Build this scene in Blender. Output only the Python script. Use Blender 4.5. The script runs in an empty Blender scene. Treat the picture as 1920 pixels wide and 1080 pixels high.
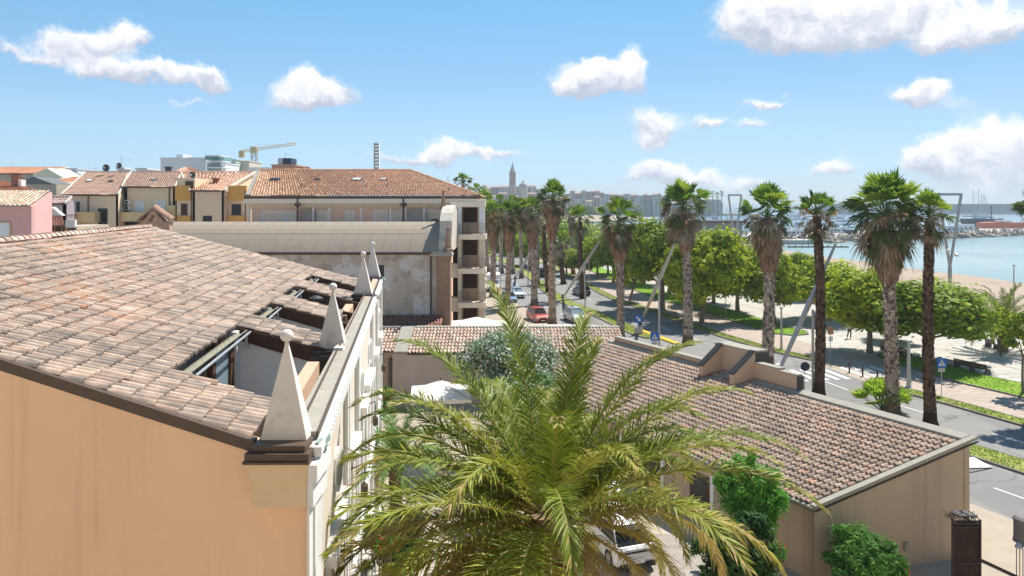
import bpy, bmesh, math, random
from math import sin, cos, pi, radians, sqrt, atan2, exp
from mathutils import Vector, Matrix, noise
sc = bpy.context.scene
# ---------------------------------------------------------------- camera
HZ, F, H = 382.0, 1280.0, 15.0          # horizon row, focal length in pixels of a 1920 frame, eye height
cam_d = bpy.data.cameras.new("camera"); cam = bpy.data.objects.new("camera", cam_d)
sc.collection.objects.link(cam); sc.camera = cam
cam.location = (0, 0, H); cam.rotation_euler = (radians(90), 0, 0)
cam_d.sensor_width = 36; cam_d.lens = 36 * F / 1920; cam_d.shift_y = -(540 - HZ) / 1920
cam_d.clip_start = 0.1; cam_d.clip_end = 60000
# ---------------------------------------------------------------- light
SUN = Vector((0.62, 0.60, 0)).normalized(); ELEV = radians(56)
sun_d = bpy.data.lights.new("sun", 'SUN'); sun = bpy.data.objects.new("sun", sun_d); sc.collection.objects.link(sun)
sun_d.energy = 4.0; sun_d.angle = radians(0.5); sun_d.color = (1, 0.955, 0.88)
sv = Vector((SUN.x * cos(ELEV), SUN.y * cos(ELEV), sin(ELEV)))
sun.rotation_euler = sv.to_track_quat('Z', 'Y').to_euler(); sun.location = (0, 0, 60)
sc.view_settings.view_transform = 'Standard'; sc.view_settings.look = 'None'
sc.view_settings.exposure = 0.78; sc.view_settings.gamma = 1.0; sc.view_settings.use_curve_mapping = False
sc.cycles.max_bounces = 6; sc.cycles.transparent_max_bounces = 8; sc.cycles.diffuse_bounces = 3
sc.cycles.volume_bounces = 0
world = bpy.data.worlds.new("World"); sc.world = world; world.use_nodes = True
try: world.cycles.sampling_method = 'MANUAL'; world.cycles.sample_map_resolution = 512
except Exception: pass

class NT:
    """tiny node helper"""
    def __init__(s, tree): s.t = tree; s.t.nodes.clear()
    def n(s, kind, **kw):
        nd = s.t.nodes.new(kind)
        for k, v in kw.items(): setattr(nd, k, v)
        return nd
    def set(s, nd, key, v):
        i = nd.inputs[key]
        if hasattr(v, 'node') or isinstance(v, bpy.types.NodeSocket): s.t.links.new(v, i)
        else: i.default_value = v
    def math(s, op, a, b=None, c=None, clamp=False):
        m = s.n('ShaderNodeMath', operation=op); m.use_clamp = clamp; s.set(m, 0, a)
        if b is not None: s.set(m, 1, b)
        if c is not None: s.set(m, 2, c)
        return m.outputs[0]
    def vmath(s, op, a, b=None, out=0):
        m = s.n('ShaderNodeVectorMath', operation=op); s.set(m, 0, a)
        if b is not None: s.set(m, 'Scale' if op == 'SCALE' else 1, b)
        return m.outputs[out]
    def mix(s, f, a, b, mode='MIX'):
        m = s.n('ShaderNodeMix', data_type='RGBA', blend_type=mode); m.clamp_factor = True
        s.set(m, 0, f); s.set(m, 6, a); s.set(m, 7, b); return m.outputs[2]
    def noise(s, vec, scale, detail=4, rough=0.55, dist=0.0, out=0):
        m = s.n('ShaderNodeTexNoise'); s.set(m, 'Vector', vec); s.set(m, 'Scale', scale); s.set(m, 'Detail', detail)
        s.set(m, 'Roughness', rough); s.set(m, 'Distortion', dist); return m.outputs[out]
    def smooth(s, v, lo, hi, a=0.0, b=1.0):
        m = s.n('ShaderNodeMapRange', interpolation_type='SMOOTHSTEP'); s.set(m, 0, v); s.set(m, 1, lo); s.set(m, 2, hi); s.set(m, 3, a); s.set(m, 4, b)
        return m.outputs[0]
def c4(c, a=1.0): return (c[0], c[1], c[2], a)

def build_sky():
    T = NT(world.node_tree)
    sky = T.n('ShaderNodeTexSky', sky_type='NISHITA'); sky.sun_disc = False
    sky.sun_elevation = ELEV; sky.sun_rotation = atan2(SUN.x, SUN.y); sky.altitude = 0; sky.air_density = 1.0; sky.dust_density = 0.1; sky.ozone_density = 1.0
    tc = T.n('ShaderNodeTexCoord'); d = T.vmath('NORMALIZE', tc.outputs['Generated'])
    sp = T.n('ShaderNodeSeparateXYZ'); T.set(sp, 0, d); x, y, z = sp.outputs
    # azimuth and tangent of elevation: an even map of the sky above the horizon
    hyp = T.math('SQRT', T.math('ADD', T.math('MULTIPLY', x, x), T.math('MULTIPLY', y, y)))
    az = T.math('ARCTAN2', x, y); el = T.math('DIVIDE', z, T.math('MAXIMUM', hyp, 0.05))
    cb = T.n('ShaderNodeCombineXYZ'); T.set(cb, 0, az); T.set(cb, 1, el); T.set(cb, 2, 0.0); uv = cb.outputs[0]
    w1 = T.noise(uv, 9.0, 5, 0.6, 0.0, 1)
    w2 = T.noise(uv, 34.0, 4, 0.6, 0.0, 1)
    wv = T.vmath('ADD', T.vmath('SCALE', T.vmath('SUBTRACT', w1, (0.5, 0.5, 0.5)), 0.085), T.vmath('SCALE', T.vmath('SUBTRACT', w2, (0.5, 0.5, 0.5)), 0.028))
    uvw = T.vmath('ADD', uv, wv)
    s2 = T.n('ShaderNodeSeparateXYZ'); T.set(s2, 0, uvw); U, V = s2.outputs[0], s2.outputs[1]
    def A(px, py):
        a = math.atan((px - 960) / F); e = (HZ - py) / F * cos(a); return a, e
    # (px, py, rx, ry, strength) cumulus clouds
    blobs = [(1430,45,85,60,1.25),(1570,36,120,66,1.25),(1690,30,60,34,.75),(1850,45,95,56,1.15),(1600,0,170,40,.9),(1780,70,70,26,.7),(1500,80,90,36,.9),
             (1130,150,70,38,1.15),(1085,155,50,30,1.0),(1178,128,36,36,.95),(1228,235,48,34,1.0),(1215,268,32,24,.6),
             (1718,178,58,30,1.15),(590,180,60,38,1.15),(566,197,44,22,.8),(630,190,36,24,.55),
             (235,66,48,32,1.1),(160,82,78,30,.85),(200,130,64,24,.95),(290,142,62,22,.8),(380,150,48,24,1.0),(50,94,80,14,.6),
             (1880,270,90,44,1.3),(1800,300,100,34,1.2),(1900,330,130,40,1.1),(1750,308,48,22,.9),(1560,322,42,22,.85),
             (1255,330,66,22,.75),(1395,342,46,18,.75),(835,290,48,20,.85),(925,288,70,13,.62),(740,296,60,12,.58),(1328,238,36,16,.56),(1415,238,44,11,.52),(1435,206,50,12,.50),(1790,200,40,14,.4),(350,190,40,10,.45),(1235,326,44,20,.7),(1330,322,32,16,.6),
             (1850,370,60,16,.6),(1440,205,36,10,.35)]
    blobs += [(-500,80,200,60,1.0),(-900,200,160,50,1.0),(2300,120,260,90,1.1),(2700,250,200,60,1.0),(960,-400,240,90,1.0),(200,-300,200,70,.9),(1700,-350,260,90,1.0)]
    acc = None; top = None
    for (px, py, rx, ry, k) in blobs:
        a, e = A(px, py); ax = rx / F * cos(a) ** 2; ey = ry / F * cos(a)
        du = T.math('DIVIDE', T.math('SUBTRACT', U, a), ax); dv = T.math('DIVIDE', T.math('SUBTRACT', V, e), ey)
        dvn = T.math('MULTIPLY', T.math('MINIMUM', dv, 0.0), 0.45)            # flatter base
        r2 = T.math('ADD', T.math('MULTIPLY', du, du), T.math('MULTIPLY', T.math('ADD', dv, dvn), T.math('ADD', dv, dvn)))
        g = T.math('MULTIPLY', T.math('EXPONENT', T.math('MULTIPLY', r2, -1.0)), k)
        acc = g if acc is None else T.math('ADD', acc, g)
        h = T.math('MULTIPLY', g, dv); top = h if top is None else T.math('ADD', top, h)
    hi = T.noise(uvw, 30.0, 8, 0.66)
    dens = T.math('ADD', acc, T.math('MULTIPLY', T.math('SUBTRACT', hi, 0.5), 1.0))
    cover = T.smooth(dens, 0.36, 0.60)
    wisp = T.math('MULTIPLY', T.smooth(T.math('ADD', acc, T.math('MULTIPLY', T.math('SUBTRACT', hi, 0.5), 0.7)), 0.14, 0.55), 0.62)
    cover = T.math('MAXIMUM', cover, wisp)
    cover = T.math('MULTIPLY', cover, T.smooth(el, 0.0, 0.02))
    rel = T.math('DIVIDE', top, T.math('MAXIMUM', acc, 0.05))
    billow = T.noise(uvw, 34.0, 7, 0.62)
    light = T.math('ADD', T.math('MULTIPLY', rel, 0.75), T.math('MULTIPLY', T.math('SUBTRACT', billow, 0.5), 1.7))
    lit = T.smooth(light, -0.55, 0.55)
    ccol = T.mix(lit, (3.3, 3.65, 4.5, 1), (6.8, 6.8, 6.9, 1))
    base = T.mix(T.smooth(el, 0.0, 0.13), (.44, .60, .93, 1), (.62, .74, .84, 1)); base = T.mix(T.smooth(el, 0.12, 0.32), base, (.57, .88, .92, 1))
    sidek = T.smooth(az, -0.7, 0.8, 1.08, 0.80); kc = T.n('ShaderNodeCombineColor'); [T.set(kc, i, sidek) for i in range(3)]; base = T.mix(1.0, base, kc.outputs[0], 'MULTIPLY')
    skyc = T.mix(1.0, sky.outputs[0], base, 'MULTIPLY')
    col = T.mix(cover, skyc, ccol)
    bg = T.n('ShaderNodeBackground'); T.set(bg, 0, col); T.set(bg, 1, 0.097)
    out = T.n('ShaderNodeOutputWorld'); T.t.links.new(bg.outputs[0], out.inputs[0])
build_sky()

# ---------------------------------------------------------------- picture to place
def P(px, py, Y): return Vector(((px - 960) / F * Y, Y, H - (py - HZ) / F * Y))
def G(px, py, z=0.0):
    Y = (H - z) * F / (py - HZ); return Vector(((px - 960) / F * Y, Y, z))

# ---------------------------------------------------------------- materials
MATS = {}
def mat(name, col, rough=0.8, var=0.0, vscale=1.0, spec=0.3, metal=0.0, attr=False, bump=0.0, bscale=20.0, trans=0.0, stain=None, sscale=0.3, sstr=0.5, stretch=(1,1,1), emit=None, alpha=None, coat=0.0, drip=0.0, joint=0.0):
    if name in MATS: return MATS[name]
    m = bpy.data.materials.new(name); m.use_nodes = True; T = NT(m.node_tree)
    b = T.n('ShaderNodeBsdfPrincipled'); out = T.n('ShaderNodeOutputMaterial')
    T.set(b, 'Roughness', rough); T.set(b, 'Metallic', metal); T.set(b, 'Specular IOR Level', spec); T.set(b, 'Coat Weight', coat)
    geo = T.n('ShaderNodeNewGeometry').outputs['Position']
    vec = T.vmath('MULTIPLY', geo, stretch) if stretch != (1,1,1) else geo
    c = c4(col)
    if attr:
        a = T.n('ShaderNodeAttribute', attribute_name='col'); c = T.mix(1.0, a.outputs['Color'], c4(col), 'MULTIPLY')
    if var:
        nz = T.noise(vec, vscale, 5, 0.6)
        k = T.math('MULTIPLY_ADD', T.math('SUBTRACT', nz, 0.5), 2 * var * 1.6, 1.0)
        kk = T.n('ShaderNodeCombineColor'); [T.set(kk, i, k) for i in range(3)]
        c = T.mix(1.0, c, kk.outputs[0], 'MULTIPLY')
    if stain:
        nz = T.noise(vec, sscale, 6, 0.65); f = T.math('MULTIPLY', T.smooth(nz, 0.5, 0.68), sstr); c = T.mix(f, c, c4(stain))
    if joint:
        bk = T.n('ShaderNodeTexBrick'); T.set(bk, 'Vector', geo); T.set(bk, 'Scale', 1.0); T.set(bk, 'Brick Width', joint); T.set(bk, 'Row Height', joint*.5); T.set(bk, 'Mortar Size', joint*.022); T.set(bk, 'Color1', (1,1,1,1)); T.set(bk, 'Color2', (.88,.87,.86,1)); T.set(bk, 'Mortar', (.62,.60,.57,1)); c = T.mix(1.0, c, bk.outputs[0], 'MULTIPLY')
    if drip:
        nz = T.noise(T.vmath('MULTIPLY', geo, (2.6, 2.6, .12)), 1.0, 5, .6); c = T.mix(T.math('MULTIPLY', T.smooth(nz, .50, .70), drip), c, T.mix(1.0, c, (.66,.60,.54,1), 'MULTIPLY'))
        nz = T.noise(T.vmath('MULTIPLY', geo, (1, 1, .8)), .9, 7, .72, 1.2); c = T.mix(T.math('MULTIPLY', T.smooth(nz, .575, .60), drip*.5), c, T.mix(1.0, c, (1.12,1.12,1.12,1), 'MULTIPLY'))
    if isinstance(c, tuple): b.inputs['Base Color'].default_value = c
    else: T.set(b, 'Base Color', c)
    if bump:
        bp = T.n('ShaderNodeBump'); T.set(bp, 'Strength', bump); T.set(bp, 'Distance', 0.02); T.set(bp, 'Height', T.noise(vec, bscale, 4, 0.6)); T.set(b, 'Normal', bp.outputs[0])
    sh = b.outputs[0]
    if trans:
        tr = T.n('ShaderNodeBsdfTranslucent'); T.set(tr, 0, c); mx = T.n('ShaderNodeMixShader'); T.set(mx, 0, trans)
        T.t.links.new(sh, mx.inputs[1]); T.t.links.new(tr.outputs[0], mx.inputs[2]); sh = mx.outputs[0]
    T.t.links.new(sh, out.inputs[0]); m.use_backface_culling = False
    MATS[name] = m; return m

# ---------------------------------------------------------------- mesh builder
class MB:
    def __init__(s): s.v = []; s.f = []; s.c = []; s.m = []; s.cur = (1, 1, 1); s.mi = 0
    def face(s, pts, col=None):
        b = len(s.v); s.v.extend([tuple(p) for p in pts]); s.f.append(tuple(range(b, b + len(pts)))); s.c.append(col or s.cur); s.m.append(s.mi)
    def faces(s, vs, fs, col=None):
        b = len(s.v); s.v.extend([tuple(p) for p in vs])
        for f in fs: s.f.append(tuple(b + i for i in f)); s.c.append(col or s.cur); s.m.append(s.mi)
    def box(s, lo, hi, col=None):
        x0, y0, z0 = lo; x1, y1, z1 = hi
        s.faces([(x0,y0,z0),(x1,y0,z0),(x1,y1,z0),(x0,y1,z0),(x0,y0,z1),(x1,y0,z1),(x1,y1,z1),(x0,y1,z1)],
                [(0,3,2,1),(4,5,6,7),(0,1,5,4),(1,2,6,5),(2,3,7,6),(3,0,4,7)], col)
    def obox(s, o, u, v, w, col=None):
        """box from corner o along three vectors"""
        o, u, v, w = map(Vector, (o, u, v, w)); p = [o, o+u, o+u+v, o+v]; q = [a + w for a in p]
        if u.cross(v).dot(w) < 0: p, q = q, p
        s.faces(p + q, [(0,3,2,1),(4,5,6,7),(0,1,5,4),(1,2,6,5),(2,3,7,6),(3,0,4,7)], col)
    def cbox(s, c, d, sx, sy, sz, col=None):
        """box with base centre c, length direction d (xy)"""
        d = Vector((d[0], d[1], 0)).normalized(); n = Vector((-d.y, d.x, 0)); c = Vector(c)
        s.obox(c - d * sx / 2 - n * sy / 2, d * sx, n * sy, Vector((0, 0, sz)), col)
    def prism(s, poly, w, col=None):
        w = Vector(w); p = [Vector(a) for a in poly]; n = len(p); q = [a + w for a in p]
        nn = sum(((p[i]).cross(p[(i+1) % n]) for i in range(n)), Vector())
        if nn.dot(w) > 0: fs = [tuple(reversed(range(n))), tuple(range(n, 2*n))] + [(i, (i+1) % n, n + (i+1) % n, n + i) for i in range(n)]
        else: fs = [tuple(range(n)), tuple(reversed(range(n, 2*n)))] + [((i+1) % n, i, n + i, n + (i+1) % n) for i in range(n)]
        s.faces(p + q, fs, col)
    def tube(s, pts, r, n=8, col=None, cap=True):
        pts = [Vector(p) for p in pts]; rs = r if isinstance(r, (list, tuple)) else [r] * len(pts); vs = []; fs = []
        up = Vector((0, 0, 1))
        for i, p in enumerate(pts):
            d = (pts[min(i+1, len(pts)-1)] - pts[max(i-1, 0)]).normalized()
            a = d.cross(up if abs(d.z) < 0.95 else Vector((1, 0, 0))).normalized(); b = d.cross(a)
            for k in range(n): t = 2*pi*k/n; vs.append(p + (a*cos(t) + b*sin(t)) * rs[i])
        for i in range(len(pts)-1):
            for k in range(n): k2 = (k+1) % n; fs.append((i*n+k, i*n+k2, (i+1)*n+k2, (i+1)*n+k))
        if cap: fs.append(tuple(range(n))); fs.append(tuple(reversed(range((len(pts)-1)*n, len(pts)*n))))
        s.faces(vs, fs, col)
    def lathe(s, c, prof, n=16, col=None):
        c = Vector(c); s.tube([c + Vector((0, 0, z)) for r, z in prof], [max(r, 0.001) for r, z in prof], n, col)
    def sphere(s, c, r, n=12, m=8, col=None, sq=(1,1,1)):
        c = Vector(c); vs = []; fs = []
        for i in range(m+1):
            t = pi*i/m
            for k in range(n): a = 2*pi*k/n; vs.append(c + Vector((sin(t)*cos(a)*r*sq[0], sin(t)*sin(a)*r*sq[1], cos(t)*r*sq[2])))
        for i in range(m):
            for k in range(n): k2 = (k+1) % n; fs.append((i*n+k, (i+1)*n+k, (i+1)*n+k2, i*n+k2))
        s.faces(vs, fs, col)
    def build(s, name, material, parent=None, smooth=False, loc=None, bevel=0.0):
        off = Vector((0, 0, 0)); q = parent
        while q is not None: off += q.location; q = q.parent
        if loc is not None: off = off + Vector(loc)
        me = bpy.data.meshes.new(name)
        me.from_pydata([(a[0]-off.x, a[1]-off.y, a[2]-off.z) for a in s.v], [], s.f)
        if getattr(s, 'pc', None):
            at = me.attributes.new('col', 'FLOAT_COLOR', 'POINT'); flat = []; fc = {}
            for f, c in zip(s.f, s.c):
                for i in f: fc[i] = c
            for i in range(len(s.v)): c = s.pc.get(i) or fc.get(i, (1,1,1)); flat += [c[0], c[1], c[2], 1.0]
        else:
            at = me.attributes.new('col', 'FLOAT_COLOR', 'FACE'); flat = []
            for c in s.c: flat += [c[0], c[1], c[2], 1.0]
        at.data.foreach_set('color', flat)
        ms = material if isinstance(material, (list, tuple)) else [material]
        for m in ms: me.materials.append(m)
        if len(ms) > 1: me.polygons.foreach_set('material_index', s.m)
        if smooth or getattr(s, 'smooth', False): me.polygons.foreach_set('use_smooth', [True] * len(me.polygons))
        me.update()
        o = bpy.data.objects.new(name, me); sc.collection.objects.link(o); o.parent = parent
        if loc is not None: o.location = loc
        if bevel:
            bv = o.modifiers.new('edge', 'BEVEL'); bv.width = bevel; bv.segments = 2; bv.limit_method = 'ANGLE'; bv.angle_limit = radians(35)
            wd = o.modifiers.new('weld', 'WELD'); wd.merge_threshold = 0.0005; o.modifiers.move(1, 0)
        return o
def split_build(mb, name, material, parent):
    """each separate piece of the builder becomes a mesh of its own"""
    par = list(range(len(mb.v)))
    def find(a):
        while par[a] != a: par[a] = par[par[a]]; a = par[a]
        return a
    for f in mb.f:
        for i in f[1:]: par[find(i)] = find(f[0])
    groups = {}
    for fi, f in enumerate(mb.f): groups.setdefault(find(f[0]), []).append(fi)
    out = []
    for fis in groups.values():
        q = MB(); mp = {}
        for fi in fis:
            g = []
            for i in mb.f[fi]:
                if i not in mp: mp[i] = len(q.v); q.v.append(mb.v[i])
                g.append(mp[i])
            q.f.append(tuple(g)); q.c.append(mb.c[fi]); q.m.append(0)
        out.append(q.build(name, material, parent))
    return out
def tag(o, label, cat, group=None, kind=None):
    if label: o['label'] = label
    if cat: o['category'] = cat
    if group: o['group'] = group
    if kind: o['kind'] = kind
    return o
def thing(name, label, cat, loc=(0,0,0), group=None):
    o = bpy.data.objects.new(name, None); sc.collection.objects.link(o); o.location = loc; o.empty_display_size = 0.2
    return tag(o, label, cat, group)
def struct(o): o['kind'] = 'structure'; return o
def dup(root, loc, rotz=0.0, label=None, scale=1.0):
    r = root.copy(); sc.collection.objects.link(r); r.location = loc; r.rotation_euler = (0, 0, rotz); r.scale = (scale,)*3 if not isinstance(scale, tuple) else scale
    if label: r['label'] = label
    for ch in list(root.children):
        c = ch.copy(); sc.collection.objects.link(c); c.parent = r
        for g in list(ch.children):
            d = g.copy(); sc.collection.objects.link(d); d.parent = c
    return r
R = random.Random(7)
def lerp(a, b, t): return a + (b - a) * t
def jit(c, a, rr=R): k = 1 + rr.uniform(-a, a); return (c[0]*k, c[1]*k, c[2]*k)

# ---------------------------------------------------------------- tiled roofs
def tiles(mb, A, B, C, D, nu, nv, palette, holes=(), h=0.05, lift=0.035, seg=4, seed=1, keep=None, blot=0.35, streak=0.5, sort=False, tone=0.0):
    """barrel tiles on the quad A(eave near) B(ridge near) C(ridge far) D(eave far); real relief, colours blend along each tile"""
    rr = random.Random(seed); A, B, C, D = map(Vector, (A, B, C, D)); mb.pc = getattr(mb, 'pc', {})
    def pt(u, v): return A*(1-u)*(1-v) + D*u*(1-v) + C*u*v + B*(1-u)*v
    n = (D - A).cross(B - A).normalized()
    if n.z < 0: n = -n
    prof = [(t / seg * 0.72, sin(pi * t / seg) * h) for t in range(seg + 1)] + [(0.86, -0.3 * h), (1.0, 0.0)]
    m = len(prof); off = [rr.uniform(-.15, .15) / nv for _ in range(4)]
    for i in range(nu):
        for j in range(nv):
            u0 = i / nu; v0 = j / nv; v1 = min((j + 1.08) / nv, 1.0); um, vm = (i + .5) / nu, (j + .5) / nv
            if any(a < um < b and c < vm < d for (a, b, c, d) in holes): continue
            if keep and not keep(pt(um, vm)): continue
            slip = rr.random() < .03; rz = rr.uniform(-.006, .006) + (.02 if slip else 0); rl = lift * rr.uniform(.7, 1.3); dv = (rr.uniform(-.05, .05) - (.22 if slip else 0)) / nv; sk = rr.uniform(-.10, .10) / nu
            q = pt(um, vm); nz = noise.noise(q * 0.55) * blot + noise.noise(q * 2.3) * blot * .5; k = 1 + nz
            zone = .46 + .42 * noise.noise(q * .28 + Vector((seed, 0, 0))) + tone * (vm - .45)
            def pick():
                w = min(.999, max(0, zone * .55 + rr.random() * .75 - .15)); return palette[int(w * len(palette))] if sort else rr.choice(palette)
            c0 = pick(); c1 = c0 if rr.random() > streak else pick(); c2 = c0 if rr.random() > streak else pick()
            ks = [k * (1 + rr.uniform(-.12, .12)) for _ in range(3)]; cs = [tuple(x * kk for x in c) for c, kk in zip((c0, c1, c2), ks)]
            lo = []; hi = []
            for (a, z) in prof:
                u = u0 + a / nu; lo.append(pt(u + sk, v0 + dv) + n * (z + rl + rz)); hi.append(pt(u + rz / nu, v1) + n * (z * .85 + rz))
            b = len(mb.v); mid = [x.lerp(y, .5) for x, y in zip(lo, hi)]; low = [p - n * (rl + .02) for p in lo]
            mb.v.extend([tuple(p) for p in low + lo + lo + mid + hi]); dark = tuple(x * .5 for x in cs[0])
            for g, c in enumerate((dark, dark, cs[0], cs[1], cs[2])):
                for x in range(m): kk = .72 if x >= m - 2 else 1.0; mb.pc[b + g*m + x] = (c[0]*kk, c[1]*kk, c[2]*kk)  # painted shade: lower lip and valleys get a darker tile colour
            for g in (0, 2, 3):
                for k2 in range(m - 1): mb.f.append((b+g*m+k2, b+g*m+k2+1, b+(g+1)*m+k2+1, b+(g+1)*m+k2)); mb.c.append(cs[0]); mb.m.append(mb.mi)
    mb.smooth = True
    return mb
def ridge_caps(mb, a, b, n, r=0.13, palette=((.55,.40,.33),), seed=3, drop=0.02):
    rr = random.Random(seed); a, b = Vector(a), Vector(b); d = (b - a).normalized(); s = d.cross(Vector((0,0,1))).normalized()
    for i in range(n):
        p0 = a.lerp(b, i / n); p1 = a.lerp(b, (i + 1.12) / n); col = jit(rr.choice(palette), .15, rr); vs = []; m = 7
        for (p, rad, up) in ((p0, r * .72, -.01), (p0, r, 0.03), (p1, r * .85, 0.0)):
            for k in range(m): t = pi * k / (m - 1); vs.append(p + s * cos(t) * rad + Vector((0, 0, 1)) * (sin(t) * rad * .8 + up - drop))
        fs = []
        for g in range(2):
            for k in range(m - 1): fs.append((g*m+k, g*m+k+1, (g+1)*m+k+1, (g+1)*m+k))
        mb.faces(vs, fs, col)
# ================================================================ MATERIALS
M_tile = mat('clay_tile', (1,1,1), .85, .22, 9.0, attr=True, spec=.2, stain=(.17,.145,.12), sscale=1.1, sstr=.45)
M_tilefar = mat('clay_tile_far', (1,1,1), .85, .15, 2.0, attr=True, spec=.2)
M_gen = mat('painted', (1,1,1), .75, .06, 1.2, attr=True, spec=.3)
M_plain = mat('plain', (1,1,1), .6, .04, 2.0, attr=True, spec=.3)
M_orange = mat('orange_stucco', (.93,.62,.41), .92, .07, .55, spec=.15, bump=.25, bscale=60, stain=(.82,.54,.34), sscale=.5, sstr=.35, stretch=(1,1,.45), drip=.35)
M_cream = mat('cream_plaster', (.74,.65,.55), .85, .04, 1.0, spec=.2, drip=.4, stain=(.66,.58,.50), sscale=1.2, sstr=.3, stretch=(1,1,.3))
M_white = mat('white_plaster', (.80,.79,.77), .8, .04, 1.5, spec=.2, stain=(.6,.57,.53), sscale=2.0, sstr=.22)
M_obel = mat('weathered_white', (.74,.69,.64), .85, .06, 2.0, spec=.2, stain=(.50,.43,.37), sscale=3.5, sstr=.4, drip=.7)
M_slate = mat('dark_flashing', (.055,.05,.048), .5, .12, 4.0, spec=.4)
M_bronze = mat('brown_metal', (.10,.068,.05), .5, .1, 4.0, spec=.4)
M_cap = mat('cement_cap', (.40,.37,.31), .9, .12, 3.0, spec=.2, stain=(.24,.22,.19), sscale=9.0, sstr=.5, bump=.3, bscale=40)
M_verd = mat('green_copper', (.30,.37,.33), .7, .2, 6.0, spec=.3)
M_bstucco = mat('brown_stucco', (.56,.42,.29), .92, .05, .6, spec=.12, bump=.25, bscale=70, stain=(.40,.30,.22), sscale=.4, sstr=.35, drip=.5)
M_pstucco = mat('peach_stucco', (.62,.44,.31), .9, .06, .9, spec=.15, stain=(.48,.34,.25), sscale=.9, sstr=.3)
M_concrete = mat('concrete', (.46,.43,.38), .9, .1, 2.0, spec=.2)
M_dkwood = mat('dark_wood', (.09,.045,.025), .55, .2, 5.0, spec=.35)
M_metal = mat('galvanised_metal', (.47,.47,.47), .42, .06, 3.0, spec=.5, metal=.55)
M_grass = mat('lawn', (.20,.34,.035), .95, .30, .8, spec=.1, stain=(.25,.30,.06), sscale=.35, sstr=.5, bump=.6, bscale=14)
M_glassd = mat('dark_glass', (.022,.022,.024), .16, 0, 1, spec=.32)
M_glassb = mat('sky_glass', (.22,.30,.34), .08, .2, .6, spec=.6)
M_car = mat('car_paint', (1,1,1), .28, 0, 1, spec=.5, attr=True, coat=.6)
M_rubber = mat('tyre_rubber', (.02,.02,.02), .8)
M_canvas = mat('white_canvas', (.84,.81,.75), .8, .03, 1.0, spec=.2, trans=.15)
M_leafG = mat('leaf_green', (1,1,1), .6, .22, .5, attr=True, spec=.22, trans=.42)
M_frond = mat('frond_green', (1,1,1), .5, .15, 1.5, attr=True, spec=.3, trans=.22)
M_dead = mat('dead_leaf', (1,1,1), .8, .2, 1.5, attr=True, spec=.15, trans=.12)
M_bark = mat('bark', (1,1,1), .95, .3, 3.5, attr=True, spec=.1, bump=1.0, bscale=9)
M_rock = mat('rock', (.33,.30,.27), .9, .3, .6, spec=.2)

# ================================================================ GROUND
def poly_sheet(name, pts, z, material, label=None):
    mb = MB(); mb.face([(p[0], p[1], z) for p in pts]); o = mb.build(name, material); struct(o); return o
def offset(line, d):
    out = []
    for i, p in enumerate(line):
        a = Vector(line[max(i-1, 0)]); b = Vector(line[min(i+1, len(line)-1)]); t = Vector((b[0]-a[0], b[1]-a[1])).normalized(); out.append((p[0] + t.y*d, p[1] - t.x*d))
    return out
def strip(mb, l0, l1, z, col=None, z1=None):
    z1 = z if z1 is None else z1
    for i in range(len(l0)-1): mb.face([(l0[i][0], l0[i][1], z), (l1[i][0], l1[i][1], z1), (l1[i+1][0], l1[i+1][1], z1), (l0[i+1][0], l0[i+1][1], z)], col)
def xy(px, py, z=0): g = G(px, py, z); return (g.x, g.y)
def densify(line, step=1.5):
    """Catmull-Rom through the points"""
    P_ = [Vector(p) for p in line]; out = []
    for i in range(len(P_)-1):
        p0, p1, p2, p3 = P_[max(i-1,0)], P_[i], P_[i+1], P_[min(i+2, len(P_)-1)]; n = max(1, int((p2-p1).length/step))
        for k in range(n):
            t = k/n; q = 0.5*((2*p1)+(-p0+p2)*t+(2*p0-5*p1+4*p2-p3)*t*t+(-p0+3*p1-3*p2+p3)*t**3); out.append((q.x, q.y))
    out.append((P_[-1].x, P_[-1].y)); return out
# kerb between the far carriageway and the verge, near -> far
KB = densify([(47, 14), (40.5, 32)] + [xy(*p) for p in ((1920,801),(1776,760),(1650,725),(1518,678),(1429,655.6),(1318,622),(1229,589),(1140,559),(1085,529))] + [(10.5,150),(5.5,180),(-3,215),(-15,260),(-34,310),(-70,380)])
ROADW = 6.6; MEDW = 2.3
R0 = offset(KB, 0.0); R1 = offset(KB, -ROADW); R2 = offset(KB, -ROADW-MEDW); R3 = offset(KB, -ROADW*2-MEDW); R4 = offset(KB, -ROADW*2-MEDW-4.6)
V1 = offset(KB, 1.55); V2 = offset(KB, 7.1); V3 = offset(KB, 11.6)

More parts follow.
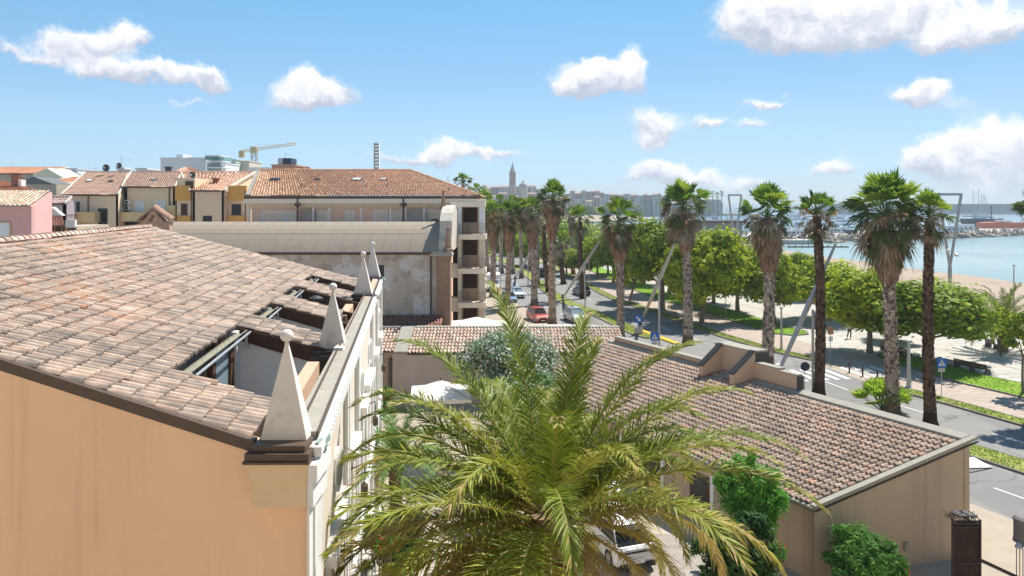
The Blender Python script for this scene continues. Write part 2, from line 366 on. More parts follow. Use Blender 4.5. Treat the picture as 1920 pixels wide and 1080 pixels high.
M_ground = mat('sandy_paving', (.43,.36,.28), .95, .10, .9, spec=.12, stain=(.33,.28,.22), sscale=.25, sstr=.4)
M_asph = mat('asphalt', (.27,.26,.245), .92, .10, .35, spec=.15, stain=(.20,.193,.182), sscale=.16, sstr=.5, bump=.2, bscale=30, drip=0)
def asphalt():
    m = bpy.data.materials['asphalt']; T = NT.__new__(NT); T.t = m.node_tree; b = [n for n in T.t.nodes if n.type == 'BSDF_PRINCIPLED'][0]; src = b.inputs['Base Color'].links[0].from_socket; geo = T.n('ShaderNodeNewGeometry').outputs['Position']
    vor = T.n('ShaderNodeTexVoronoi', feature='DISTANCE_TO_EDGE'); T.set(vor, 'Vector', T.vmath('ADD', geo, T.vmath('SCALE', T.noise(geo, .8, 4, .6, 0, 1), 1.5))); T.set(vor, 'Scale', .16)
    c = T.mix(T.math('MULTIPLY', T.smooth(vor.outputs['Distance'], .012, .003), .55), src, (.10,.097,.092,1)); v2 = T.n('ShaderNodeTexVoronoi'); T.set(v2, 'Vector', T.vmath('MULTIPLY', geo, (.22,.09,1))); T.set(v2, 'Scale', 1.0)
    sp = T.n('ShaderNodeSeparateColor'); T.set(sp, 0, v2.outputs['Color']); c = T.mix(T.math('MULTIPLY', T.smooth(sp.outputs[0], .74, .76), .30), c, (.17,.165,.16,1)); c = T.mix(T.math('MULTIPLY', T.smooth(sp.outputs[0], .12, .10), .25), c, (.34,.33,.31,1)); T.set(b, 'Base Color', c)
asphalt()
M_prom = mat('pale_promenade', (.55,.515,.46), .9, .05, .8, spec=.15, stain=(.44,.41,.37), sscale=.2, sstr=.4, joint=2.4)
M_bike = mat('pink_paving', (.50,.41,.34), .92, .08, 1.4, spec=.12, stain=(.42,.35,.30), sscale=.4, sstr=.4, joint=1.0)
M_line = mat('road_paint', (.72,.71,.68), .8, .12, 3.0)
M_kerb = mat('kerb_stone', (.19,.165,.145), .9, .15, 1.5)
M_sand = mat('beach_sand', (.42,.33,.25), .97, .10, .5, spec=.1, bump=.8, bscale=1.2, stain=(.30,.22,.16), sscale=.12, sstr=.6)

# land sheet: out to the horizon inland, coast on the sea side
coast = [(75, -60), (66, 40), (62, 62), (57.5, 78), (53, 88), (46, 101), (41.5, 119), (39, 150), (40, 200), (45, 260), (60, 300), (60, 560), (160, 700), (140, 900), (120, 1100), (-200, 2600), (-200, 9000)]
land = [(-9000, -300), (75, -300)] + coast + [(-9000, 9000)]
poly_sheet('ground', land, 0.0, M_ground)
# beach slope beyond the promenade wall
mb = MB(); cl = coast[1:11]; far = [(90,40),(98,80),(101,110),(103,147),(100,160),(98,172),(96,200),(94,240),(96,285),(96,300)]
nx = 14; g = []
for i in range(10):
    row = []
    for k in range(nx+1):
        t = k/nx; a = Vector(cl[i]); b = Vector(far[i]); q = a.lerp(b + (b-a)*.35, t); row.append((q.x, q.y, -0.01 - 0.99*max(0,(t*1.35))**2.2 + noise.noise(Vector((q.x*.1, q.y*.1, 0)))*.12*(t>0.02)))
    g.append(row)
for i in range(9):
    for k in range(nx): mb.face([g[i][k], g[i][k+1], g[i+1][k+1], g[i+1][k]])
struct(mb.build('beach', M_sand, smooth=True))

# sea
def sea_mat():
    m = bpy.data.materials.new('sea_water'); m.use_nodes = True; T = NT(m.node_tree)
    b = T.n('ShaderNodeBsdfPrincipled'); out = T.n('ShaderNodeOutputMaterial'); geo = T.n('ShaderNodeNewGeometry').outputs['Position']
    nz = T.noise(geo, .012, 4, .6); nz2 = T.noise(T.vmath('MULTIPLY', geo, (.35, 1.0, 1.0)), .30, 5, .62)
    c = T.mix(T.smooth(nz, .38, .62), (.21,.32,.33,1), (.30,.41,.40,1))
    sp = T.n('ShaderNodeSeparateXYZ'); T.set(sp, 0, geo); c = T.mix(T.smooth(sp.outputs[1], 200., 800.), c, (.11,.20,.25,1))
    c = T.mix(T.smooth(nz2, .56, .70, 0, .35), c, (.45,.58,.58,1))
    T.set(b, 'Base Color', c); T.set(b, 'Roughness', .22); T.set(b, 'Specular IOR Level', .5)
    bp = T.n('ShaderNodeBump'); T.set(bp, 'Strength', .55); T.set(bp, 'Distance', .25); T.set(bp, 'Height', nz2); T.set(b, 'Normal', bp.outputs[0])
    T.t.links.new(b.outputs[0], out.inputs[0]); return m
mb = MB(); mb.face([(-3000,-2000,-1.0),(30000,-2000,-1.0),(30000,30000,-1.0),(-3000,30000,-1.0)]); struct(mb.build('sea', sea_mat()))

mb = MB(); strip(mb, R3, R0, 0.010); struct(mb.build('road', M_asph))
mb = MB(); strip(mb, R4, offset(KB, -ROADW*2-MEDW-.02), 0.0); 
# kerbed pavement on the building side
mb2 = MB(); side = offset(KB, -ROADW*2-MEDW-5.0)
strip(mb2, side, R3, 0.12)
for i in range(len(R3)-1): mb2.face([(R3[i][0],R3[i][1],0),(R3[i][0],R3[i][1],.12),(R3[i+1][0],R3[i+1][1],.12),(R3[i+1][0],R3[i+1][1],0)])
struct(mb2.build('pavement', M_ground))
mb = MB(); strip(mb, V1, V2, 0.016); struct(mb.build('cycle_path', M_bike))
mb = MB(); pw = offset(KB, 34); 
pro = [p for p in coast[1:9]]
inner = offset(KB, 7.1)
# pale promenade between the cycle path and the beach wall
poly = [p for p in inner if 30 < p[1] < 205]
poly_sheet('promenade', poly + [(40.5,200)] + [(x-.3, y) for (x, y) in reversed(coast[1:8])], 0.008, M_prom)
def kerbed(name, a, b, i0, i1, z, kw=0.16, material=M_grass, taper=True):
    """raised bed between two lines with a kerb round it"""
    la, lb = a[i0:i1], b[i0:i1]; n = len(la)
    if taper:
        mid = lambda i: ((la[i][0]+lb[i][0])/2, (la[i][1]+lb[i][1])/2)
        m0, m1 = mid(0), mid(n-1); la = [((la[0][0]+m0[0])/2, (la[0][1]+m0[1])/2)] + la[1:-1] + [((la[-1][0]+m1[0])/2,(la[-1][1]+m1[1])/2)]
        lb = [((lb[0][0]+m0[0])/2, (lb[0][1]+m0[1])/2)] + lb[1:-1] + [((lb[-1][0]+m1[0])/2,(lb[-1][1]+m1[1])/2)]
    kb = MB(); ia = offset(la, kw); ib = offset(lb, -kw)
    ring = la + lb[::-1]; inn = ia + ib[::-1]; m = len(ring)
    for i in range(m):
        j = (i+1) % m; kb.face([(ring[i][0],ring[i][1],0),(ring[j][0],ring[j][1],0),(ring[j][0],ring[j][1],z),(ring[i][0],ring[i][1],z)])
        kb.face([(ring[i][0],ring[i][1],z),(ring[j][0],ring[j][1],z),(inn[j][0],inn[j][1],z),(inn[i][0],inn[i][1],z)])
    struct(kb.build(name + '_kerb', M_kerb))
    g = MB(); strip(g, ia, ib, z - .01); return g.build(name, material), ia, ib
def idx(line, Y):
    return min(range(len(line)), key=lambda i: abs(line[i][1] - Y))
iC0, iC1 = idx(KB, 57.8), idx(KB, 64.8)      # the crossing interrupts the kerb strips
beds = []
M_dry = mat('dry_lawn', (.27,.30,.07), .95, .3, .7, spec=.1, stain=(.42,.33,.16), sscale=.3, sstr=.8, bump=.5, bscale=12)
for nm, a, b, i0, i1, mt in (('verge_lawn', R0, V1, 0, idx(KB, 57), M_dry), ('verge_lawn', R0, V1, idx(KB, 64.5), len(KB), M_dry),
                         ('median_lawn', R2, R1, 0, idx(KB, 54), M_dry), ('median_lawn', R2, R1, idx(KB, 79), len(KB), M_dry),
                         ('promenade_lawn', V2, V3, 0, idx(V3, 71.5), M_grass), ('promenade_lawn', V2, V3, idx(V2, 77), idx(KB, 170), M_grass)):
    o, ia, ib = kerbed(nm, a, b, i0, i1, .13, material=mt); struct(o); beds.append((ia, ib))
# blades of grass over the beds (uncountable)
mb = MB(); rg = random.Random(5)
for (ia, ib) in beds:
    for i in range(len(ia)-1):
        if i + 1 >= len(ib) or ia[i][1] > 130 or ia[i][1] < 36: continue
        n = int(190 * (1 if ia[i][1] < 85 else .4))
        for _ in range(n):
            t = rg.random(); s = rg.random(); a = Vector(ia[i]).lerp(Vector(ib[i]), s); b = Vector(ia[i+1]).lerp(Vector(ib[i+1]), s); q = a.lerp(b, t)
            an = rg.uniform(0, pi); h = rg.uniform(.05, .14); w = .035; col = jit((.17,.30,.04) if rg.random() < .8 else (.36,.33,.12), .3, rg)
            dx, dy = cos(an)*w, sin(an)*w; lx, ly = rg.uniform(-.05,.05), rg.uniform(-.05,.05)
            mb.face([(q.x-dx,q.y-dy,.12),(q.x+dx,q.y+dy,.12),(q.x+lx,q.y+ly,.12+h)], col)
tag(mb.build('grass', M_leafG), 'short green and straw coloured grass on the kerbed lawns', 'grass', kind='stuff')
# road paint
mb = MB()
def dash(line, off, Y0, Y1, w=.13, gap=None, z=.0145):
    L = offset(KB, off); d = 0
    for i in range(len(L)-1):
        if not (Y0 < L[i][1] < Y1): continue
        if gap and (i // 2) % 2: continue
        mb.face([(L[i][0]-w/2,L[i][1],z),(L[i][0]+w/2,L[i][1],z),(L[i+1][0]+w/2,L[i+1][1],z),(L[i+1][0]-w/2,L[i+1][1],z)])
dash(KB, -ROADW/2, 36, 57, .14, True); dash(KB, -ROADW/2, 68, 190, .14, True)
dash(KB, -ROADW-MEDW-ROADW/2, 30, 60, .14, True); dash(KB, -ROADW-MEDW-ROADW/2, 68, 190, .14, True)
ic = (iC0 + iC1)//2; c0 = Vector(KB[ic]); t = (Vector(KB[ic+1]) - Vector(KB[ic-1])).normalized(); nrm = Vector((t.y, -t.x))
for k in range(21):
    off = 4.2 - k*1.0
    if -0.2 < off < 1.2: continue
    z = .0215 if off > 1 else .0145
    c = c0 + nrm*off; p = [c - t*1.9 - nrm*.25, c - t*1.9 + nrm*.25, c + t*1.9 + nrm*.25, c + t*1.9 - nrm*.25]
    mb.face([(q.x, q.y, z) for q in p])
struct(mb.build('road_marking', M_line))
# dark joints across the promenade paving
mb = MB()
for i in range(len(V3)-1):
    if 40 < V3[i][1] < 150:
        a = Vector(V3[i]); t = (Vector(V3[i+1]) - a).normalized(); n = Vector((t.y, -t.x))
        for k in range(0, 1):
            q = a + n*0.3; e = a + n*(8 if a.y < 80 else 5); mb.face([(q.x-.03,q.y,.0125),(q.x+.03,q.y+.06,.0125),(e.x+.03,e.y+.06,.0125),(e.x-.03,e.y,.0125)])
L = offset(KB, 16.5); L2 = offset(KB, 16.7)
strip(mb, [p for p in L if 40 < p[1] < 150], [p for p in L2 if 40 < p[1] < 150.2][:len([p for p in L if 40 < p[1] < 150])], .0125)
struct(mb.build('paving_marking', mat('paving_joint', (.30,.28,.26), .9)))
# low orange seats-wall along the promenade's beach edge
def wallrun(mb, pts, w, h, col=None):
    for i in range(len(pts)-1):
        a = Vector((pts[i][0], pts[i][1], 0)); b = Vector((pts[i+1][0], pts[i+1][1], 0)); d = (b-a).normalized(); n = Vector((-d.y, d.x, 0))
        mb.obox(a - n*w/2 - d*w*.0, b - a, n*w, (0,0,h), col)
mb = MB(); wallrun(mb, [(coast[i][0]-.5, coast[i][1]) for i in range(1, 10)], .45, .55)
tag(mb.build('beach_wall', mat('ochre_wall', (.55,.34,.20), .9, .12, .8)), 'long low ochre wall between the pale promenade and the sand', 'wall')
# ================================================================ VILLA (tiled roof, obelisks)
A_ = Vector((-3.83, 10, 11.55)); B_ = Vector((-12.65, 11.1, 13.87)); C_ = Vector((-17, 32, 13.85)); D_ = Vector((-6.9, 32, 11.28))
def vroof(u, v, dz=0): return A_*(1-u)*(1-v) + D_*u*(1-v) + C_*u*v + B_*(1-u)*v + Vector((0,0,dz))
villa = thing('villa', 'apricot villa with big weathered tile roof, sunken terraces and white obelisks along its parapet', 'house', (-3.8, 10, 0))
PAL_V = [(.52,.40,.34),(.46,.37,.32),(.32,.275,.26),(.26,.235,.23),(.60,.50,.43),(.54,.36,.27),(.38,.33,.30),(.52,.44,.39),(.58,.31,.19),(.60,.52,.46),(.48,.37,.31),(.30,.265,.25),(.42,.35,.31),(.35,.31,.29),(.56,.45,.38)]
VT = 5/23 - .001
HOLES = [(.085,.305,-1,VT),(.378,.492,-1,VT),(.582,.70,-1,VT),(.80,.90,-1,VT)]
PAL_V = [tuple(lerp(a, b, .92) for a, b in zip((.40,.32,.27), (c[0]*.96, c[1]*.88, c[2]*.79))) for c in PAL_V]; PAL_V.sort(key=lambda c: c[0]/c[2])
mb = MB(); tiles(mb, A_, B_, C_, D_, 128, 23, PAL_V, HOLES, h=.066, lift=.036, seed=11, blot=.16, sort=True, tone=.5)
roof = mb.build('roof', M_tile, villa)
# verge metal, ridge caps
mb = MB(); ridge_caps(mb, B_ + Vector((0,0,.05)), C_ + Vector((0,0,.05)), 60, .16, ((.62,.47,.38),(.55,.40,.32),(.66,.52,.43)), drop=-.02); mb.build('ridge_tiles', M_tile, roof)
mb = MB(); ridge_caps(mb, D_ + Vector((.05,.12,0)), C_ + Vector((0,.12,0)), 24, .12, ((.58,.44,.36),(.50,.39,.33)), seed=5); mb.build('verge_tiles', M_tile, roof)
mb = MB()
vd = (B_ - A_); fr = Vector((0, -1, 0))
mb.obox(A_ + fr*.10 + Vector((.08,0,-.16)), vd, Vector((0,.16,0)), (0,0,.17)); mb.obox(A_ + fr*.06 + Vector((.08,0,-.26)), vd, Vector((0,.1,0)), (0,0,.09))
mb.build('verge_flashing', M_bronze, roof)
# facade line (outer) and cap lines
FO = lambda Y: Vector((-3.08 - .1495*(Y-11.1), Y, 0)); FI = lambda Y: Vector((-3.53 - .1457*(Y-11.56) - (0.0), Y, 0))
TOPZ = lambda Y: 11.55 - .006*(Y-10)
Y0, Y1 = 9.86, 32.2
# body walls
mb = MB()
ga = FO(Y0); gb = Vector((B_.x, B_.y - .12, 0))
mb.prism([(ga.x-.05, ga.y, 0), (ga.x-.05, ga.y, TOPZ(Y0)-.1), (A_.x+.02, A_.y-.07, A_.z-.06), (B_.x, B_.y-.08, B_.z-.06), (gb.x, gb.y, 0)], (.045, .30, 0))
mb.build('gable_wall', M_orange, villa)
mb = MB(); mb.obox((B_.x-.3, B_.y, 0), (-4.3, 21, 0), (.3, 0, 0), (0,0,13.5)); mb.obox((D_.x, 31.9, 0), (C_.x-D_.x, 0, 0), (0,.3,0), (0,0,11.0)); 
mb.prism([(D_.x,32,10.9),(C_.x,32,10.9),(C_.x,32,C_.z-.08),(D_.x,32,D_.z-.08)], (0,.2,0)); mb.build('rear_wall', M_cream, villa)
mb = MB(); a, b = FO(Y0+.3), FO(Y1)
mb.obox(a + Vector((-.3,0,0)), b - a, (.3,0,0), (0,0,11.3)); wall = mb.build('facade_wall', M_cream, villa)
# parapet and its cap
mb = MB()
mb.obox(FI(10.2) + Vector((-.03,0,11.05)), FI(Y1) - FI(10.2), (.25,0,0), (0,0,.46))
mb.build('parapet', M_pstucco, villa)
mb = MB(); n = 26
for i in range(n):
    ya, yb = lerp(10.2, Y1, i/n), lerp(10.2, Y1, (i+1)/n) - .012; p, q = FI(ya), FI(yb); p2, q2 = FO(ya), FO(yb); z = TOPZ(ya) - .02
    mb.obox(p + Vector((0,0,z)), q - p, Vector((p2.x-p.x+.03,0,0)), (0,0,.07))
mb.build('parapet_cap', M_cap, villa)
mb = MB(); mb.obox(FO(10.2) + Vector((.02,0,11.50)), FO(Y1) - FO(10.2), (.03,0,0), (0,0,.10)); mb.obox(FO(10.2) + Vector((-.28,0,11.60)), FO(Y1) - FO(10.2), (.035,0,0), (0,0,.03)); mb.build('cap_flashing', M_bronze, villa)
# cornice with dentils
mb = MB(); d = FO(Y1) - FO(9.9)
mb.obox(FO(9.9) + Vector((-.02,0,11.33)), d, (.16,0,0), (0,0,.14)); mb.obox(FO(9.9) + Vector((-.02,0,11.20)), d, (.08,0,0), (0,0,.13))
cor = mb.build('cornice', M_white, villa)
mb = MB(); k = 0; y = 10.0
while y < Y1: p = FO(y); mb.box((p.x-.01, y, 11.08), (p.x+.10, y+.11, 11.20)); y += .22
mb.build('dentils', M_white, cor)
# pilasters, string course, plinth, down pipes on the facade
mb = MB()
for (ya, w, pr) in ((9.9,.16,.05),(14.6,.22,.10),(15.3,.16,.08),(17.6,.34,.12),(18.3,.2,.08),(24.4,.34,.12),(25.2,.2,.08),(28.2,.24,.10),(31.8,.4,.12)):
    p = FO(ya); q = FO(ya + w); mb.obox(p, q - p, (pr,0,0), (0,0,11.2))
mb.obox(FO(9.9)+Vector((0,0,5.6)), d, (.07,0,0), (0,0,.25)); mb.obox(FO(9.9)+Vector((0,0,0)), d, (.09,0,0), (0,0,1.0))
split_build(mb, 'pilaster', M_white, villa)
def fwin(y, z0, z1, w=1.1, kind='window'):
    p = FO(y); q = FO(y + w); dd = q - p
    fm = MB(); fr_ = .14
    fm.obox(p + Vector((0,0,z0-.12)) - dd*.16, dd*1.32, (.17,0,0), (0,0,.12)); fm.obox(p + Vector((0,0,z1)) - dd*.18, dd*1.36, (.20,0,0), (0,0,.20)); 
    fm.obox(p + Vector((0,0,z0)) - dd*.13, dd*.13, (.09,0,0), (0,0,z1-z0)); fm.obox(q + Vector((0,0,z0)), dd*.13, (.09,0,0), (0,0,z1-z0))
    w_ = fm.build('window_surround', M_white, villa)
    g = MB(); g.obox(p + Vector((0,0,z0)), dd, (.02,0,0), (0,0,z1-z0)); g.build('pane', M_glassd, w_)
    g = MB()
    g.obox(p + Vector((.02,0,z0)), dd*.47, (.035,0,0), (0,0,z1-z0)); g.obox(p + Vector((.02,0,z0)) + dd*.53, dd*.47, (.035,0,0), (0,0,z1-z0)); g.build('shutter', M_dkwood if kind == 'shut' else M_cream, w_)
for (y, z0, z1, w) in ((11.6,6.6,8.9,1.1),(13.1,6.6,8.9,1.0),(16.1,6.6,9.0,1.1),(19.6,6.6,9.0,1.1),(21.3,6.6,9.2,1.2),(22.9,6.6,9.0,1.1),(26.4,6.6,9.0,1.1),(29.8,6.6,9.0,1.1),(11.6,1.4,4.2,1.1),(13.1,1.4,4.2,1.0),(16.1,1.4,4.2,1.1),(19.6,1.4,4.2,1.1),(22.9,1.4,4.2,1.1),(26.4,1.4,4.2,1.1),(29.8,1.4,4.2,1.1)):
    fwin(y, z0, z1, w)
for y in (13.0, 19.2, 23.4, 30.2):                                   # oval vents high on the facade
    p = FO(y); mb = MB(); m = 18; ring = [(p.x+.01, y + cos(2*pi*k/m)*.32, 9.95 + sin(2*pi*k/m)*.42) for k in range(m)]
    mb.prism(ring, (.07,0,0)); ov = mb.build('oval_vent', M_white, villa); mb = MB(); mb.prism([(p.x+.082, y + cos(2*pi*k/m)*.22, 9.95 + sin(2*pi*k/m)*.31) for k in range(m)], (.01,0,0)); mb.build('grille', M_concrete, ov)
for y in (15.9, 20.9, 27.6):                                   # lamp brackets
    p = FO(y); mb = MB(); mb.tube([(p.x,y,8.8),(p.x+.35,y,8.95),(p.x+.38,y,8.6),(p.x+.30,y,8.45)], .02, 6); mb.lathe((p.x+.36,y,8.2), [(.04,0),(.09,.05),(.09,.25),(.03,.32)], 8); mb.build('wall_lantern', M_bronze, villa)
# obelisk pinnacles on pedestals
def pinnacle(Y, px, pbase, hpx, first=False):
    s = Y/F; x = (px-960)*s; zb = H - (pbase-HZ)*s; hh = hpx*s; r = hh*.215; y = Y + .12
    mb = MB(); b = r; t_ = r*.075; zt = zb + hh*.86
    e = b*.46; vs = [(x-b,y-e,zb),(x+b,y-e,zb),(x+b,y+e,zb),(x-b,y+e,zb),(x-t_,y-t_,zt),(x+t_,y-t_,zt),(x+t_,y+t_,zt),(x-t_,y+t_,zt)]
    mb.faces(vs, [(0,3,2,1),(4,5,6,7),(0,1,5,4),(1,2,6,5),(2,3,7,6),(3,0,4,7)]); mb.lathe((x,y,zt-.01), [(t_*1.1,0),(t_*1.5,.02),(t_*.9,.05),(t_*.9,.09)], 10)
    o = mb.build('obelisk', M_obel, villa, bevel=.006)
    mb = MB(); mb.sphere((x,y,zt+hh*.085), hh*.062, 20, 12, sq=(1,1,.95)); mb.build('ball_finial', M_obel, o, smooth=True)
    mb = MB(); b2 = b*1.12; mb.box((x-b2,y-b2,zb-.09),(x+b2,y+b2,zb-.002)); b3 = b*1.34; mb.box((x-b3,y-b3,zb-.20),(x+b3*1.0,y+b3,zb-.095)); b4 = b*1.02; mb.box((x-b4,y-b4,zb-.6),(x+b4*.6,y+b4,zb-.2))
    if first: mb.box((x-b3-.02,y-b3-.03,zb-.235),(x+b3+.02,y+b3,zb-.2))
    mb.build('plinth_flashing', M_bronze if first else M_slate, o, bevel=.006)
    mb = MB(); mb.box((x+b3*1.0,y-b3*.3,zb-.13),(x+b3*1.0+.05,y+b3*.2,zb-.04)); mb.box((x+b3,y+b3*.2,zb-.22),(x+b3+.05,y+b3+.05,zb-.12))
    for k in range(4): mb.tube([(x+b3+.1+.02*sin(k*2+i), y+.02*i+.01*k, zb-.2+.045*cos(i*1.1+k)) for i in range(7)], .007, 4)
    mb.build('conductor_clamp', M_verd, o)
    return x, y, zb, b3
x, y, zb, b3 = pinnacle(10.0, 533, 824, 203, True)
pinnacle(16.85, 622, 654, 122); pinnacle(26.0, 680, 551, 79); pinnacle(32.0, 698, 519, 65)
mb = MB(); mb.box((x-b3+.05,y-b3+.02,zb-.48),(x+b3-.01,y+.2,zb-.238)); mb.box((x-b3+.10,y-b3+.055,zb-.87),(x+b3-.04,y+.2,zb-.482))
mb.box((x-b3+.02,y-b3-.01,zb-.275),(x+b3+.005,y+.2,zb-.2375)); mb.build('pedestal_block', mat('warm_cream', (.76,.58,.38), .85, .05, 1.5, stain=(.6,.42,.26), sscale=3, sstr=.3), villa, bevel=.008)
mb = MB(); mb.box((x+b3-.035,y-b3+.04,0),(x+b3+.0,y+.25,zb-.3)); mb.box((x+b3-.008,y-b3+.02,zb-.86),(x+b3+.06,y+.3,zb-.5)); mb.box((x+b3-.008,y-b3,zb-.5),(x+b3+.12,y+.3,zb-.25)); mb.build('quoin', M_white, villa)
# roof terraces sunk into the roof
M_tw = mat('terrace_white', (.78,.79,.80), .8, .03, 1.0)
M_floor = mat('terrace_floor', (.42,.32,.24), .8, .1, 2.0)
def terrace(u0, u1, vt, big):
    floor_z = 9.0; t = MB()
    a, b, c, d_ = vroof(u0,0), vroof(u1,0), vroof(u1,vt), vroof(u0,vt)
    ins = .12
    # far side wall, near side wall: follow the roof slope from below
    far = MB(); far.prism([(b.x+.5,b.y,floor_z),(c.x,c.y,floor_z),(c.x,c.y,c.z-.30),(b.x+.5,b.y,b.z-.44)], (-.02,.12,0)); fo = far.build('terrace_wall', M_tw, villa)
    nw = MB(); nw.prism([(a.x+.5,a.y,floor_z),(d_.x,d_.y,floor_z),(d_.x,d_.y,d_.z-.24),(a.x+.5,a.y,a.z-.38)], (0,-.12,0)); nw.build('near_terrace_wall', M_tw, fo)
    fl = MB(); fl.face([(a.x+.5,a.y,floor_z),(b.x+.5,b.y,floor_z),(c.x,c.y,floor_z),(d_.x,d_.y,floor_z)]); fl.build('terrace_floor', M_floor, fo)
    # dark timber lining under the roof edge
    bm_ = MB(); e = c - b
    bm_.prism([(b.x+.3,b.y-.06,b.z-.46),(c.x,c.y-.06,c.z-.34),(c.x,c.y-.06,c.z-.03),(b.x+.3,b.y-.06,b.z-.06)], (0,.15,0)); bm_.prism([(a.x+.3,a.y-.06,a.z-.30),(d_.x,d_.y-.06,d_.z-.26),(d_.x,d_.y-.06,d_.z-.03),(a.x+.3,a.y-.06,a.z-.05)], (0,.12,0))
    split_build(bm_, 'eave_timber', mat('soffit_wood', (.075,.04,.028), .6, .2, 5.0), fo)
    # back wall with doors under the upper edge, gutter
    bw = MB(); q = (c - d_)
    bw.obox((d_.x-.9,d_.y,floor_z), Vector((q.x,q.y,0)), (.1,0,0), (0,0,d_.z-floor_z-.05)); bw.build('door_wall', M_tw, fo)
    dw = MB(); L = Vector((q.x,q.y,0))
    for f0, f1 in ((.06,.11),(.34,.42),(.55,.60),(.86,.93)): dw.obox(Vector((d_.x-.12,d_.y,floor_z)) + L*f0, L*(f1-f0), (.10,0,0), (0,0,d_.z-floor_z-.35))
    dw.obox(Vector((d_.x-.12,d_.y,d_.z-.35)), L, (.10,0,0), (0,0,.12)); dr = dw.build('terrace_door', M_dkwood, fo)
    gw = MB(); gw.obox(Vector((d_.x-.10,d_.y,floor_z)) + L*.11, L*.23, (.03,0,0), (0,0,d_.z-floor_z-.35)); gw.obox(Vector((d_.x-.10,d_.y,floor_z)) + L*.60, L*.26, (.03,0,0), (0,0,d_.z-floor_z-.35)); gw.build('pane', M_glassb, dr)
    wp = MB(); wp.obox(Vector((d_.x-.12,d_.y,floor_z)) + L*.93, L*.07, (.16,0,0), (0,0,d_.z-floor_z-.15)); wp.build('white_jamb', M_white, fo)
    g = MB(); p0, p1 = d_ + Vector((.12,.02,-.16)), c + Vector((.12,-.02,-.16)); m = 7; vs = []
    for p in (p0, p1):
        for k in range(m): t2 = pi*k/(m-1); vs.append(p + Vector((cos(t2)*.085, 0, -sin(t2)*.085+.05)))
    g.faces(vs, [(k,k+1,m+k+1,m+k) for k in range(m-1)]); g.tube([p0 + Vector((.10,0,.06)), p1 + Vector((.10,0,.06))], .014, 6)
    g.build('gutter', mat('mossy_gutter', (.26,.25,.20), .8, .3, 6.0, stain=(.40,.36,.16), sscale=4, sstr=.8), fo)
    pp = MB(); pp.tube([c + Vector((.22,-.05,-.10)), c + Vector((.22,-.05,-.55))], .045, 8); pp.tube([p0 + Vector((.2,.2,.02)), p1 + Vector((.2,-.05,.02))], .03, 8); pp.build('down_pipe', M_metal, fo)
for (u0,u1,_,vt) in HOLES: terrace(u0, u1, vt, True)
# inner parapet edge and small roof objects
mb = MB()
for (ya, yb) in ((11.6,16.0),(18.0,21.0),(22.6,25.2)): mb.obox(FI(ya) + Vector((-.62,0,10.75)), FI(yb) - FI(ya), (.28,0,0), (0,0,.55))
split_build(mb, 'terrace_kerb', M_pstucco, villa)
mb = MB(); p = FI(16.3); mb.box((p.x+.05,15.95,11.53),(p.x+.27,16.15,11.64)); mb.build('junction_box', M_white, villa, bevel=.01)
mb = MB(); mb.lathe(vroof(.86,.16) + Vector((.25,0,-.35)), [(.06,0),(.3,.02),(.34,.12),(.1,.2)], 14); mb.lathe(vroof(.66,.16) + Vector((.2,.5,-.35)), [(.05,0),(.25,.02),(.26,.12),(.1,.2)], 14); mb.build('satellite_dish', M_slate, villa)

# ================================================================ ANNEX (long low building with the big mono-pitch roof)
NZ = 4.96; EZ = 3.0
def RL(px): # ridge point under a picture column
    m = (825-640)/(1818-1145.); py = 640 + (px-1145)*m; return G(px, py, NZ)
annex = thing('annex', 'low brown stucco annex with a long weathered tile roof and stepped parapet walls', 'building', (16, 30, 0))
rA = G(1818,825,NZ) ; rB = G(1145,640,NZ); eA = G(1527,950,EZ); 
dR = (rB - rA); eB = eA + dR * .98; eB.z = EZ
PAL_A = [(lerp(.43,c[0],.75), lerp(.325,c[1]*.97,.75), lerp(.25,c[2]*.92,.75)) for c in [(.50,.37,.30),(.44,.34,.29),(.38,.30,.27),(.55,.42,.34),(.52,.36,.28),(.33,.27,.25),(.47,.38,.32),(.56,.44,.36),(.58,.36,.26),(.40,.30,.26)]]
nsd = (eA - rA)
in0 = .05
tA, tB, tC, tD = eA.lerp(rA,0.0)+dR*.010, rA.lerp(eA,.045)+dR*.010, rB.lerp(eB,.045), eB.copy()
print('annex', rA, rB, eA, eB, dR.length, nsd.length)
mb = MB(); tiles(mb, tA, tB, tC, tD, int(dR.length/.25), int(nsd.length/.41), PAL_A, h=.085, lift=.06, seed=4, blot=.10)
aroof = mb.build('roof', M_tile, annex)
nup = dR.cross(nsd).normalized(); nup = nup if nup.z > 0 else -nup
mb = MB(); e1 = dR.normalized()
mb.obox(rA + nup*.0 - e1*.10 + Vector((0,0,-.06)) - nsd.normalized()*.30, nsd*1.045, e1*.26, (0,0,.13)); mb.obox(rA - nsd.normalized()*.32 + Vector((0,0,-.10)) + e1*.2, dR, nsd.normalized()*.48, (0,0,.17))
mb.obox(eA + Vector((0,0,-.09)), eB - eA, nsd.normalized()*.14, (0,0,.11)); mb.build('roof_coping', M_cap, aroof)
mb = MB(); mb.obox(rA - e1*.125 + Vector((0,0,-.17)) - nsd.normalized()*.34, nsd*1.05, e1*.05, (0,0,.06)); mb.obox(eA + Vector((0,0,-.14)) + nsd.normalized()*.02, eB-eA, nsd.normalized()*.10, (0,0,.05)); mb.build('drip_edge', M_slate, aroof)
mb = MB(); mb.prism([(rA.x,rA.y,0),(rA.x,rA.y,rA.z-.1),(eA.x,eA.y,eA.z-.08),(eA.x,eA.y,0)], e1*.3)
mb.obox((eA.x,eA.y,0) , Vector((eB.x-eA.x, eB.y-eA.y, 0)), Vector((.28,.1,0)), (0,0,EZ-.1)); mb.obox((rA.x,rA.y,0), Vector((dR.x,dR.y,0)), -Vector((.28,.1,0)), (0,0,NZ-.1))
awall = mb.build('wall', M_bstucco, annex)
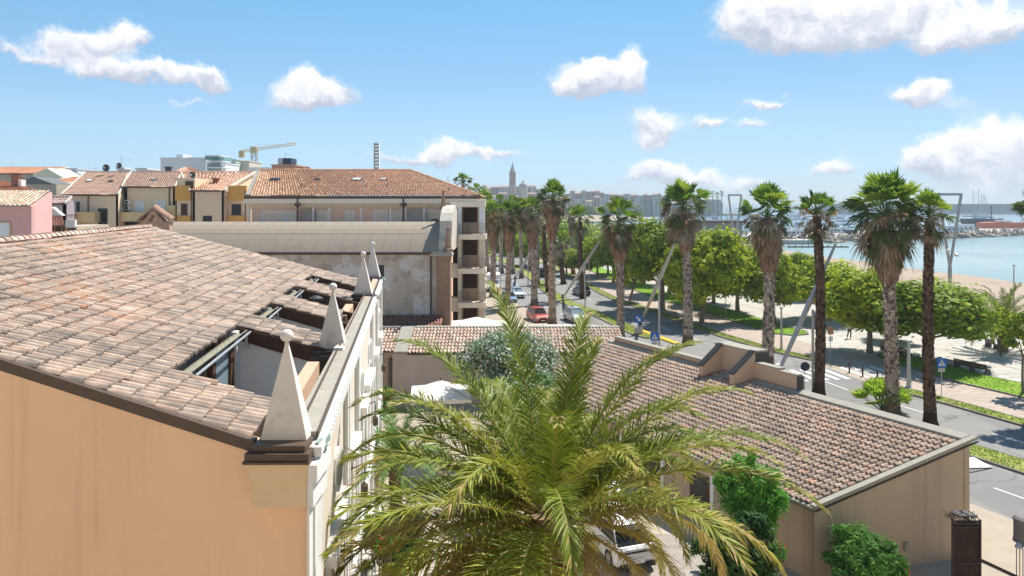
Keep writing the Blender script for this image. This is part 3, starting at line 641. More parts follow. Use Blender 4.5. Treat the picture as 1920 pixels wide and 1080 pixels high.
# doors and windows in the courtyard side of the annex
sd = Vector((eB.x-eA.x, eB.y-eA.y, 0)); sl = sd.length; sdn = sd.normalized(); no = Vector((-sdn.y, sdn.x, 0)); no = no if no.x < 0 else -no
for k, t in enumerate((2.2,5.5,8.8,12.0,15.4,18.8)):
    q = Vector((eA.x,eA.y,0)) + sdn*t; mb = MB(); mb.obox(q, sdn*1.2, no*.05, (0,0,2.25)); dr = mb.build('door', M_dkwood, annex); mb = MB(); mb.obox(q + sdn*.15 + Vector((0,0,.9)) + no*.05, sdn*.9, no*.015, (0,0,1.2)); mb.build('pane', M_glassd, dr)
    mb = MB(); mb.obox(q - sdn*.35, sdn*.2, no*.12, (0,0,2.4)); mb.build('pillar', M_white, annex)
# stepped parapet walls standing on the ridge, with two sloping buttresses
nz_ = nsd.normalized(); nh = Vector((nz_.x, nz_.y, 0)).normalized()
mb = MB(); cp = MB(); bk = MB(); dk = MB()
def pwall(px0, px1, h, th=.32, z0=4.5):
    a, b = RL(px0), RL(px1); a.z = b.z = z0; a = a - nh*.1; b = b - nh*.1
    mb.obox(a, b-a, -nh*th, (0,0,NZ+h-z0)); cp.obox(a + nh*.06 + Vector((0,0,NZ+h-z0)) , (b-a), -nh*(th+.12), (0,0,.07)); bk.obox(a + nh*.03 + Vector((0,0,.1)), b-a, -nh*.04, (0,0,.50)); return a, b
pwall(1150, 1338, .35); pwall(1338, 1410, 1.60, .9); a, b = pwall(1410, 1458, .98, .35); pwall(1458, 1492, .86, .30)
q = RL(1410); q.z = 4.7; dk.obox(q + e1*-.06 - nh*1.06, e1*.05, nh*.98, (0,0,1.82)); q = RL(1492); q.z = 4.7; dk.obox(q - e1*.055 - nh*.46, e1*.05, nh*.40, (0,0,1.10))
for px in (1345, 1404):
    p = RL(px); p.z = 0; w = -e1*.32; f = nh
    poly = [p + f*-.12 + Vector((0,0,4.5)), p + f*1.25 + Vector((0,0,4.35)), p + f*1.25 + Vector((0,0,5.35)), p + f*-.12 + Vector((0,0,NZ+1.60))]
    mb.prism(poly, w); bb = [poly[0]+Vector((0,0,.1)), poly[1]+f*.03, poly[1]+f*.03+Vector((0,0,.45)), poly[0]+Vector((0,0,.6))]; bk.prism([x - w*.08 for x in bb], w*1.16)
    dk.obox(poly[2] - w*.12 + f*.05 , (poly[3]-poly[2])*1.02, w*1.24, (0,0,.08))
pw_ = mb.build('parapet_wall', M_pstucco, annex); cp.build('coping', M_cap, pw_); bk.build('skirting', mat('terracotta_band', (.40,.20,.12), .85, .15, 3), pw_); split_build(dk, 'metal_cheek', M_slate, pw_)

# back range across the courtyard
back = thing('courtyard_range', 'single storey range with pinkish plaster wall and tiled roof closing the courtyard', 'building', (-6, 52, 0))
yE, zE = 51.0, 3.85; yR, zR = 54.6, 5.05
PAL_B = [(.55,.40,.31),(.60,.46,.37),(.52,.37,.29),(.63,.50,.41),(.48,.35,.28),(.60,.42,.31)]
xr = lambda px, Y: (px-960)/F*Y
mb = MB(); tiles(mb, (xr(764,yE),yE,zE),(xr(764,yE),yR,zR),(8.6,yR,zR),(8.6,yE,zE), 62, 8, PAL_B, h=.10, lift=.06, seed=9, blot=.08)
tiles(mb, (xr(690,yE),yE+.4,zE),(xr(690,yE),yR+.3,zR),(xr(738,yE),yR+.3,zR),(xr(738,yE),yE+.4,zE), 7, 8, PAL_B, h=.10, lift=.06, seed=19, blot=.08)
br = mb.build('roof', M_tile, back)
mb = MB(); mb.prism([(xr(738,yE),yE-.05,zE),(xr(738,yE),yR,zR+.04),(xr(738,yE),yR,zR+.16),(xr(738,yE),yE-.05,zE+.12)], (xr(764,yE)-xr(738,yE),0,0)); mb.obox((xr(690,yE),yR,zR-.05),(8.6-xr(690,yE),0,0),(0,.5,0),(0,0,.17)); mb.build('coping', M_cap, br)
mb = MB(); mb.obox((xr(764,yE),yE-.12,zE-.13),(8.6-xr(764,yE),0,0),(0,.12,0),(0,0,.1)); mb.build('gutter', M_slate, br)
M_pinkpl = mat('pinkish_plaster', (.47,.38,.31), .9, .08, .8, stain=(.58,.49,.42), sscale=.6, sstr=.4)
mb = MB(); mb.box((xr(736,yE),yE,0),(8.6,yR,zE-.05)); mb.build('wall', M_pinkpl, back)
mb = MB(); mb.box((xr(640,yE),yE+.4,0),(xr(736,yE)-.01,yR,zE-.05)); mb.build('stone_wall', mat('tuff_stone', (.40,.28,.19), .95, .2, 1.5, stretch=(1,1,2.5)), back)
mb = MB(); mb.box((xr(727,yE),yE+.2,0),(xr(733,yE),yE+.4,3.4)); mb.build('down_pipe', M_bronze, back)
# red tiled flat strip roof behind
mb = MB(); tiles(mb, (xr(700,56),55.6,4.9),(xr(700,56),57.6,5.6),(xr(828,56),57.6,5.6),(xr(828,56),55.6,4.9), 24, 4, [(.30,.14,.10),(.26,.11,.08),(.36,.18,.12)], h=.09, lift=.05, seed=2); 
lr = thing('lean_to', 'low lean-to with dark red tiles against the church wall', 'shed', (xr(764,56),56,0)); mb.build('roof', M_tile, lr); mb = MB(); mb.box((xr(700,56),55.7,0),(xr(826,56),57.5,4.85)); mb.build('wall', M_pinkpl, lr)

# ================================================================ CHURCH with barrel roof
church = thing('church', 'old church with grey barrel roof, stained plaster wall and curved gable ends', 'church', (-16, 60, 0))
yC = 58.0; zC = H - (472-HZ)/F*yC
xl, xrr = xr(505-250, yC), xr(821, yC)
def stained():
    m = bpy.data.materials.new('stained_plaster'); m.use_nodes = True; T = NT(m.node_tree); b = T.n('ShaderNodeBsdfPrincipled'); out = T.n('ShaderNodeOutputMaterial'); geo = T.n('ShaderNodeNewGeometry').outputs['Position']
    n1 = T.noise(geo, .38, 6, .6, .6); n2 = T.noise(geo, 1.1, 5, .6); n3 = T.noise(T.vmath('MULTIPLY', geo, (1,1,.2)), .8, 4, .5)
    c = T.mix(T.smooth(n3, .3, .7), (.44,.37,.30,1), (.54,.47,.39,1)); c = T.mix(T.smooth(n1, .50, .53), c, (.60,.565,.53,1)); c = T.mix(T.math('MULTIPLY', T.smooth(n2, .57, .60), .7), c, (.34,.29,.24,1))
    T.set(b, 'Base Color', c); T.set(b, 'Roughness', .95); T.t.links.new(b.outputs[0], out.inputs[0]); return m
mb = MB(); mb.box((xl, yC, 0), (xrr, yC+9, zC-.25)); mb.build('wall', stained(), church)
M_barrel = mat('barrel_felt', (.36,.30,.235), .92, .10, .5, spec=.15, stain=(.25,.215,.175), sscale=.5, sstr=.5, stretch=(.25,1,1))
mb = MB(); m = 18; z0 = zC; hh = H - (416-HZ)/F*(yC+3.6) - zC; prof = [(yC-.35 + (4.6)*(1-cos(pi*k/m)), z0 + hh*(1-abs(1-2*(.5-.5*cos(pi*k/m)))**2.1)) for k in range(m+1)]; nx = 22
for i in range(nx):
    xa, xb = lerp(xl, xrr+.1, i/nx), lerp(xl, xrr+.1, (i+1)/nx)
    for k in range(m): (ya,za),(yb,zb_) = prof[k], prof[k+1]; mb.face([(xa,ya,za),(xb,ya,za),(xb,yb,zb_),(xa,yb,zb_)])
cr = mb.build('barrel_roof', M_barrel, church)
mb = MB()
for i in range(1, nx):
    xa = lerp(xl, xrr, i/nx)
    for k in range(m): (ya,za),(yb,zb_) = prof[k], prof[k+1]; mb.face([(xa-.02,ya,za+.012),(xa+.02,ya,za+.012),(xa+.02,yb,zb_+.012),(xa-.02,yb,zb_+.012)])
for k in (5,): (ya,za) = prof[k]; mb.face([(xl,ya,za+.012),(xrr,ya,za+.012),(xrr,ya+.06,za+.05),(xl,ya+.06,za+.05)])
mb.build('felt_joints', mat('felt_joint', (.27,.235,.20), .95), cr)
mb = MB(); mb.box((xl, yC-.42, zC-.16), (xrr+.1, yC-.02, zC-.0)); mb.build('gutter', M_bronze, cr)
mb = MB(); mb.tube([(xr(808,yC), yC-.12, zC-.1), (xr(808,yC), yC-.12, 4)], .07, 8); mb.build('down_pipe', M_slate, church)
mb = MB(); mb.box((xr(704,yC), yC-.03, H-(524-HZ)/F*yC), (xr(720,yC), yC+.2, H-(497-HZ)/F*yC)); mb.build('window', M_glassd, church)
# east front: stone pier, curved gable slab, obelisks
M_tuff = mat('brown_tuff', (.30,.19,.13), .95, .18, 1.2, stain=(.42,.28,.19), sscale=1.5, sstr=.6)
mb = MB(); X0, X1 = xr(819,yC), xr(845,yC); mb.box((X0, yC-.35, 0), (X1, yC+.9, zC-.3)); mb.build('corner_pier', M_tuff, church)
mb = MB(); mb.box((X0-.5, yC-.55, zC-.33), (X1+.18, yC+1.0, zC-.14)); mb.box((X0-.4, yC-.48, zC-.14), (X1+.1, yC+.95, zC+.02)); mb.build('pier_cornice', M_cap, church)
mb = MB(); ptsb = [(yC-.1,zC),(yC-.05,zC+.6),(yC+.5,zC+1.6),(yC+.7,zC+2.6),(yC+1.6,zC+3.3),(yC+2.9,zC+3.75),(yC+4.2,zC+3.95),(yC+5.5,zC+3.75),(yC+6.8,zC+3.3),(yC+7.7,zC+2.6),(yC+8,zC+1.5),(yC+8.5,zC)]
mb.prism([(xr(823,yC), a, b) for a, b in ptsb], (1.05,0,0)); gb_ = mb.build('curved_gable', mat('gable_plaster', (.62,.55,.47), .9, .12, 1.2, stain=(.3,.27,.23), sscale=.8, sstr=.5), church)
def stone_obelisk(x, y, z, h, name, m_=None):
    mb = MB(); mb.lathe((x,y,z), [(h*.20,0),(h*.20,h*.10),(h*.13,h*.13),(h*.13,h*.2),(h*.05,h*.86),(h*.09,h*.9),(h*.1,h*.95),(h*.04,h)], 4 if m_ is None else 8); mb.build(name, M_tuff, church)
stone_obelisk(xr(840,yC), yC-.1, zC+.02, 2.1, 'stone_obelisk'); stone_obelisk(xr(830,yC+3), yC+3.6, zC+3.6, 1.7, 'stone_obelisk')
mb = MB(); mb.tube([(xr(823,yC), yC+.3, zC+2.6),(xr(815,yC), yC+.3, zC+2.75),(xr(805,yC), yC+.3, zC+2.6)], [.12,.12,.05], 6); mb.box((xr(816,yC), yC+.2, zC+2.5), (xr(823,yC), yC+.5, zC+2.75)); mb.build('gargoyle', M_slate, church)
# west bell-cote with curved pediment
yB = yC + 1; 
mb = MB(); cx = xr(287,yB); zb_ = H-(452-HZ)/F*yB; 
arch = [(-1.45,1.5),(-1.0,1.55),(-.55,2.1),(-.2,2.6),(0,2.7),(.2,2.6),(.55,2.1),(1.0,1.7),(1.5,1.6)]
top = [(cx+a*.95, yB, zb_+b) for a, b in arch]; bot = [(cx+a*.80, yB, zb_+b-.38) for a, b in arch]
for i in range(len(arch)-1): mb.obox(bot[i], Vector(bot[i+1])-Vector(bot[i]), Vector(top[i])-Vector(bot[i]), (0,.9,0))
for sx in (-1, 1): mb.box((cx+sx*1.15-.22, yB+.1, zb_-2), (cx+sx*1.15+.22, yB+.8, zb_+1.35))
inner = [(cx + cos(pi*k/8)*.65, zb_ + .55 + sin(pi*k/8)*.75) for k in range(9)]
for i in range(8): a, b = inner[i], inner[i+1]; ta = (cx + (a[0]-cx)*1.7, a[1]+.45); tb = (cx+(b[0]-cx)*1.7, b[1]+.45); mb.prism([(a[0],yB+.15,a[1]),(b[0],yB+.15,b[1]),(tb[0],yB+.15,min(tb[1],zb_+1.9)),(ta[0],yB+.15,min(ta[1],zb_+1.9))], (0,.6,0))
mb.box((cx-1.4, yB, zb_-2),(cx+1.4, yB+.9, zb_-.3)); mb.build('bell_cote', mat('cote_plaster', (.52,.36,.26), .9, .2, 2.0, stain=(.33,.22,.16), sscale=2, sstr=.6), church)
mb = MB(); ridge_caps(mb, (cx-1.5,yB+.45,zb_+1.6),(cx,yB+.45,zb_+2.78), 6, .5, ((.42,.25,.17),)); ridge_caps(mb, (cx,yB+.45,zb_+2.78),(cx+1.55,yB+.45,zb_+1.7), 6, .5, ((.42,.25,.17),)); mb.build('cote_tiles', M_tile, church)

# ================================================================ HOTEL behind the viewpoint (the photograph is taken from its balcony)
hotel = thing('hotel', 'warm cream hotel front with balconies facing the villa and the courtyard', 'hotel', (0,-2,0))
mb = MB(); mb.box((-34,-16,0),(30,-2.2,24)); mb.build('wall', mat('hotel_front', (.82,.66,.47), .9, .04, .3), hotel)
mb = MB()
for z in (3.2,6.6,10.0,13.4,20.2): mb.box((-34,-2.19,z),(30,-.9,z+.18))
split_build(mb, 'balcony_slab', M_white, hotel); mb = MB()
for z in (3.6,7.0,10.4,13.8,17.2):
    for k in range(12): x = -33+k*5.3; mb.box((x,-2.2,z),(x+1.2,-2.17,z+2.2))
split_build(mb, 'window', M_glassd, hotel)
# ================================================================ LONG APARTMENT BLOCK
def ZY(py, Y): return H - (py - HZ)/F*Y
apt = thing('apartment_block', 'long pale pink apartment block with orange hipped roof, skylights and stacked corner balconies', 'building', (-10, 68, 0))
Ya, Yr = 66.0, 74.5
PAL_O = [(.72,.44,.28),(.76,.48,.31),(.68,.40,.25),(.78,.52,.35),(.66,.38,.24),(.74,.47,.32)]
x0, x1 = xr(463, Ya), xr(898, Ya); xra, xrb = xr(484, Yr), xr(769, Yr); zE_, zR_ = ZY(367, Ya), ZY(320, Yr)
mb = MB(); tiles(mb, (x0,Ya,zE_),(xra,Yr,zR_),(xrb,Yr,zR_),(x1,Ya,zE_), 78, 20, PAL_O, h=.10, lift=.06, seg=4, seed=21, blot=.05)
ar = mb.build('roof', M_tilefar, apt)
mb = MB(); tiles(mb, (x1,Ya,zE_),(xrb,Yr,zR_),(xrb+.05,Yr+.05,zR_),(x1,Ya+17,zE_), 40, 20, PAL_O, h=.08, lift=.05, seg=3, seed=22, blot=.05); mb.build('hip_tiles', M_tilefar, ar)
mb = MB(); ridge_caps(mb, (xra,Yr,zR_+.05),(xrb,Yr,zR_+.05), 50, .2, ((.55,.32,.2),)); ridge_caps(mb, (xrb,Yr,zR_+.05),(x1,Ya,zE_+.05), 40, .2, ((.5,.3,.2),)); mb.build('ridge_tiles', M_tilefar, ar)
mb = MB(); mb.obox((x0-.15,Ya,zE_-.05),(xra-x0,Yr-Ya,zR_-zE_),(.4,0,0),(0,0,.18)); mb.build('verge', M_cap, ar)
mb = MB(); mb.box((x0-.2,Ya-.25,zE_-.30),(x1+.2,Ya-.02,zE_-.02)); mb.build('gutter', M_bronze, ar)
M_soff = mat('soffit_cream', (.86,.74,.60), .85, .03, 1)
mb = MB(); mb.box((x0-.3,Ya-.2,zE_-.72),(xr(912,Ya),Ya+.15,zE_-.31)); mb.prism([(x0,Ya+.15,zE_-.72),(x0,Ya+.15,zE_-.35),(x0,Ya+.9,zE_-1.0),(x0,Ya+.9,zE_-1.3)], (x1-x0+.2,0,0)); mb.build('eaves', M_soff, ar)
yW = Ya + .9; M_pink = mat('pale_pink_render', (.82,.57,.45), .9, .05, .6); M_sh = mat('roller_shutter', (.78,.68,.55), .7, .05, 2.0)
xw1 = xr(846, yW); mb = MB(); mb.box((x0+.1,yW,0),(xw1,yW+12,zE_-.7)); mb.box((x0+.1, yW-.8, 0), (xw1, yW-.01, zE_-4.3)); mb.build('wall', M_pink, apt)
def awin(pxa, pxb, pya, pyb):
    s = MB(); X0, X1, Z1, Z0 = xr(pxa,yW), xr(pxb,yW), ZY(pya,yW), ZY(pyb,yW); s.box((X0-.15,yW-.07,Z0),(X0,yW,Z1+.15)); s.box((X1,yW-.07,Z0),(X1+.15,yW,Z1+.15)); s.box((X0,yW-.07,Z1),(X1,yW,Z1+.15)); f = s.build('window_frame', M_white, apt)
    s = MB(); s.box((X0,yW-.035,Z0),(X1,yW-.003,Z1)); n = int((Z1-Z0)/.16)
    for k in range(n): s.box((X0+.02,yW-.05,Z0+k*.16),(X1-.02,yW-.036,Z0+k*.16+.13))
    s.build('roller_shutter', M_sh, f)
for a in ((493,534,399,440),(541,552,399,440),(597,612,399,440),(650,662,398,440),(704,724,398,440),(738,751,398,440),(800,836,397,440)): awin(*a)
mb = MB()
for px in (466,558,587,617,677,732,760.5,795): mb.box((xr(px,Ya)-.06,Ya-.0,ZY(445,Ya)),(xr(px,Ya)+.06,Ya+.12,ZY(389,Ya)))
split_build(mb, 'mullion_post', M_white, apt)
mb = MB()
for px in (559, 757): mb.tube([(xr(px,Ya),Ya-.2,zE_-.3),(xr(px,Ya),Ya-.15,zE_-.9),(xr(px,Ya),Ya-.15,8)], .09, 8); mb.lathe((xr(px,Ya),Ya-.17,ZY(389,Ya)), [(.1,0),(.3,.25),(.32,.4)], 8)
mb.build('down_pipe', M_bronze, apt)
mb = MB()
for a, b in ((561,586),(763,794)): mb.box((xr(a,Ya),Ya+.3,ZY(445,Ya)),(xr(b,Ya),Ya+.34,ZY(394,Ya)))
split_build(mb, 'privacy_screen', mat('grey_screen', (.40,.34,.30), .8, .1, 4), apt)
# corner tower of balconies
yT = 64.6; M_travert = mat('travertine', (.64,.57,.47), .85, .10, .8, stain=(.54,.42,.30), sscale=1.4, sstr=.5)
floors = [ZY(385,yT), ZY(443,yT), ZY(507,yT), ZY(571,yT), ZY(636,yT)]
mb = MB()
for k, z in enumerate(floors[1:4]): mb.box((xr(859,yT),yT,z-.32),(xr(911,yT),yT+2.2,z+.16)); mb.box((xr(844,yT),yT+.5,z-.75),(xr(860,yT),yT+2.2,z+.55))
mb.box((xr(844,yT),yT+.25,floors[0]-.15),(xr(909,yT),yT+2.2,floors[0]+.35)); 
split_build(mb, 'balcony_slab', M_soff, apt)
for k in range(4):
    mb = MB(); zt, zb = (floors[0]-.15 if k == 0 else floors[k]-.33), floors[k+1]+.17
    mb.box((xr(858,yT),yT+.3,zb),(xr(864.5,yT),yT+.75,zt)); mb.box((xr(898,yT),yT+.3,zb),(xr(908,yT),yT+.9,zt)); split_build(mb, 'column', M_white if k < 1 else M_travert, apt)
    mb = MB(); mb.box((xr(846,yT),yT+1.9,zb),(xr(908,yT),yT+2.3,zt)); bw = mb.build('balcony_wall', mat('balcony_wall', (.42,.32,.25), .85, .1, 1.0), apt)
    mb = MB(); mb.box((xr(846,yT),yT+1.84,zb),(xr(857,yT),yT+1.89,zt-.2)); mb.box((xr(866,yT),yT+1.84,lerp(zb,zt,.42)),(xr(893,yT),yT+1.89,zt-.12)); split_build(mb, 'dark_opening', mat('opening_shade', (.045,.022,.016), .8), bw)  # flat matte panels, the openings' deep shade painted as their colour
    if k < 3:
        r = MB()
        for i in range(5): r.tube([(xr(861,yT),yT+.08,zb+.2+i*.2),(xr(910,yT),yT+.08,zb+.2+i*.2),(xr(910,yT),yT+2,zb+.2+i*.2)], .018, 5)
        for i in range(4): x = lerp(xr(861,yT), xr(910,yT), i/3); r.tube([(x,yT+.08,zb),(x,yT+.08,zb+1.02)], .025, 5)
        r.build('railing', M_bronze, apt)
mb = MB(); mb.box((xr(846,yT),yT+.6,0),(xr(865,yT),yT+2.2,floors[4])); mb.build('ground_storey', M_travert, apt)
# skylights, vents on the long roof
def on_roof(px, py, A, B, C, D):
    A, B, D = map(Vector, (A, B, D)); n = (D-A).cross(B-A).normalized(); o = Vector((0,0,H)); d = Vector(((px-960)/F, 1, -(py-HZ)/F)); t = (A-o).dot(n)/d.dot(n); return o + d*t, (n if n.z > 0 else -n)
def skylight(px, py, w, q, parent, material=M_glassb, open_=0.0):
    p, n = on_roof(px, py, *q); e = Vector((1,0,0)); u = n.cross(e).normalized(); u = u if u.z > 0 else -u; hgt = w*.75
    s = MB(); s.obox(p - e*w/2 - u*hgt/2 + n*.02, e*w, u*hgt, n*.14); f = s.build('skylight_frame', M_slate, parent)
    s = MB(); s.obox(p - e*w*.38 - u*hgt*.36 + n*.162, e*w*.76, u*hgt*.72, n*.03 + u*open_*0); s.build('pane', material, f)
qA = ((x0,Ya,zE_),(xra,Yr,zR_),None,(x1,Ya,zE_))
M_skyl = mat('bright_blind', (.75,.78,.80), .4)
for px, w, m_ in ((515,.95,M_glassd),(595,.6,M_slate),(669,.95,M_skyl),(719,.6,M_skyl)): skylight(px, 338, w*1.1, qA, ar, m_)
for px, py in ((565,352),(686,352),(725,352),(842,358)): p, n = on_roof(px, py, *qA); mb = MB(); mb.tube([p,p+Vector((0,0,.35)),p+Vector((.12,0,.45))], .05, 6); mb.build('vent_pipe', M_bronze, ar)

# ================================================================ ROW HOUSES to the west
def house(name, label, Y, pxl, pxr, pye, pyr, depth, wallm, pal, seed, nu, nv, parts=(), inset=0, vergew=.25, pxrl=None, pxrr=None, group=None, tk=.09, bottom=0.0):
    """frontal gabled house: eave line at row pye from pxl to pxr, ridge at row pyr"""
    h = thing(name, label, 'house', (xr((pxl+pxr)/2, Y), Y, 0), group); Yr_ = Y + depth
    a, b = xr(pxl, Y), xr(pxr, Y); ra, rb = xr(pxrl if pxrl is not None else pxl + (960-pxl)*0, Yr_) if pxrl is not None else a, (xr(pxrr, Yr_) if pxrr is not None else b)
    ze, zr = ZY(pye, Y), ZY(pyr, Yr_)
    mb = MB(); tiles(mb, (a,Y,ze),(ra,Yr_,zr),(rb,Yr_,zr),(b,Y,ze), nu, nv, pal, h=tk, lift=.05, seg=4, seed=seed, blot=.12); rf = mb.build('roof', M_tilefar, h)
    mb = MB(); ridge_caps(mb, (ra,Yr_,zr+.03),(rb,Yr_,zr+.03), int(abs(rb-ra)/.5)+1, .18, (pal[0],)); mb.build('ridge_tiles', M_tilefar, rf)
    mb = MB(); mb.obox((b-.02,Y-.1,ze-.1),(rb-b,Yr_-Y,zr-ze),(.22,0,0),(0,0,.25)); mb.obox((a-.2,Y-.1,ze-.1),(ra-a,Yr_-Y,zr-ze),(.22,0,0),(0,0,.22)); split_build(mb, 'verge', M_cream, rf)
    mb = MB(); mb.box((a-.1,Y-.16,ze-.17),(b+.1,Y-.02,ze-.02)); mb.build('gutter', M_bronze, rf)
    mb = MB(); yw = Y + .25; mb.prism([(b-.1,yw,bottom),(b-.1,yw,ze-.05),(rb-.1,Yr_,zr-.1),(rb-.1+.0,Yr_+depth*.6,ze),(b-.1,Yr_+depth*.6,bottom)], (-.3,0,0)); mb.prism([(a+.1,yw,bottom),(a+.1,yw,ze-.05),(ra+.1,Yr_,zr-.1),(a+.1,Yr_+depth*.6,ze),(a+.1,Yr_+depth*.6,bottom)], (.3,0,0)); mb.box((a+.1,yw,bottom),(b-.1,yw+.3,ze-.06)); mb.build('wall', wallm, h)
    return h, rf, (a,b,ze,zr,yw), ((a,Y,ze),(ra,Yr_,zr),None,(b,Y,ze))
def hwin(h, Y, pxa, pxb, pya, pyb, m_=M_glassd, frame=M_white, nm='window', bars=True, proud=.06):
    X0, X1, Z1, Z0 = xr(pxa,Y), xr(pxb,Y), ZY(pya,Y), ZY(pyb,Y); s = MB(); t = .09
    s.box((X0-t,Y-proud,Z0-t),(X0,Y,Z1+t)); s.box((X1,Y-proud,Z0-t),(X1+t,Y,Z1+t)); s.box((X0,Y-proud,Z1),(X1,Y,Z1+t)); s.box((X0,Y-proud,Z0-t),(X1,Y,Z0))
    if bars: s.box(((X0+X1)/2-.04,Y-proud,Z0),((X0+X1)/2+.04,Y-.012,Z1))
    f = s.build(nm, frame, h); s = MB(); s.box((X0,Y-.01,Z0),(X1,Y-.003,Z1)); s.build('pane', m_, f); return f
def box_part(h, nm, Y, pxa, pxb, pya, pyb, out, material, inn=0.0):
    s = MB(); s.box((xr(pxa,Y-out),Y-out,ZY(pyb,Y-out)),(xr(pxb,Y-out),Y-inn,ZY(pya,Y-out))); return s.build(nm, material, h)
def ac_unit(h, Y, px, py):
    X, Z = xr(px,Y), ZY(py,Y); s = MB(); s.box((X-.4,Y-.32,Z-.28),(X+.4,Y-.02,Z+.28)); o = s.build('air_conditioner', M_white, h, bevel=.02); s = MB(); s.tube([(X-.1,Y-.335,Z),(X-.1,Y-.322,Z)], .22, 16); s.build('fan_grille', M_slate, o)
M_beige = mat('beige_render', (.86,.67,.46), .9, .05, .5, stain=(.66,.56,.43), sscale=.5, sstr=.3)
M_yell = mat('yellow_render', (.74,.56,.30), .9, .06, .8); M_oran = mat('orange_render', (.78,.42,.12), .9, .06, .8)
PAL_Br = [(.42,.27,.20),(.46,.30,.22),(.38,.25,.19),(.50,.33,.24),(.40,.28,.22)]
PAL_L = [(.62,.36,.24),(.66,.40,.27),(.58,.33,.22),(.70,.46,.33)]
Yh = 88.0
h1, rf, (a,b,ze,zr,yw), q = house('row_house', 'beige row house with brown tiled roof carrying two satellite dishes', Yh, 117, 221, 365, 323, 9, M_beige, PAL_Br, 31, 30, 18, pxrl=162, pxrr=245)
hwin(h1, yw, 134.5, 150.5, 378, 397.5); hwin(h1, yw, 185.5, 200.5, 392, 421, frame=M_slate); skylight(168, 340, .9, q, rf, M_skyl); skylight(208, 341, .7, q, rf, M_glassd)
box_part(h1, 'balcony', yw, 124, 177, 397.5, 417, 1.3, M_yell); ac_unit(h1, yw, 156, 427)
mb = MB(); mb.tube([(xr(166,yw),yw-.1,ze-.1),(xr(166,yw),yw-.1,ZY(397,yw))], .07, 6); mb.build('down_pipe', M_bronze, h1)
h2, rf2, (a,b,ze,zr,yw), q = house('row_house', 'beige row house with two shuttered windows above a yellow balcony and stacked fan units', Yh+2.0, 231, 328, 350, 323, 7.5, M_beige, PAL_Br, 32, 27, 14, pxrl=244, pxrr=340)
hwin(h2, yw, 254.5, 269.5, 377.5, 396, M_skyl, M_white); hwin(h2, yw, 294, 309, 377.5, 396, M_skyl, M_white); skylight(288, 338, .9, q, rf2, M_glassb)
ac_unit(h2, yw, 241, 379); ac_unit(h2, yw, 241, 390); box_part(h2, 'balcony', yw, 223, 312, 398, 415, 1.4, M_yell); hwin(h2, yw, 225, 262, 417, 430, M_glassd, M_slate)
box_part(h2, 'parapet_block', yw, 313, 328, 385, 417, .6, M_yell)
mb = MB(); mb.tube([(xr(318,yw),yw-.1,ze-.1),(xr(318,yw),yw-.1,ZY(386,yw))], .07, 6); mb.tube([(xr(331,yw),yw-.1,ZY(376,yw)),(xr(331,yw),yw-.1,ZY(420,yw))], .07, 6); mb.build('down_pipe', M_bronze, h2)
h3, rf3, (a,b,ze,zr,yw), q = house('row_house', 'plain beige row house with orange recessed bays and a chimney between dark pipes', Yh-1, 358, 420, 357, 323, 10, M_beige, PAL_L, 33, 18, 16, pxrl=341, pxrr=478)
hwin(h3, yw, 382, 396, 406, 417, M_glassd, M_slate); 
mb = MB(); mb.box((a-2.2,yw+.6,0),(a+.1,yw+5,ze+1.6)); mb.box((b-.1,yw+.9,0),(b+3.0,yw+5,ze-.2)); split_build(mb, 'side_wall', M_beige, h3)
box_part(h3, 'orange_bay', yw+.6, 328, 357, 348, 376, .15, M_oran); box_part(h3, 'orange_bay', yw+.9, 428, 462, 348, 376, .35, M_oran); box_part(h3, 'orange_parapet', yw+.6, 330, 357, 404, 420, .2, M_oran); box_part(h3, 'orange_parapet', yw+.9, 428, 459, 404, 420, .3, M_oran)
hwin(h3, yw+.6, 341, 350, 383, 403, M_dkwood, M_bronze); hwin(h3, yw+.9, 436, 451, 384, 403, M_glassd, M_bronze); hwin(h3, yw+.58, 349, 361, 341, 357, M_dkwood, M_dkwood, bars=False)
mb = MB()
for px in (330.5,359,419.5,460): mb.tube([(xr(px,yw-.1),yw-.1,ze-.1 if px > 340 else ZY(376,yw)),(xr(px,yw-.1),yw-.1,ZY(425,yw))], .07, 6)
mb.build('down_pipe', M_bronze, h3)
p, n = on_roof(405, 343, *q); mb = MB(); mb.box((p.x-.3,p.y-.3,p.z-.2),(p.x+.3,p.y+.3,p.z+.55)); mb.box((p.x-.42,p.y-.42,p.z+.55),(p.x+.42,p.y+.42,p.z+.65)); mb.build('chimney', mat('brick_red', (.30,.11,.07), .9, .2, 4), rf3)
# satellite dishes with masts
def dish(label, px, py, Y, rpx, pbase):
    x, z = xr(px,Y), ZY(py,Y); r = rpx/F*Y; o = thing('satellite_dish', label, 'satellite dish', (x, Y, ZY(pbase,Y)), 'satellite dishes on the roofs'); s = MB(); m = 20; rings = 5; vs = []; fs = []
    for i in range(rings+1):
        t = i/rings
        for k in range(m): a = 2*pi*k/m; vs.append((x+cos(a)*r*t, Y-.35+.35*(t*t)*-1*0 + .3*(1-t*t), z+sin(a)*r*t))
    for i in range(rings):
        for k in range(m): fs.append((i*m+k,(i+1)*m+k,(i+1)*m+(k+1)%m,i*m+(k+1)%m))
    s.faces(vs, fs); s.build('dish', mat('dish_grey', (.10,.11,.13), .5, .15, 3), o); s = MB(); s.tube([(x,Y+.1,ZY(pbase,Y)),(x,Y+.1,z)], .05, 6); s.tube([(x,Y-.1,z-r),(x+.05,Y-.9,z-.1)], .03, 5); s.sphere((x+.05,Y-.95,z-.05), .12, 8, 6); s.build('mast', M_metal, o)
dish('large dark satellite dish on the brown ridge', 201.5, 315, 96, 6.8, 326); dish('smaller grey satellite dish beside an aerial on the brown ridge', 225.5, 310.5, 96, 5.2, 326); dish('dark satellite dish beside the orange bay roof', 363, 328, 90, 6.2, 337)
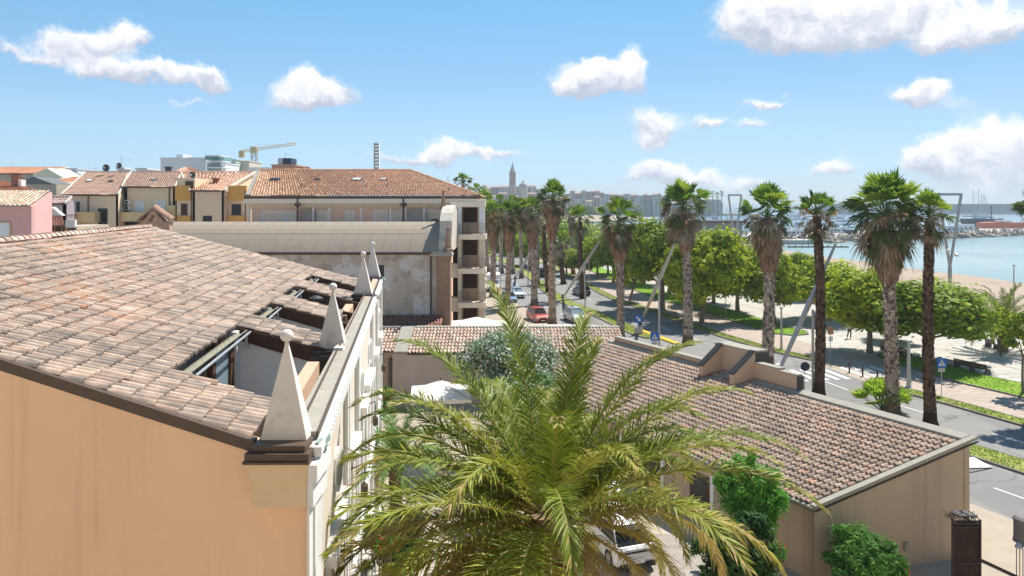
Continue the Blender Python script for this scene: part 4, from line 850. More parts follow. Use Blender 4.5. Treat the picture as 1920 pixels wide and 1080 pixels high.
def aerial(label, px, pt, pb, Y):
    x = xr(px,Y); s = MB(); s.tube([(x,Y,ZY(pb,Y)),(x,Y,ZY(pt,Y))], .035, 5); zt = ZY(pt,Y); s.tube([(x-.2,Y,zt-.5),(x+1.6,Y,zt-.6)], .02, 4)
    for i in range(6): s.tube([(x-.1+i*.3,Y-.25,zt-.51-i*.015),(x-.1+i*.3,Y+.25,zt-.51-i*.015)], .012, 4)
    tag(s.build('antenna', M_metal, None, loc=(x,Y,ZY(pb,Y))), label, 'antenna', 'television aerials')
aerial('thin television aerial rising behind the two dishes', 228, 291, 326, 98); aerial('television aerial on the dark water tank roof', 535, 284, 320, 118); aerial('short aerial over the hipped end of the orange roof', 840, 330, 350, 80)
aerial('slim aerial on the red roofs behind the pink house', 22, 309, 316, 140); aerial('slim aerial between the roofs by the white tank', 177, 311, 325, 130)
# pink house in front
pk = thing('pink_house', 'pink rendered house with pale lower tiles and a chimney', 'house', (-28, 45, 0)); Yp = 44.0
M_pk = mat('pink_render', (.72,.42,.39), .92, .06, .7, stain=(.64,.36,.34), sscale=.8, sstr=.3)
xc = xr(58, Yp); zt = ZY(386, Yp); Yq = Yp + 6; xc2 = xr(97.5, Yq)
mb = MB(); mb.prism([(xc,Yp+.05,0),(xc,Yp+.05,zt-.02),(xc2,Yq,ZY(359,Yq)-.05),(xc2,Yq,0)], (-.3,.05,0)); mb.obox((xc-12,Yp+.05,0),(12,0,0),(0,.3,0),(0,0,zt-.05)); mb.build('wall', M_pk, pk)
PAL_P = [(.72,.58,.44),(.68,.52,.38),(.76,.64,.50),(.64,.46,.33)]
mb = MB(); tiles(mb, (xc-12,Yp-.2,zt),(xc2-12,Yq,ZY(358,Yq)),(xc2-.1,Yq,ZY(358,Yq)),(xc+.05,Yp-.2,zt), 42, 14, PAL_P, h=.09, lift=.05, seed=41, blot=.1); prf = mb.build('roof', M_tile, pk)
mb = MB(); tiles(mb, (xc2-12,Yq,ZY(359,Yq)),(xc2-12,Yq+5,ZY(340,Yq+5)),(xr(8,Yq+5),Yq+5,ZY(341,Yq+5)),(xr(74,Yq),Yq,ZY(358,Yq)), 40, 12, [(.66,.30,.16),(.70,.34,.20),(.60,.27,.15)], h=.08, lift=.04, seed=43, blot=.1); mb.build('upper_tiles', M_tile, prf)
hwin(pk, Yp+.05, -6, 18.5, 418, 452, M_skyl, mat('yellowish_frame', (.55,.42,.28), .8), bars=False)
mb = MB(); x_, z_ = xr(31,Yq+2), ZY(352,Yq+2); mb.box((x_-.28,Yq+1.8,z_-.3),(x_+.28,Yq+2.3,z_+.85)); mb.box((x_-.36,Yq+1.7,z_+.85),(x_+.36,Yq+2.4,z_+.93)); mb.box((x_-.2,Yq+1.8,z_+.93),(x_+.2,Yq+2.3,z_+1.05)); mb.box((x_-.38,Yq+1.7,z_+1.05),(x_+.38,Yq+2.4,z_+1.12)); mb.build('chimney', mat('old_brick', (.30,.17,.13), .9, .25, 5), prf)
mb = MB(); mb.box((x_+.28,Yq+1.8,z_-.3),(x_+.5,Yq+2.3,z_+.6)); mb.build('white_flue', M_white, prf)
gx = MB(); gx.obox(P(0,440,26), P(28,455,26)-P(0,440,26), (0,.3,0), (0,0,-3)); 
# small roofs between the pink house and the row
def lowhouse(name, label, Y, pxl, pxr, pye, pyr, depth, wallm, pal, seed, cat='house'):
    h, rf, _, q = house(name, label, Y, pxl, pxr, pye, pyr, depth, wallm, pal, seed, max(6,int((pxr-pxl)/F*Y/.4)), max(4,int(depth/.5)), group='tiled houses of the old quarter'); h['category'] = cat; return h, rf, _, q
PAL_R = [(.62,.28,.15),(.66,.32,.19),(.58,.25,.14),(.60,.34,.22)]
M_dun = mat('dun_render', (.44,.41,.34), .9, .1, .5)
lowhouse('town_house', 'house with a long bright orange roof behind the brick chimney', 120, -60, 72, 325, 314.5, 8, M_dun, PAL_R, 51)
h, rf, _, q = lowhouse('town_house', 'house with a stepped orange roof and a pale gable beside the grey lean roof', 100, 62, 118, 346, 333, 9, M_dun, PAL_R, 52)
lowhouse('town_house', 'small lilac walled house with pink tiles beside the beige row', 84, 84, 121, 381, 369, 1.3, mat('lilac_render', (.46,.38,.42), .9, .05, 1), [(.62,.42,.38),(.56,.38,.34)], 53)
mb = MB(); y_ = 118; mb.prism([(xr(62,y_),y_,5),(xr(62,y_),y_,ZY(326,y_)),(xr(88,y_),y_,ZY(315,y_)),(xr(117,y_),y_,ZY(332,y_)),(xr(117,y_),y_,5)], (0,6,0)); tag(mb.build('gable_house', mat('cream_wall', (.78,.72,.56), .9, .05, 1), None, loc=(xr(90,y_),y_,0)), 'cream house gable rising behind the orange stepped roof', 'house')
mb = MB(); y_ = 92; mb.prism([(xr(45,y_),y_,ZY(345,y_)),(xr(45,y_),y_,ZY(338,y_)),(xr(62,y_),y_,ZY(331,y_)),(xr(98,y_),y_,ZY(344,y_)),(xr(98,y_),y_,ZY(346,y_))], (0,4,0)); oo = thing('grey_roofed_house', 'low grey roofed shed house with dun walls behind the pink house', 'house', (xr(70,y_),y_,0)); mb.build('roof', mat('grey_sheet', (.16,.17,.17), .7, .1, 1), oo); mb = MB(); mb.box((xr(0,y_),y_+.2,0),(xr(104,y_),y_+4,ZY(345,y_))); mb.build('wall', M_dun, oo)
# small terrace building between
tb = thing('terrace_house', 'small house with brown doors, roof terrace railing and dark red tiles', 'house', (xr(118,62),62,0)); y_ = 62.0
mb = MB(); mb.box((xr(97,y_),y_,0),(xr(143,y_),y_+5,ZY(424,y_))); mb.build('wall', mat('sand_wall', (.60,.50,.38), .9, .1, 1), tb)
mb = MB(); tiles(mb, (xr(97,y_),y_-.3,ZY(424,y_)),(xr(97,y_+3),y_+3,ZY(403,y_+3)),(xr(116,y_+3),y_+3,ZY(403,y_+3)),(xr(126,y_),y_-.3,ZY(424,y_)), 8, 8, [(.36,.16,.12),(.30,.14,.10)], h=.09, lift=.05, seed=61); mb.build('roof', M_tile, tb)
mb = MB(); mb.box((xr(125,y_),y_-.2,ZY(426,y_)),(xr(143,y_),y_+.1,ZY(412,y_))); mb.build('white_parapet', M_white, tb)
mb = MB()
for i in range(10): x = lerp(xr(122,y_), xr(144,y_), i/9); mb.tube([(x,y_,ZY(409,y_)),(x,y_,ZY(403,y_))], .02, 4)
mb.tube([(xr(122,y_),y_,ZY(403,y_)),(xr(144,y_),y_,ZY(403,y_))], .03, 5); mb.build('railing', M_bronze, tb)
hwin(tb, y_, 98, 109, 425, 445, M_dkwood, mat('tan_wood', (.40,.22,.09), .6, .1, 3)); hwin(tb, y_, 111, 122, 425, 445, M_dkwood, mat('tan_wood', (.4,.2,.1))); hwin(tb, y_, 129, 142, 430, 445, M_glassd, M_slate)
mb = MB(); mb.prism([P(97,388,60),P(97,404,60),P(116,404,60)], (0,.5,0)); tag(mb.build('awning', M_canvas, None, loc=P(97,404,60)), 'white triangular sail awning beside the pink house', 'awning')

# far blocks behind the roofs
def block(label, px0, px1, pyt, Y, depth, m_, wins=None, name='far_building', cat='building', group='distant blocks above the roofs', extra=None):
    X0, X1 = xr(px0,Y), xr(px1,Y); zt = ZY(pyt,Y); o = thing(name, label, cat, ((X0+X1)/2, Y, 0), group); mb = MB(); mb.box((X0,Y,0),(X1,Y+depth,zt)); mb.box((X0-.15,Y-.15,zt-.0),(X1+.15,Y+depth,zt+.25)); mb.build('wall', m_, o)
    if wins:
        n, rows, top = wins; mb = MB(); 
        for j in range(rows):
            for i in range(n): x = lerp(X0,X1,(i+.5)/n); z = zt-1.2-j*3.0-top; mb.box((x-.55,Y-.05,z-1.3),(x+.55,Y-.01,z))
        split_build(mb, 'window', M_glassd, o)
    if extra: extra(o)
    return o
M_wh = mat('far_white', (.74,.75,.76), .8, .03, .2); M_gr = mat('far_grey', (.50,.52,.53), .8, .05, .2); M_bg = mat('far_beige', (.60,.56,.47), .8, .05, .2)
block('big plain white block on the skyline behind the row houses', 301, 386, 297, 190, 14, M_wh)
block('small white rooftop box on top of the big white block', 331, 343, 291, 192, 5, M_wh)
o = block('white terraced hotel with teal top storey beside the plain white block', 387, 415, 306, 184, 12, M_wh)
mb = MB(); Y = 184; 
for (a, b, t) in ((384,413,290),(386,416,300),(389,418,312)): mb.box((xr(a,Y-3),Y-3,ZY(t+2.6,Y-3)),(xr(b,Y-3),Y+3,ZY(t+1,Y-3)))
split_build(mb, 'balcony_slab', M_wh, o); mb = MB(); mb.box((xr(386,Y),Y-.5,ZY(300,Y)),(xr(412,Y),Y+8,ZY(292,Y))); mb.build('teal_storey', mat('teal_glass', (.16,.34,.34), .3, .2, .5), o)
mb = MB(); mb.box((xr(390,Y),Y-.3,ZY(320,Y)),(xr(415,Y),Y-.05,ZY(307,Y))); mb.build('dark_window', M_glassb, o)
block('grey green block with teal roof edge by the yellow crane', 415, 442, 300, 196, 12, mat('greygreen', (.42,.48,.45), .8, .1, .3), (4,2,0))
block('beige flat block just behind the crane', 442, 467, 303, 200, 10, M_bg)
block('low white flat roofed block below the crane', 466, 522, 316, 150, 12, M_wh)
block('small white tank house on the roofs between the orange roof and the dishes', 123, 146, 326, 126, 6, M_wh)
block('grey box on the small white tank house', 125, 144.5, 318, 127, 4, M_gr)
block('white chimney box row on the brown ridge', 220, 232, 317, 99, 2, M_wh)
block('low white boxes peeking over the brown ridge', 256, 275, 318, 110, 4, M_wh)
o = block('brick coloured roof house carrying a dark glass tank', 510, 553, 311, 118, 6, mat('brickpink', (.50,.30,.22), .9, .1, 1))
mb = MB(); Y = 118; mb.box((xr(521,Y),Y,ZY(311,Y)),(xr(530,Y),Y+3,ZY(296.5,Y))); mb.build('white_tank', M_gr, o); mb = MB(); mb.box((xr(530.3,Y),Y-.1,ZY(311,Y)),(xr(546,Y),Y+3,ZY(296.5,Y))); mb.build('dark_tank', mat('navy_tank', (.03,.05,.09), .4), o)
for (lab, a, b, t, e, Y, s_) in (('small hipped tile roof behind the orange ridge near the tank', 553, 592, 313, 322, 120, 71),('hipped tile roof with a chimney behind the brown ridge', 322, 382, 314, 323, 112, 72)):
    m_ = (a+b)/2; h = thing('hipped_house', lab, 'house', (xr(m_,Y),Y,0)); mb = MB(); A0 = Vector((xr(a,Y),Y,ZY(e,Y))); D0 = Vector((xr(b,Y),Y,ZY(e,Y))); T0 = Vector((xr(m_-6,Y+4),Y+4,ZY(t,Y+4))); T1 = Vector((xr(m_+6,Y+4),Y+4,ZY(t,Y+4)))
    tiles(mb, A0, T0, T1, D0, 14, 8, PAL_L, h=.08, seed=s_); mb.build('roof', M_tilefar, h); mb = MB(); mb.box((A0.x+.3,Y+.3,0),(D0.x-.3,Y+8,A0.z-.1)); mb.build('wall', M_cream, h)
mb = MB(); x, Y = xr(314,104), 104; mb.box((x-.35,Y,ZY(324,Y)),(x+.35,Y+.6,ZY(314,Y))); mb.box((x-.5,Y-.1,ZY(314,Y)),(x+.5,Y+.7,ZY(312.5,Y))); tag(mb.build('chimney_stack', M_slate, None, loc=(x,Y,ZY(324,Y))), 'dark square chimney stack on the brown ridge', 'chimney')
# banded tower
mb = MB(); Y = 150; x = xr(705.5,Y); z0, z1 = ZY(320,Y), ZY(268.5,Y); w = .50; n = 8
tw = thing('banded_mast', 'slim black and white banded tower rising above the orange roof', 'tower', (x,Y,0))
for sx in (-1,1): mb.box((x+sx*w-.10,Y,5),(x+sx*w+.10,Y+1.1,z1))
for i in range(n+1): z = lerp(z0,z1,i/n); mb.box((x-w,Y,z-.16),(x+w,Y+1.1,z+.16))
mb.build('frame', M_wh, tw); mb = MB()
for i in range(n): za, zb_ = lerp(z0,z1,i/n)+.17, lerp(z0,z1,(i+1)/n)-.17; mb.box((x-w*.8,Y+.3,za+.25),(x+w*.8,Y+.8,zb_))
split_build(mb, 'dark_panel', M_slate, tw)
# tower crane
Y = 230; cr_ = thing('tower_crane', 'yellow tower crane with raised jib above the white blocks', 'crane', (xr(476,Y),Y,0)); M_cy = mat('crane_yellow', (.55,.43,.25), .5); x = xr(476.5,Y); zj = ZY(282,Y)
def truss(mb, a, b, w, n, r=.10):
    a, b = Vector(a), Vector(b); d = (b-a).normalized(); u = d.cross(Vector((0,1,0))).normalized()*w; v = Vector((0,w,0)); cs = [u+v, u-v, -u-v, -u+v]
    for c in cs: mb.tube([a+c, b+c], r, 4)
    for i in range(n):
        p, q = a.lerp(b,i/n), a.lerp(b,(i+1)/n)
        for k in range(4): mb.tube([p+cs[k], q+cs[(k+1)%4]], r*.6, 3)
mb = MB(); truss(mb, (x,Y,5), (x,Y,zj+1), .75, 14, .14); mb.build('mast', mat('crane_mast', (.40,.42,.42), .5), cr_)
mb = MB(); truss(mb, (x-4.3,Y,zj-.3), (xr(555,Y),Y,ZY(269.5,Y)), .34, 20, .075); mb.tube([(x,Y,zj+2.2),(xr(530,Y),Y,ZY(272.5,Y))], .05, 4); mb.build('jib', M_cy, cr_)
mb = MB(); mb.box((x-4.9,Y-.8,zj-2.4),(x-3.4,Y+.8,zj-.2)); mb.box((x-.9,Y-1.2,zj-1.0),(x+1.1,Y+.6,zj+1.2)); mb.build('counterweight', M_cy, cr_)
# ================================================================ FAN PALMS
def fan(mb, base, d, size, col, rr, nb=13, droop=.35, spread=8.5, ragged=.15, wide=1.0):
    d = d.normalized(); s = d.cross(Vector((0,0,1)))
    s = s.normalized() if s.length > .05 else Vector((1,0,0)); n = s.cross(d).normalized()
    if n.z < 0: n = -n
    rl = rr.uniform(-.7,.7); s, n = s*cos(rl)+n*sin(rl), n*cos(rl)-s*sin(rl)
    for k in range(nb):
        a = radians((k-(nb-1)/2)*spread*2*.62+rr.uniform(-2,2)); L = size*(1-.16*abs(k-(nb-1)/2)/nb*2)*rr.uniform(1-ragged,1); bd = d*cos(a)+s*sin(a)+n*abs(sin(a))*.22
        q = (s*cos(a)-d*sin(a)); w = size*.060*wide; m = base + bd*L*.58; dr = Vector((0,0,-1))*L*droop*rr.uniform(.6,1.4)
        tip = base + bd*L*.95 + dr*.55; m = m + dr*.10; c = jit(col, .18, rr)
        mb.face([base, m + q*w - n*w*.4, m + n*w*.35], c); mb.face([base, m + n*w*.35, m - q*w - n*w*.4], c)
        mb.face([m + q*w - n*w*.4, tip, m - q*w - n*w*.4, m + n*w*.3], jit(c, .12, rr))
GREENS = [(.16,.27,.03),(.22,.33,.035),(.12,.20,.035),(.29,.39,.045)]
def fan_palm(label, bx, by, pxc, pyc, Rm, skirt, sw, tr, seed, dark=False, ngreen=26, nold=34, detail=1.0, top=1.0, z0=0.0, dense=1.0, group='tall fan palms along the sea road'):
    rr = random.Random(seed); c = P(pxc, pyc, by); c = Vector((c.x, by, c.z)); base = Vector((bx, by, z0)); t_ = thing('fan_palm', label, 'palm', base, group)
    cc = Vector((c.x, c.y, c.z - Rm*.15)); path = []; n = 26
    bend = rr.uniform(-.25,.25)
    for i in range(n+1): t = i/n; q = base.lerp(cc, t); q.x += sin(pi*t)*bend; path.append(q)
    mb = MB(); vs = []; sides = 12
    for i, p in enumerate(path):
        t = i/n; r = tr*(1.0 - .22*t) + tr*.55*exp(-t*22)
        for k in range(sides): a = 2*pi*k/sides; rk = r*(1+rr.uniform(-.05,.05)); vs.append(p + Vector((cos(a)*rk, sin(a)*rk, 0)))
    light, dk = ((.17,.11,.075),(.05,.03,.02)) if dark else ((.52,.43,.35),(.15,.11,.085))
    for i in range(n):
        for k in range(sides):
            mb.faces([vs[i*sides+k], vs[i*sides+(k+1)%sides], vs[(i+1)*sides+(k+1)%sides], vs[(i+1)*sides+k]], [(0,1,2,3)], jit([a*.6+b*.4 for a, b in zip(light, dk)] if i > 1 else dk, .2, rr))
    # persistent leaf bases
    ns = int(650*detail*(1 if dark else 1.1))
    for _ in range(ns):
        t = rr.uniform(.04, .97); p = path[min(int(t*n), n-1)].lerp(path[min(int(t*n)+1, n)], t*n-int(t*n)); r = tr*(1-.22*t); a = rr.uniform(0, 2*pi); o = Vector((cos(a), sin(a), 0)); s = Vector((-sin(a), cos(a), 0)); w = tr*rr.uniform(.18,.30); h = tr*rr.uniform(.35,.62)*(1.25 if dark else 1)
        q = p + o*r*.97; col = jit(light if rr.random() < .6 else dk, .3, rr)
        mb.face([q - s*w, q + s*w, q + s*w*.6 + Vector((0,0,h)) + o*tr*.22, q - s*w*.6 + Vector((0,0,h)) + o*tr*.22], col)
    mb.build('trunk', M_bark, t_)
    mb = MB(); top_c = Vector((c.x, c.y, c.z))
    for i in range(int(ngreen*.95)):
        f = i/(ngreen*.95); e = radians(lerp(88, -6, f**.9) + rr.uniform(-10,10)); a = i*2.399 + rr.uniform(-.5,.5); d = Vector((cos(a)*cos(e), sin(a)*cos(e), sin(e)))
        L = Rm*rr.uniform(.32,.60); tip = top_c + d*L + Vector((0,0,-.04*L)); mb.tube([top_c - Vector((0,0,Rm*.12)), top_c + d*L*.5 + Vector((0,0,.03)), tip], [.045,.03,.02], 4, (.20,.28,.08), cap=False)
        col = GREENS[rr.randrange(4)] if f < .62 else (.12,.17,.055)
        if f > .75 and rr.random() < .12: col = (.42,.22,.05)
        fan(mb, tip, d + Vector((0,0,-.1*f)), Rm*rr.uniform(.50,.64)*top, col, rr, 13, droop=.12+.5*f)
    mb.build('crown', M_leafG, t_)
    mb = MB()
    for i in range(int(nold*1.55*dense)):
        f = i/(nold*1.55*dense); e = radians(lerp(18, -62, f) + rr.uniform(-9,9)); a = i*2.399 + rr.uniform(-.4,.4); d = Vector((cos(a)*cos(e), sin(a)*cos(e), sin(e)))
        L = Rm*rr.uniform(.30,.55)*(1-.30*f); o = top_c - Vector((0,0,Rm*(.10+.50*f))); tip = o + d*L; mb.tube([o, o.lerp(tip,.5)+Vector((0,0,.04)), tip], [.04,.03,.02], 4, (.34,.24,.13), cap=False)
        g = rr.random(); col = (.11,.14,.045) if g < .42 - .1*f else ((.38,.27,.17) if g < .76 else ((.46,.38,.28) if g < .9 else (.20,.14,.085)))
        fan(mb, tip, d + Vector((0,0,-.55)), Rm*rr.uniform(.36,.54), col, rr, 13, droop=1.0, ragged=.4, wide=.7)
    mb.build('old_leaves', M_dead, t_)
    if skirt > 0:
        mb = MB(); zt = cc.z - Rm*.30; core = []
        for i in range(7): f = i/6; core.append((sw*.85*(1-.55*f**1.6)*(1 if i < 6 else .6), -skirt*f))
        q = Vector((c.x, c.y, zt)); vs_ = [path[int(n*.8)]]
        def axis(z):
            t = (z - base.z)/(cc.z - base.z); t = max(0, min(1, t)); p = base.lerp(cc, t); return Vector((p.x + sin(pi*t)*bend, p.y, z))
        mb.tube([axis(zt+z) for r, z in core], [r for r, z in core], 10, (.20,.12,.075))
        for _ in range(int(1500*detail)):
            f = rr.random()**.9; z = zt - skirt*f*.93; r = sw*.9*(1-.55*f**1.6); a = rr.uniform(0,2*pi); o = Vector((cos(a),sin(a),0)); s = Vector((-sin(a),cos(a),0)); w = rr.uniform(.018,.05); L = rr.uniform(.4,1.2)*(1-.3*f)
            p0 = axis(z) + o*r; p1 = axis(z-L*.5) + o*(r+rr.uniform(.02,.12)) + s*rr.uniform(-.06,.06); p2 = axis(z-L) + o*(r*.86+rr.uniform(-.04,.12)) + s*rr.uniform(-.12,.12)
            col = jit(((.36,.205,.125),(.44,.27,.17),(.25,.14,.085),(.50,.35,.24))[rr.randrange(4)], .2, rr)
            mb.face([p0-s*w, p0+s*w, p1+s*w, p1-s*w], col); mb.face([p1-s*w, p1+s*w, p2], col)
        mb.build('dead_skirt', M_dead, t_)
    return t_
m = lambda px, Y: px/F*Y
def fp(label, pb, pc, rpx, skb, swpx, trpx, seed, **k):
    g = G(*pb) if len(pb) == 2 else Vector((xr(pb[0], pb[2]), pb[2], 0)); Y = g.y; zc = ZY(pc[1], Y); sk = (zc - m(rpx,Y)*.45 - ZY(skb, Y)) if skb else 0
    return fan_palm(label, g.x, Y, pc[0], pc[1], m(rpx,Y), max(sk,0), m(swpx*.86,Y), m(trpx*.93,Y), seed, **k)
fp('biggest fan palm with a very wide shaggy brown skirt and broad crown', (1674,782), (1662,398), 86, 522, 38, 12.5, 101, ngreen=34, nold=44)
fp('dark trunked palm with short lime green crown touching the biggest palm', (1745,801), (1744,402), 52, 0, 0, 10.5, 102, dark=True, ngreen=20, nold=18)
fp('dark slender palm behind the slanting lamp, with a neat green crown and no skirt', (1535,741), (1531,398), 48, 0, 0, 9.5, 103, dark=True, ngreen=24, nold=14)
fp('fan palm with thick brown skirt beside the white post stump', (1438,687), (1438,402), 64, 508, 31, 11, 104)
fp('fan palm with pinkish skirt standing at the yellow median nose', (1290,646), (1281,388), 60, 468, 24, 9, 105)
fp('fan palm with broad drooping skirt behind the annex parapet', (1163,637), (1160,412), 50, 486, 24, 8, 106, ngreen=18)
fp('tall fan palm with the long narrow skirt beside the silver car', (1036,612), (1037,372), 40, 446, 18, 7.5, 107)
fp('medium dark trunked palm above the slanting lamp of the road', (1093,560), (1088,410), 33, 0, 0, 5, 108, dark=True, ngreen=18, nold=14, detail=.5)
fp('short dark trunked palm between the tall skirted palms and the trees', (1057,533), (1050,452), 30, 0, 0, 5, 109, dark=True, ngreen=14, nold=20, detail=.5)
fp('skirted palm beside the white parked car', (1002,573), (994,396), 36, 462, 17, 6.5, 110, detail=.7)
fp('skirted palm at the parking kerb with blue car', (950,573), (955,400), 32, 468, 16, 6, 111, detail=.7)
fp('skirted palm nearest the apartment balconies', (924,558), (926,402), 32, 462, 15, 6, 112, detail=.6)
fp('dark old palm trunk rising from the median lawn', (1029,549), (1020,420), 20, 0, 0, 5, 113, dark=True, nold=10, ngreen=12, detail=.4)
fp('far palm on the median between skirted crowns', (1007,534), (1010,400), 22, 440, 9, 5, 114, detail=.4, ngreen=14, nold=16)
k = 0
for (px, py, pc, rp, lab) in ((978,522,(975,385),20,'far palm behind the parked vans'),(962,514,(962,382),19,'far palm between two skirted palms down the road'),(940,512,(938,380),19,'far palm behind the balconies palm'),(915,512,(912,374),20,'far palm crown just over the apartment corner'),(993,508,(990,388),15,'small far palm at the road bend'),(900,510,(893,362),22,'green palm crown rising behind the hipped orange roof end'),(1075,515,(1070,400),17,'far palm among the deciduous trees by the lawn')):
    fp(lab, (px,py), pc, rp, pc[1]+50, 7, 4, 120+k, detail=.25, ngreen=14, nold=14); k += 1
g_ = fan_palm('bushy palm top peeking over the orange roof', xr(868,95), 95, 868, 341, m(22,95), 0, 0, .3, 130, ngreen=20, nold=10, detail=.2)
fan_palm('palm at the east edge with hanging dark fronds', xr(1962,50), 50, 1962, 396, 2.3, 2.5, .8, .38, 131)
for i, (px, py) in enumerate(((1336,363),(1345,366),(1353,362.5))):
    Y = 620; fan_palm(('slim skyline palm in a trio over the harbour, the most westerly','slim skyline palm in the middle of the harbour trio','slim skyline palm of the harbour trio beside the lamp frame')[i], xr(px,Y), Y, px, py, 3.0, 0, 0, .35, 140+i, ngreen=12, nold=6, detail=.1, group='harbour palms')
# bush of young fan leaves at the foot of the biggest palm
def young_fan(label, x, y, r, seed, n=26):
    rr = random.Random(seed); o = thing('young_fan_palm', label, 'palm', (x,y,0)); mb = MB()
    for i in range(n):
        e = radians(rr.uniform(28,86)); a = i*2.4; d = Vector((cos(a)*cos(e), sin(a)*cos(e), sin(e))); q = Vector((x,y,.1)); tip = q + d*r*.6; mb.tube([q,tip], [.02,.015], 4, (.2,.3,.08), cap=False); fan(mb, tip, d, r*.55, jit((.36,.50,.06),.2,rr), rr, 13, droop=.2)
    mb.build('crown', M_leafG, o); return o
g = G(1662,778); young_fan('bright green bushy young fan palm at the foot of the biggest palm', g.x, g.y+.6, 2.4, 151, 46)

# ================================================================ FEATHER PALMS
def frond(mb, base, az, el, L, rr, col, npair=80, lw=.030, ll=.55, curl=1.0, rw=.035, dead=0.0, tipdroop=1.0):
    pts = []; n = 22; p = Vector(base); e = el; ds = L/n; a = az; sway = rr.uniform(-.012,.012)
    for i in range(n+1):
        pts.append(p.copy()); t = i/n; e -= curl*(.018 + .10*t*t)*(cos(e)*.9+.25); a += sway; p = p + Vector((cos(a)*cos(e), sin(a)*cos(e), sin(e)))*ds
    rc = (.42,.36,.10) if dead < .5 else (.50,.34,.13)
    mb.tube(pts, [rw*(1.0-.85*i/n) for i in range(n+1)], 5, rc, cap=False)
    def at(t): f = t*n; i = min(int(f), n-1); return pts[i].lerp(pts[i+1], f-i), (pts[i+1]-pts[i]).normalized()
    tw0 = rr.uniform(-.5,.5)
    for k in range(npair):
        t = .10 + .895*(k+rr.uniform(-.25,.25))/npair; t = min(max(t,.06),.998); q, d = at(t); s = d.cross(Vector((0,0,1))); s = s.normalized() if s.length > .1 else Vector((sin(a),-cos(a),0)); up = s.cross(d).normalized()
        if up.z < 0: up = -up
        prof = min(1, (t-.02)/.22)**.7 * (1 - max(0,(t-.55)/.45)**1.7*.72); l = ll*prof*rr.uniform(.85,1.12); ang = radians(lerp(72, 24, t**.9)+rr.uniform(-7,7))
        for sg in (-1, 1):
            lift = rr.choice((.10,.35,.62))*(1-dead*.8) + rr.uniform(-.08,.08); dd = (d*cos(ang) + (s*sg*cos(lift) + up*sin(lift))*sin(ang)).normalized()
            dr = rr.uniform(.05,.22)*tipdroop + dead*.45 + (.6*rr.random() if rr.random() < .10 else 0); p1 = q + dd*l*.5 + Vector((0,0,-l*dr*.12)); p2 = q + dd*l + Vector((0,0,-l*dr)); wv = dd.cross(up); wv = (wv.normalized() if wv.length > .05 else s); tl = rr.uniform(-.7,.7); wv = (wv*cos(tl) + up*sin(tl))*lw*rr.uniform(.8,1.2)
            c = jit(col, .22, rr)
            if rr.random() < dead*.7 or (t > .85 and rr.random() < .25): c = jit((.46,.33,.13), .25, rr)
            mb.face([q - wv*.35, q + wv*.35, p1 + wv*.5, p1 - wv*.5], c); mb.face([p1 - wv*.5, p1 + wv*.5, p2], c)
def feather_palm(label, base, top, n, L, seed, ll=.55, npair=80, tr=.35, name='date_palm', emin=-35, old=.35, greens=((.20,.25,.045),(.16,.22,.045),(.25,.28,.06),(.30,.30,.07)), perfrond=True, lw=.03, azoff=0.0, special=(), skip=None, etop=84):
    rr = random.Random(seed); base, top = Vector(base), Vector(top); t_ = thing(name, label, 'palm', base); mb = MB(); m_ = 24
    pts = [base.lerp(top, i/m_) for i in range(m_+1)]; mb.tube(pts, [tr*(1+.25*exp(-i*.8)+.05*rr.random()+(.35*max(0,(i-m_*.75)/(m_*.25)))) for i in range(m_+1)], 14, (.24,.16,.10))
    for i in range(500):
        t = rr.random(); q = base.lerp(top, t); a = rr.uniform(0,2*pi); o = Vector((cos(a),sin(a),0)); s = Vector((-sin(a),cos(a),0)); w = tr*.22; r = tr*(1+.35*max(0,(t-.75)/.25)); mb.face([q+o*r-s*w, q+o*r+s*w, q+o*(r+.08)+s*w*.5+Vector((0,0,.16)), q+o*(r+.08)-s*w*.5+Vector((0,0,.16))], jit((.34,.24,.14) if rr.random() < .6 else (.14,.09,.06), .25, rr))
    mb.build('trunk', M_bark, t_)
    big = MB(); lst = []
    for i in range(n):
        f = (i+.5)/n; e = lerp(etop, emin, f**.80) + rr.uniform(-5,5); a = azoff + i*2.39996 + rr.uniform(-.15,.15); ad = (math.degrees(a)+180) % 360 - 180
        if skip and skip[0] < ad < skip[1] and e < skip[2] + 12: continue
        lst.append((e, a, L*rr.uniform(.88,1.05)*(.80+.20*min(1,f*4)), f))
    for (e, adeg, k, f) in special: lst.append((e, radians(adeg), L*k, f))
    if special: pass
    for (e, a, l, f) in lst:
        mb = MB() if perfrond else big
        dead = max(0, (f-(1-old))/old)*.85 if rr.random() < .8 else 0.1; col = greens[min(len(greens)-1, int(f*len(greens)*.8 + rr.random()*1.2))]
        if f > .9: col = (.38,.28,.10)
        frond(mb, top + Vector((cos(a)*tr*.5, sin(a)*tr*.5, rr.uniform(-.2,.1) - f*.35)), a, radians(e), l, rr, col, npair, lw, ll, curl=.95+.6*rr.random(), dead=dead, rw=.03 if L > 3 else .015, tipdroop=1.0+f)
        if perfrond: mb.build('frond', M_frond, t_)
    if not perfrond: big.build('crown', M_frond, t_)
    return t_
pc = P(1028, 955, 12.6)
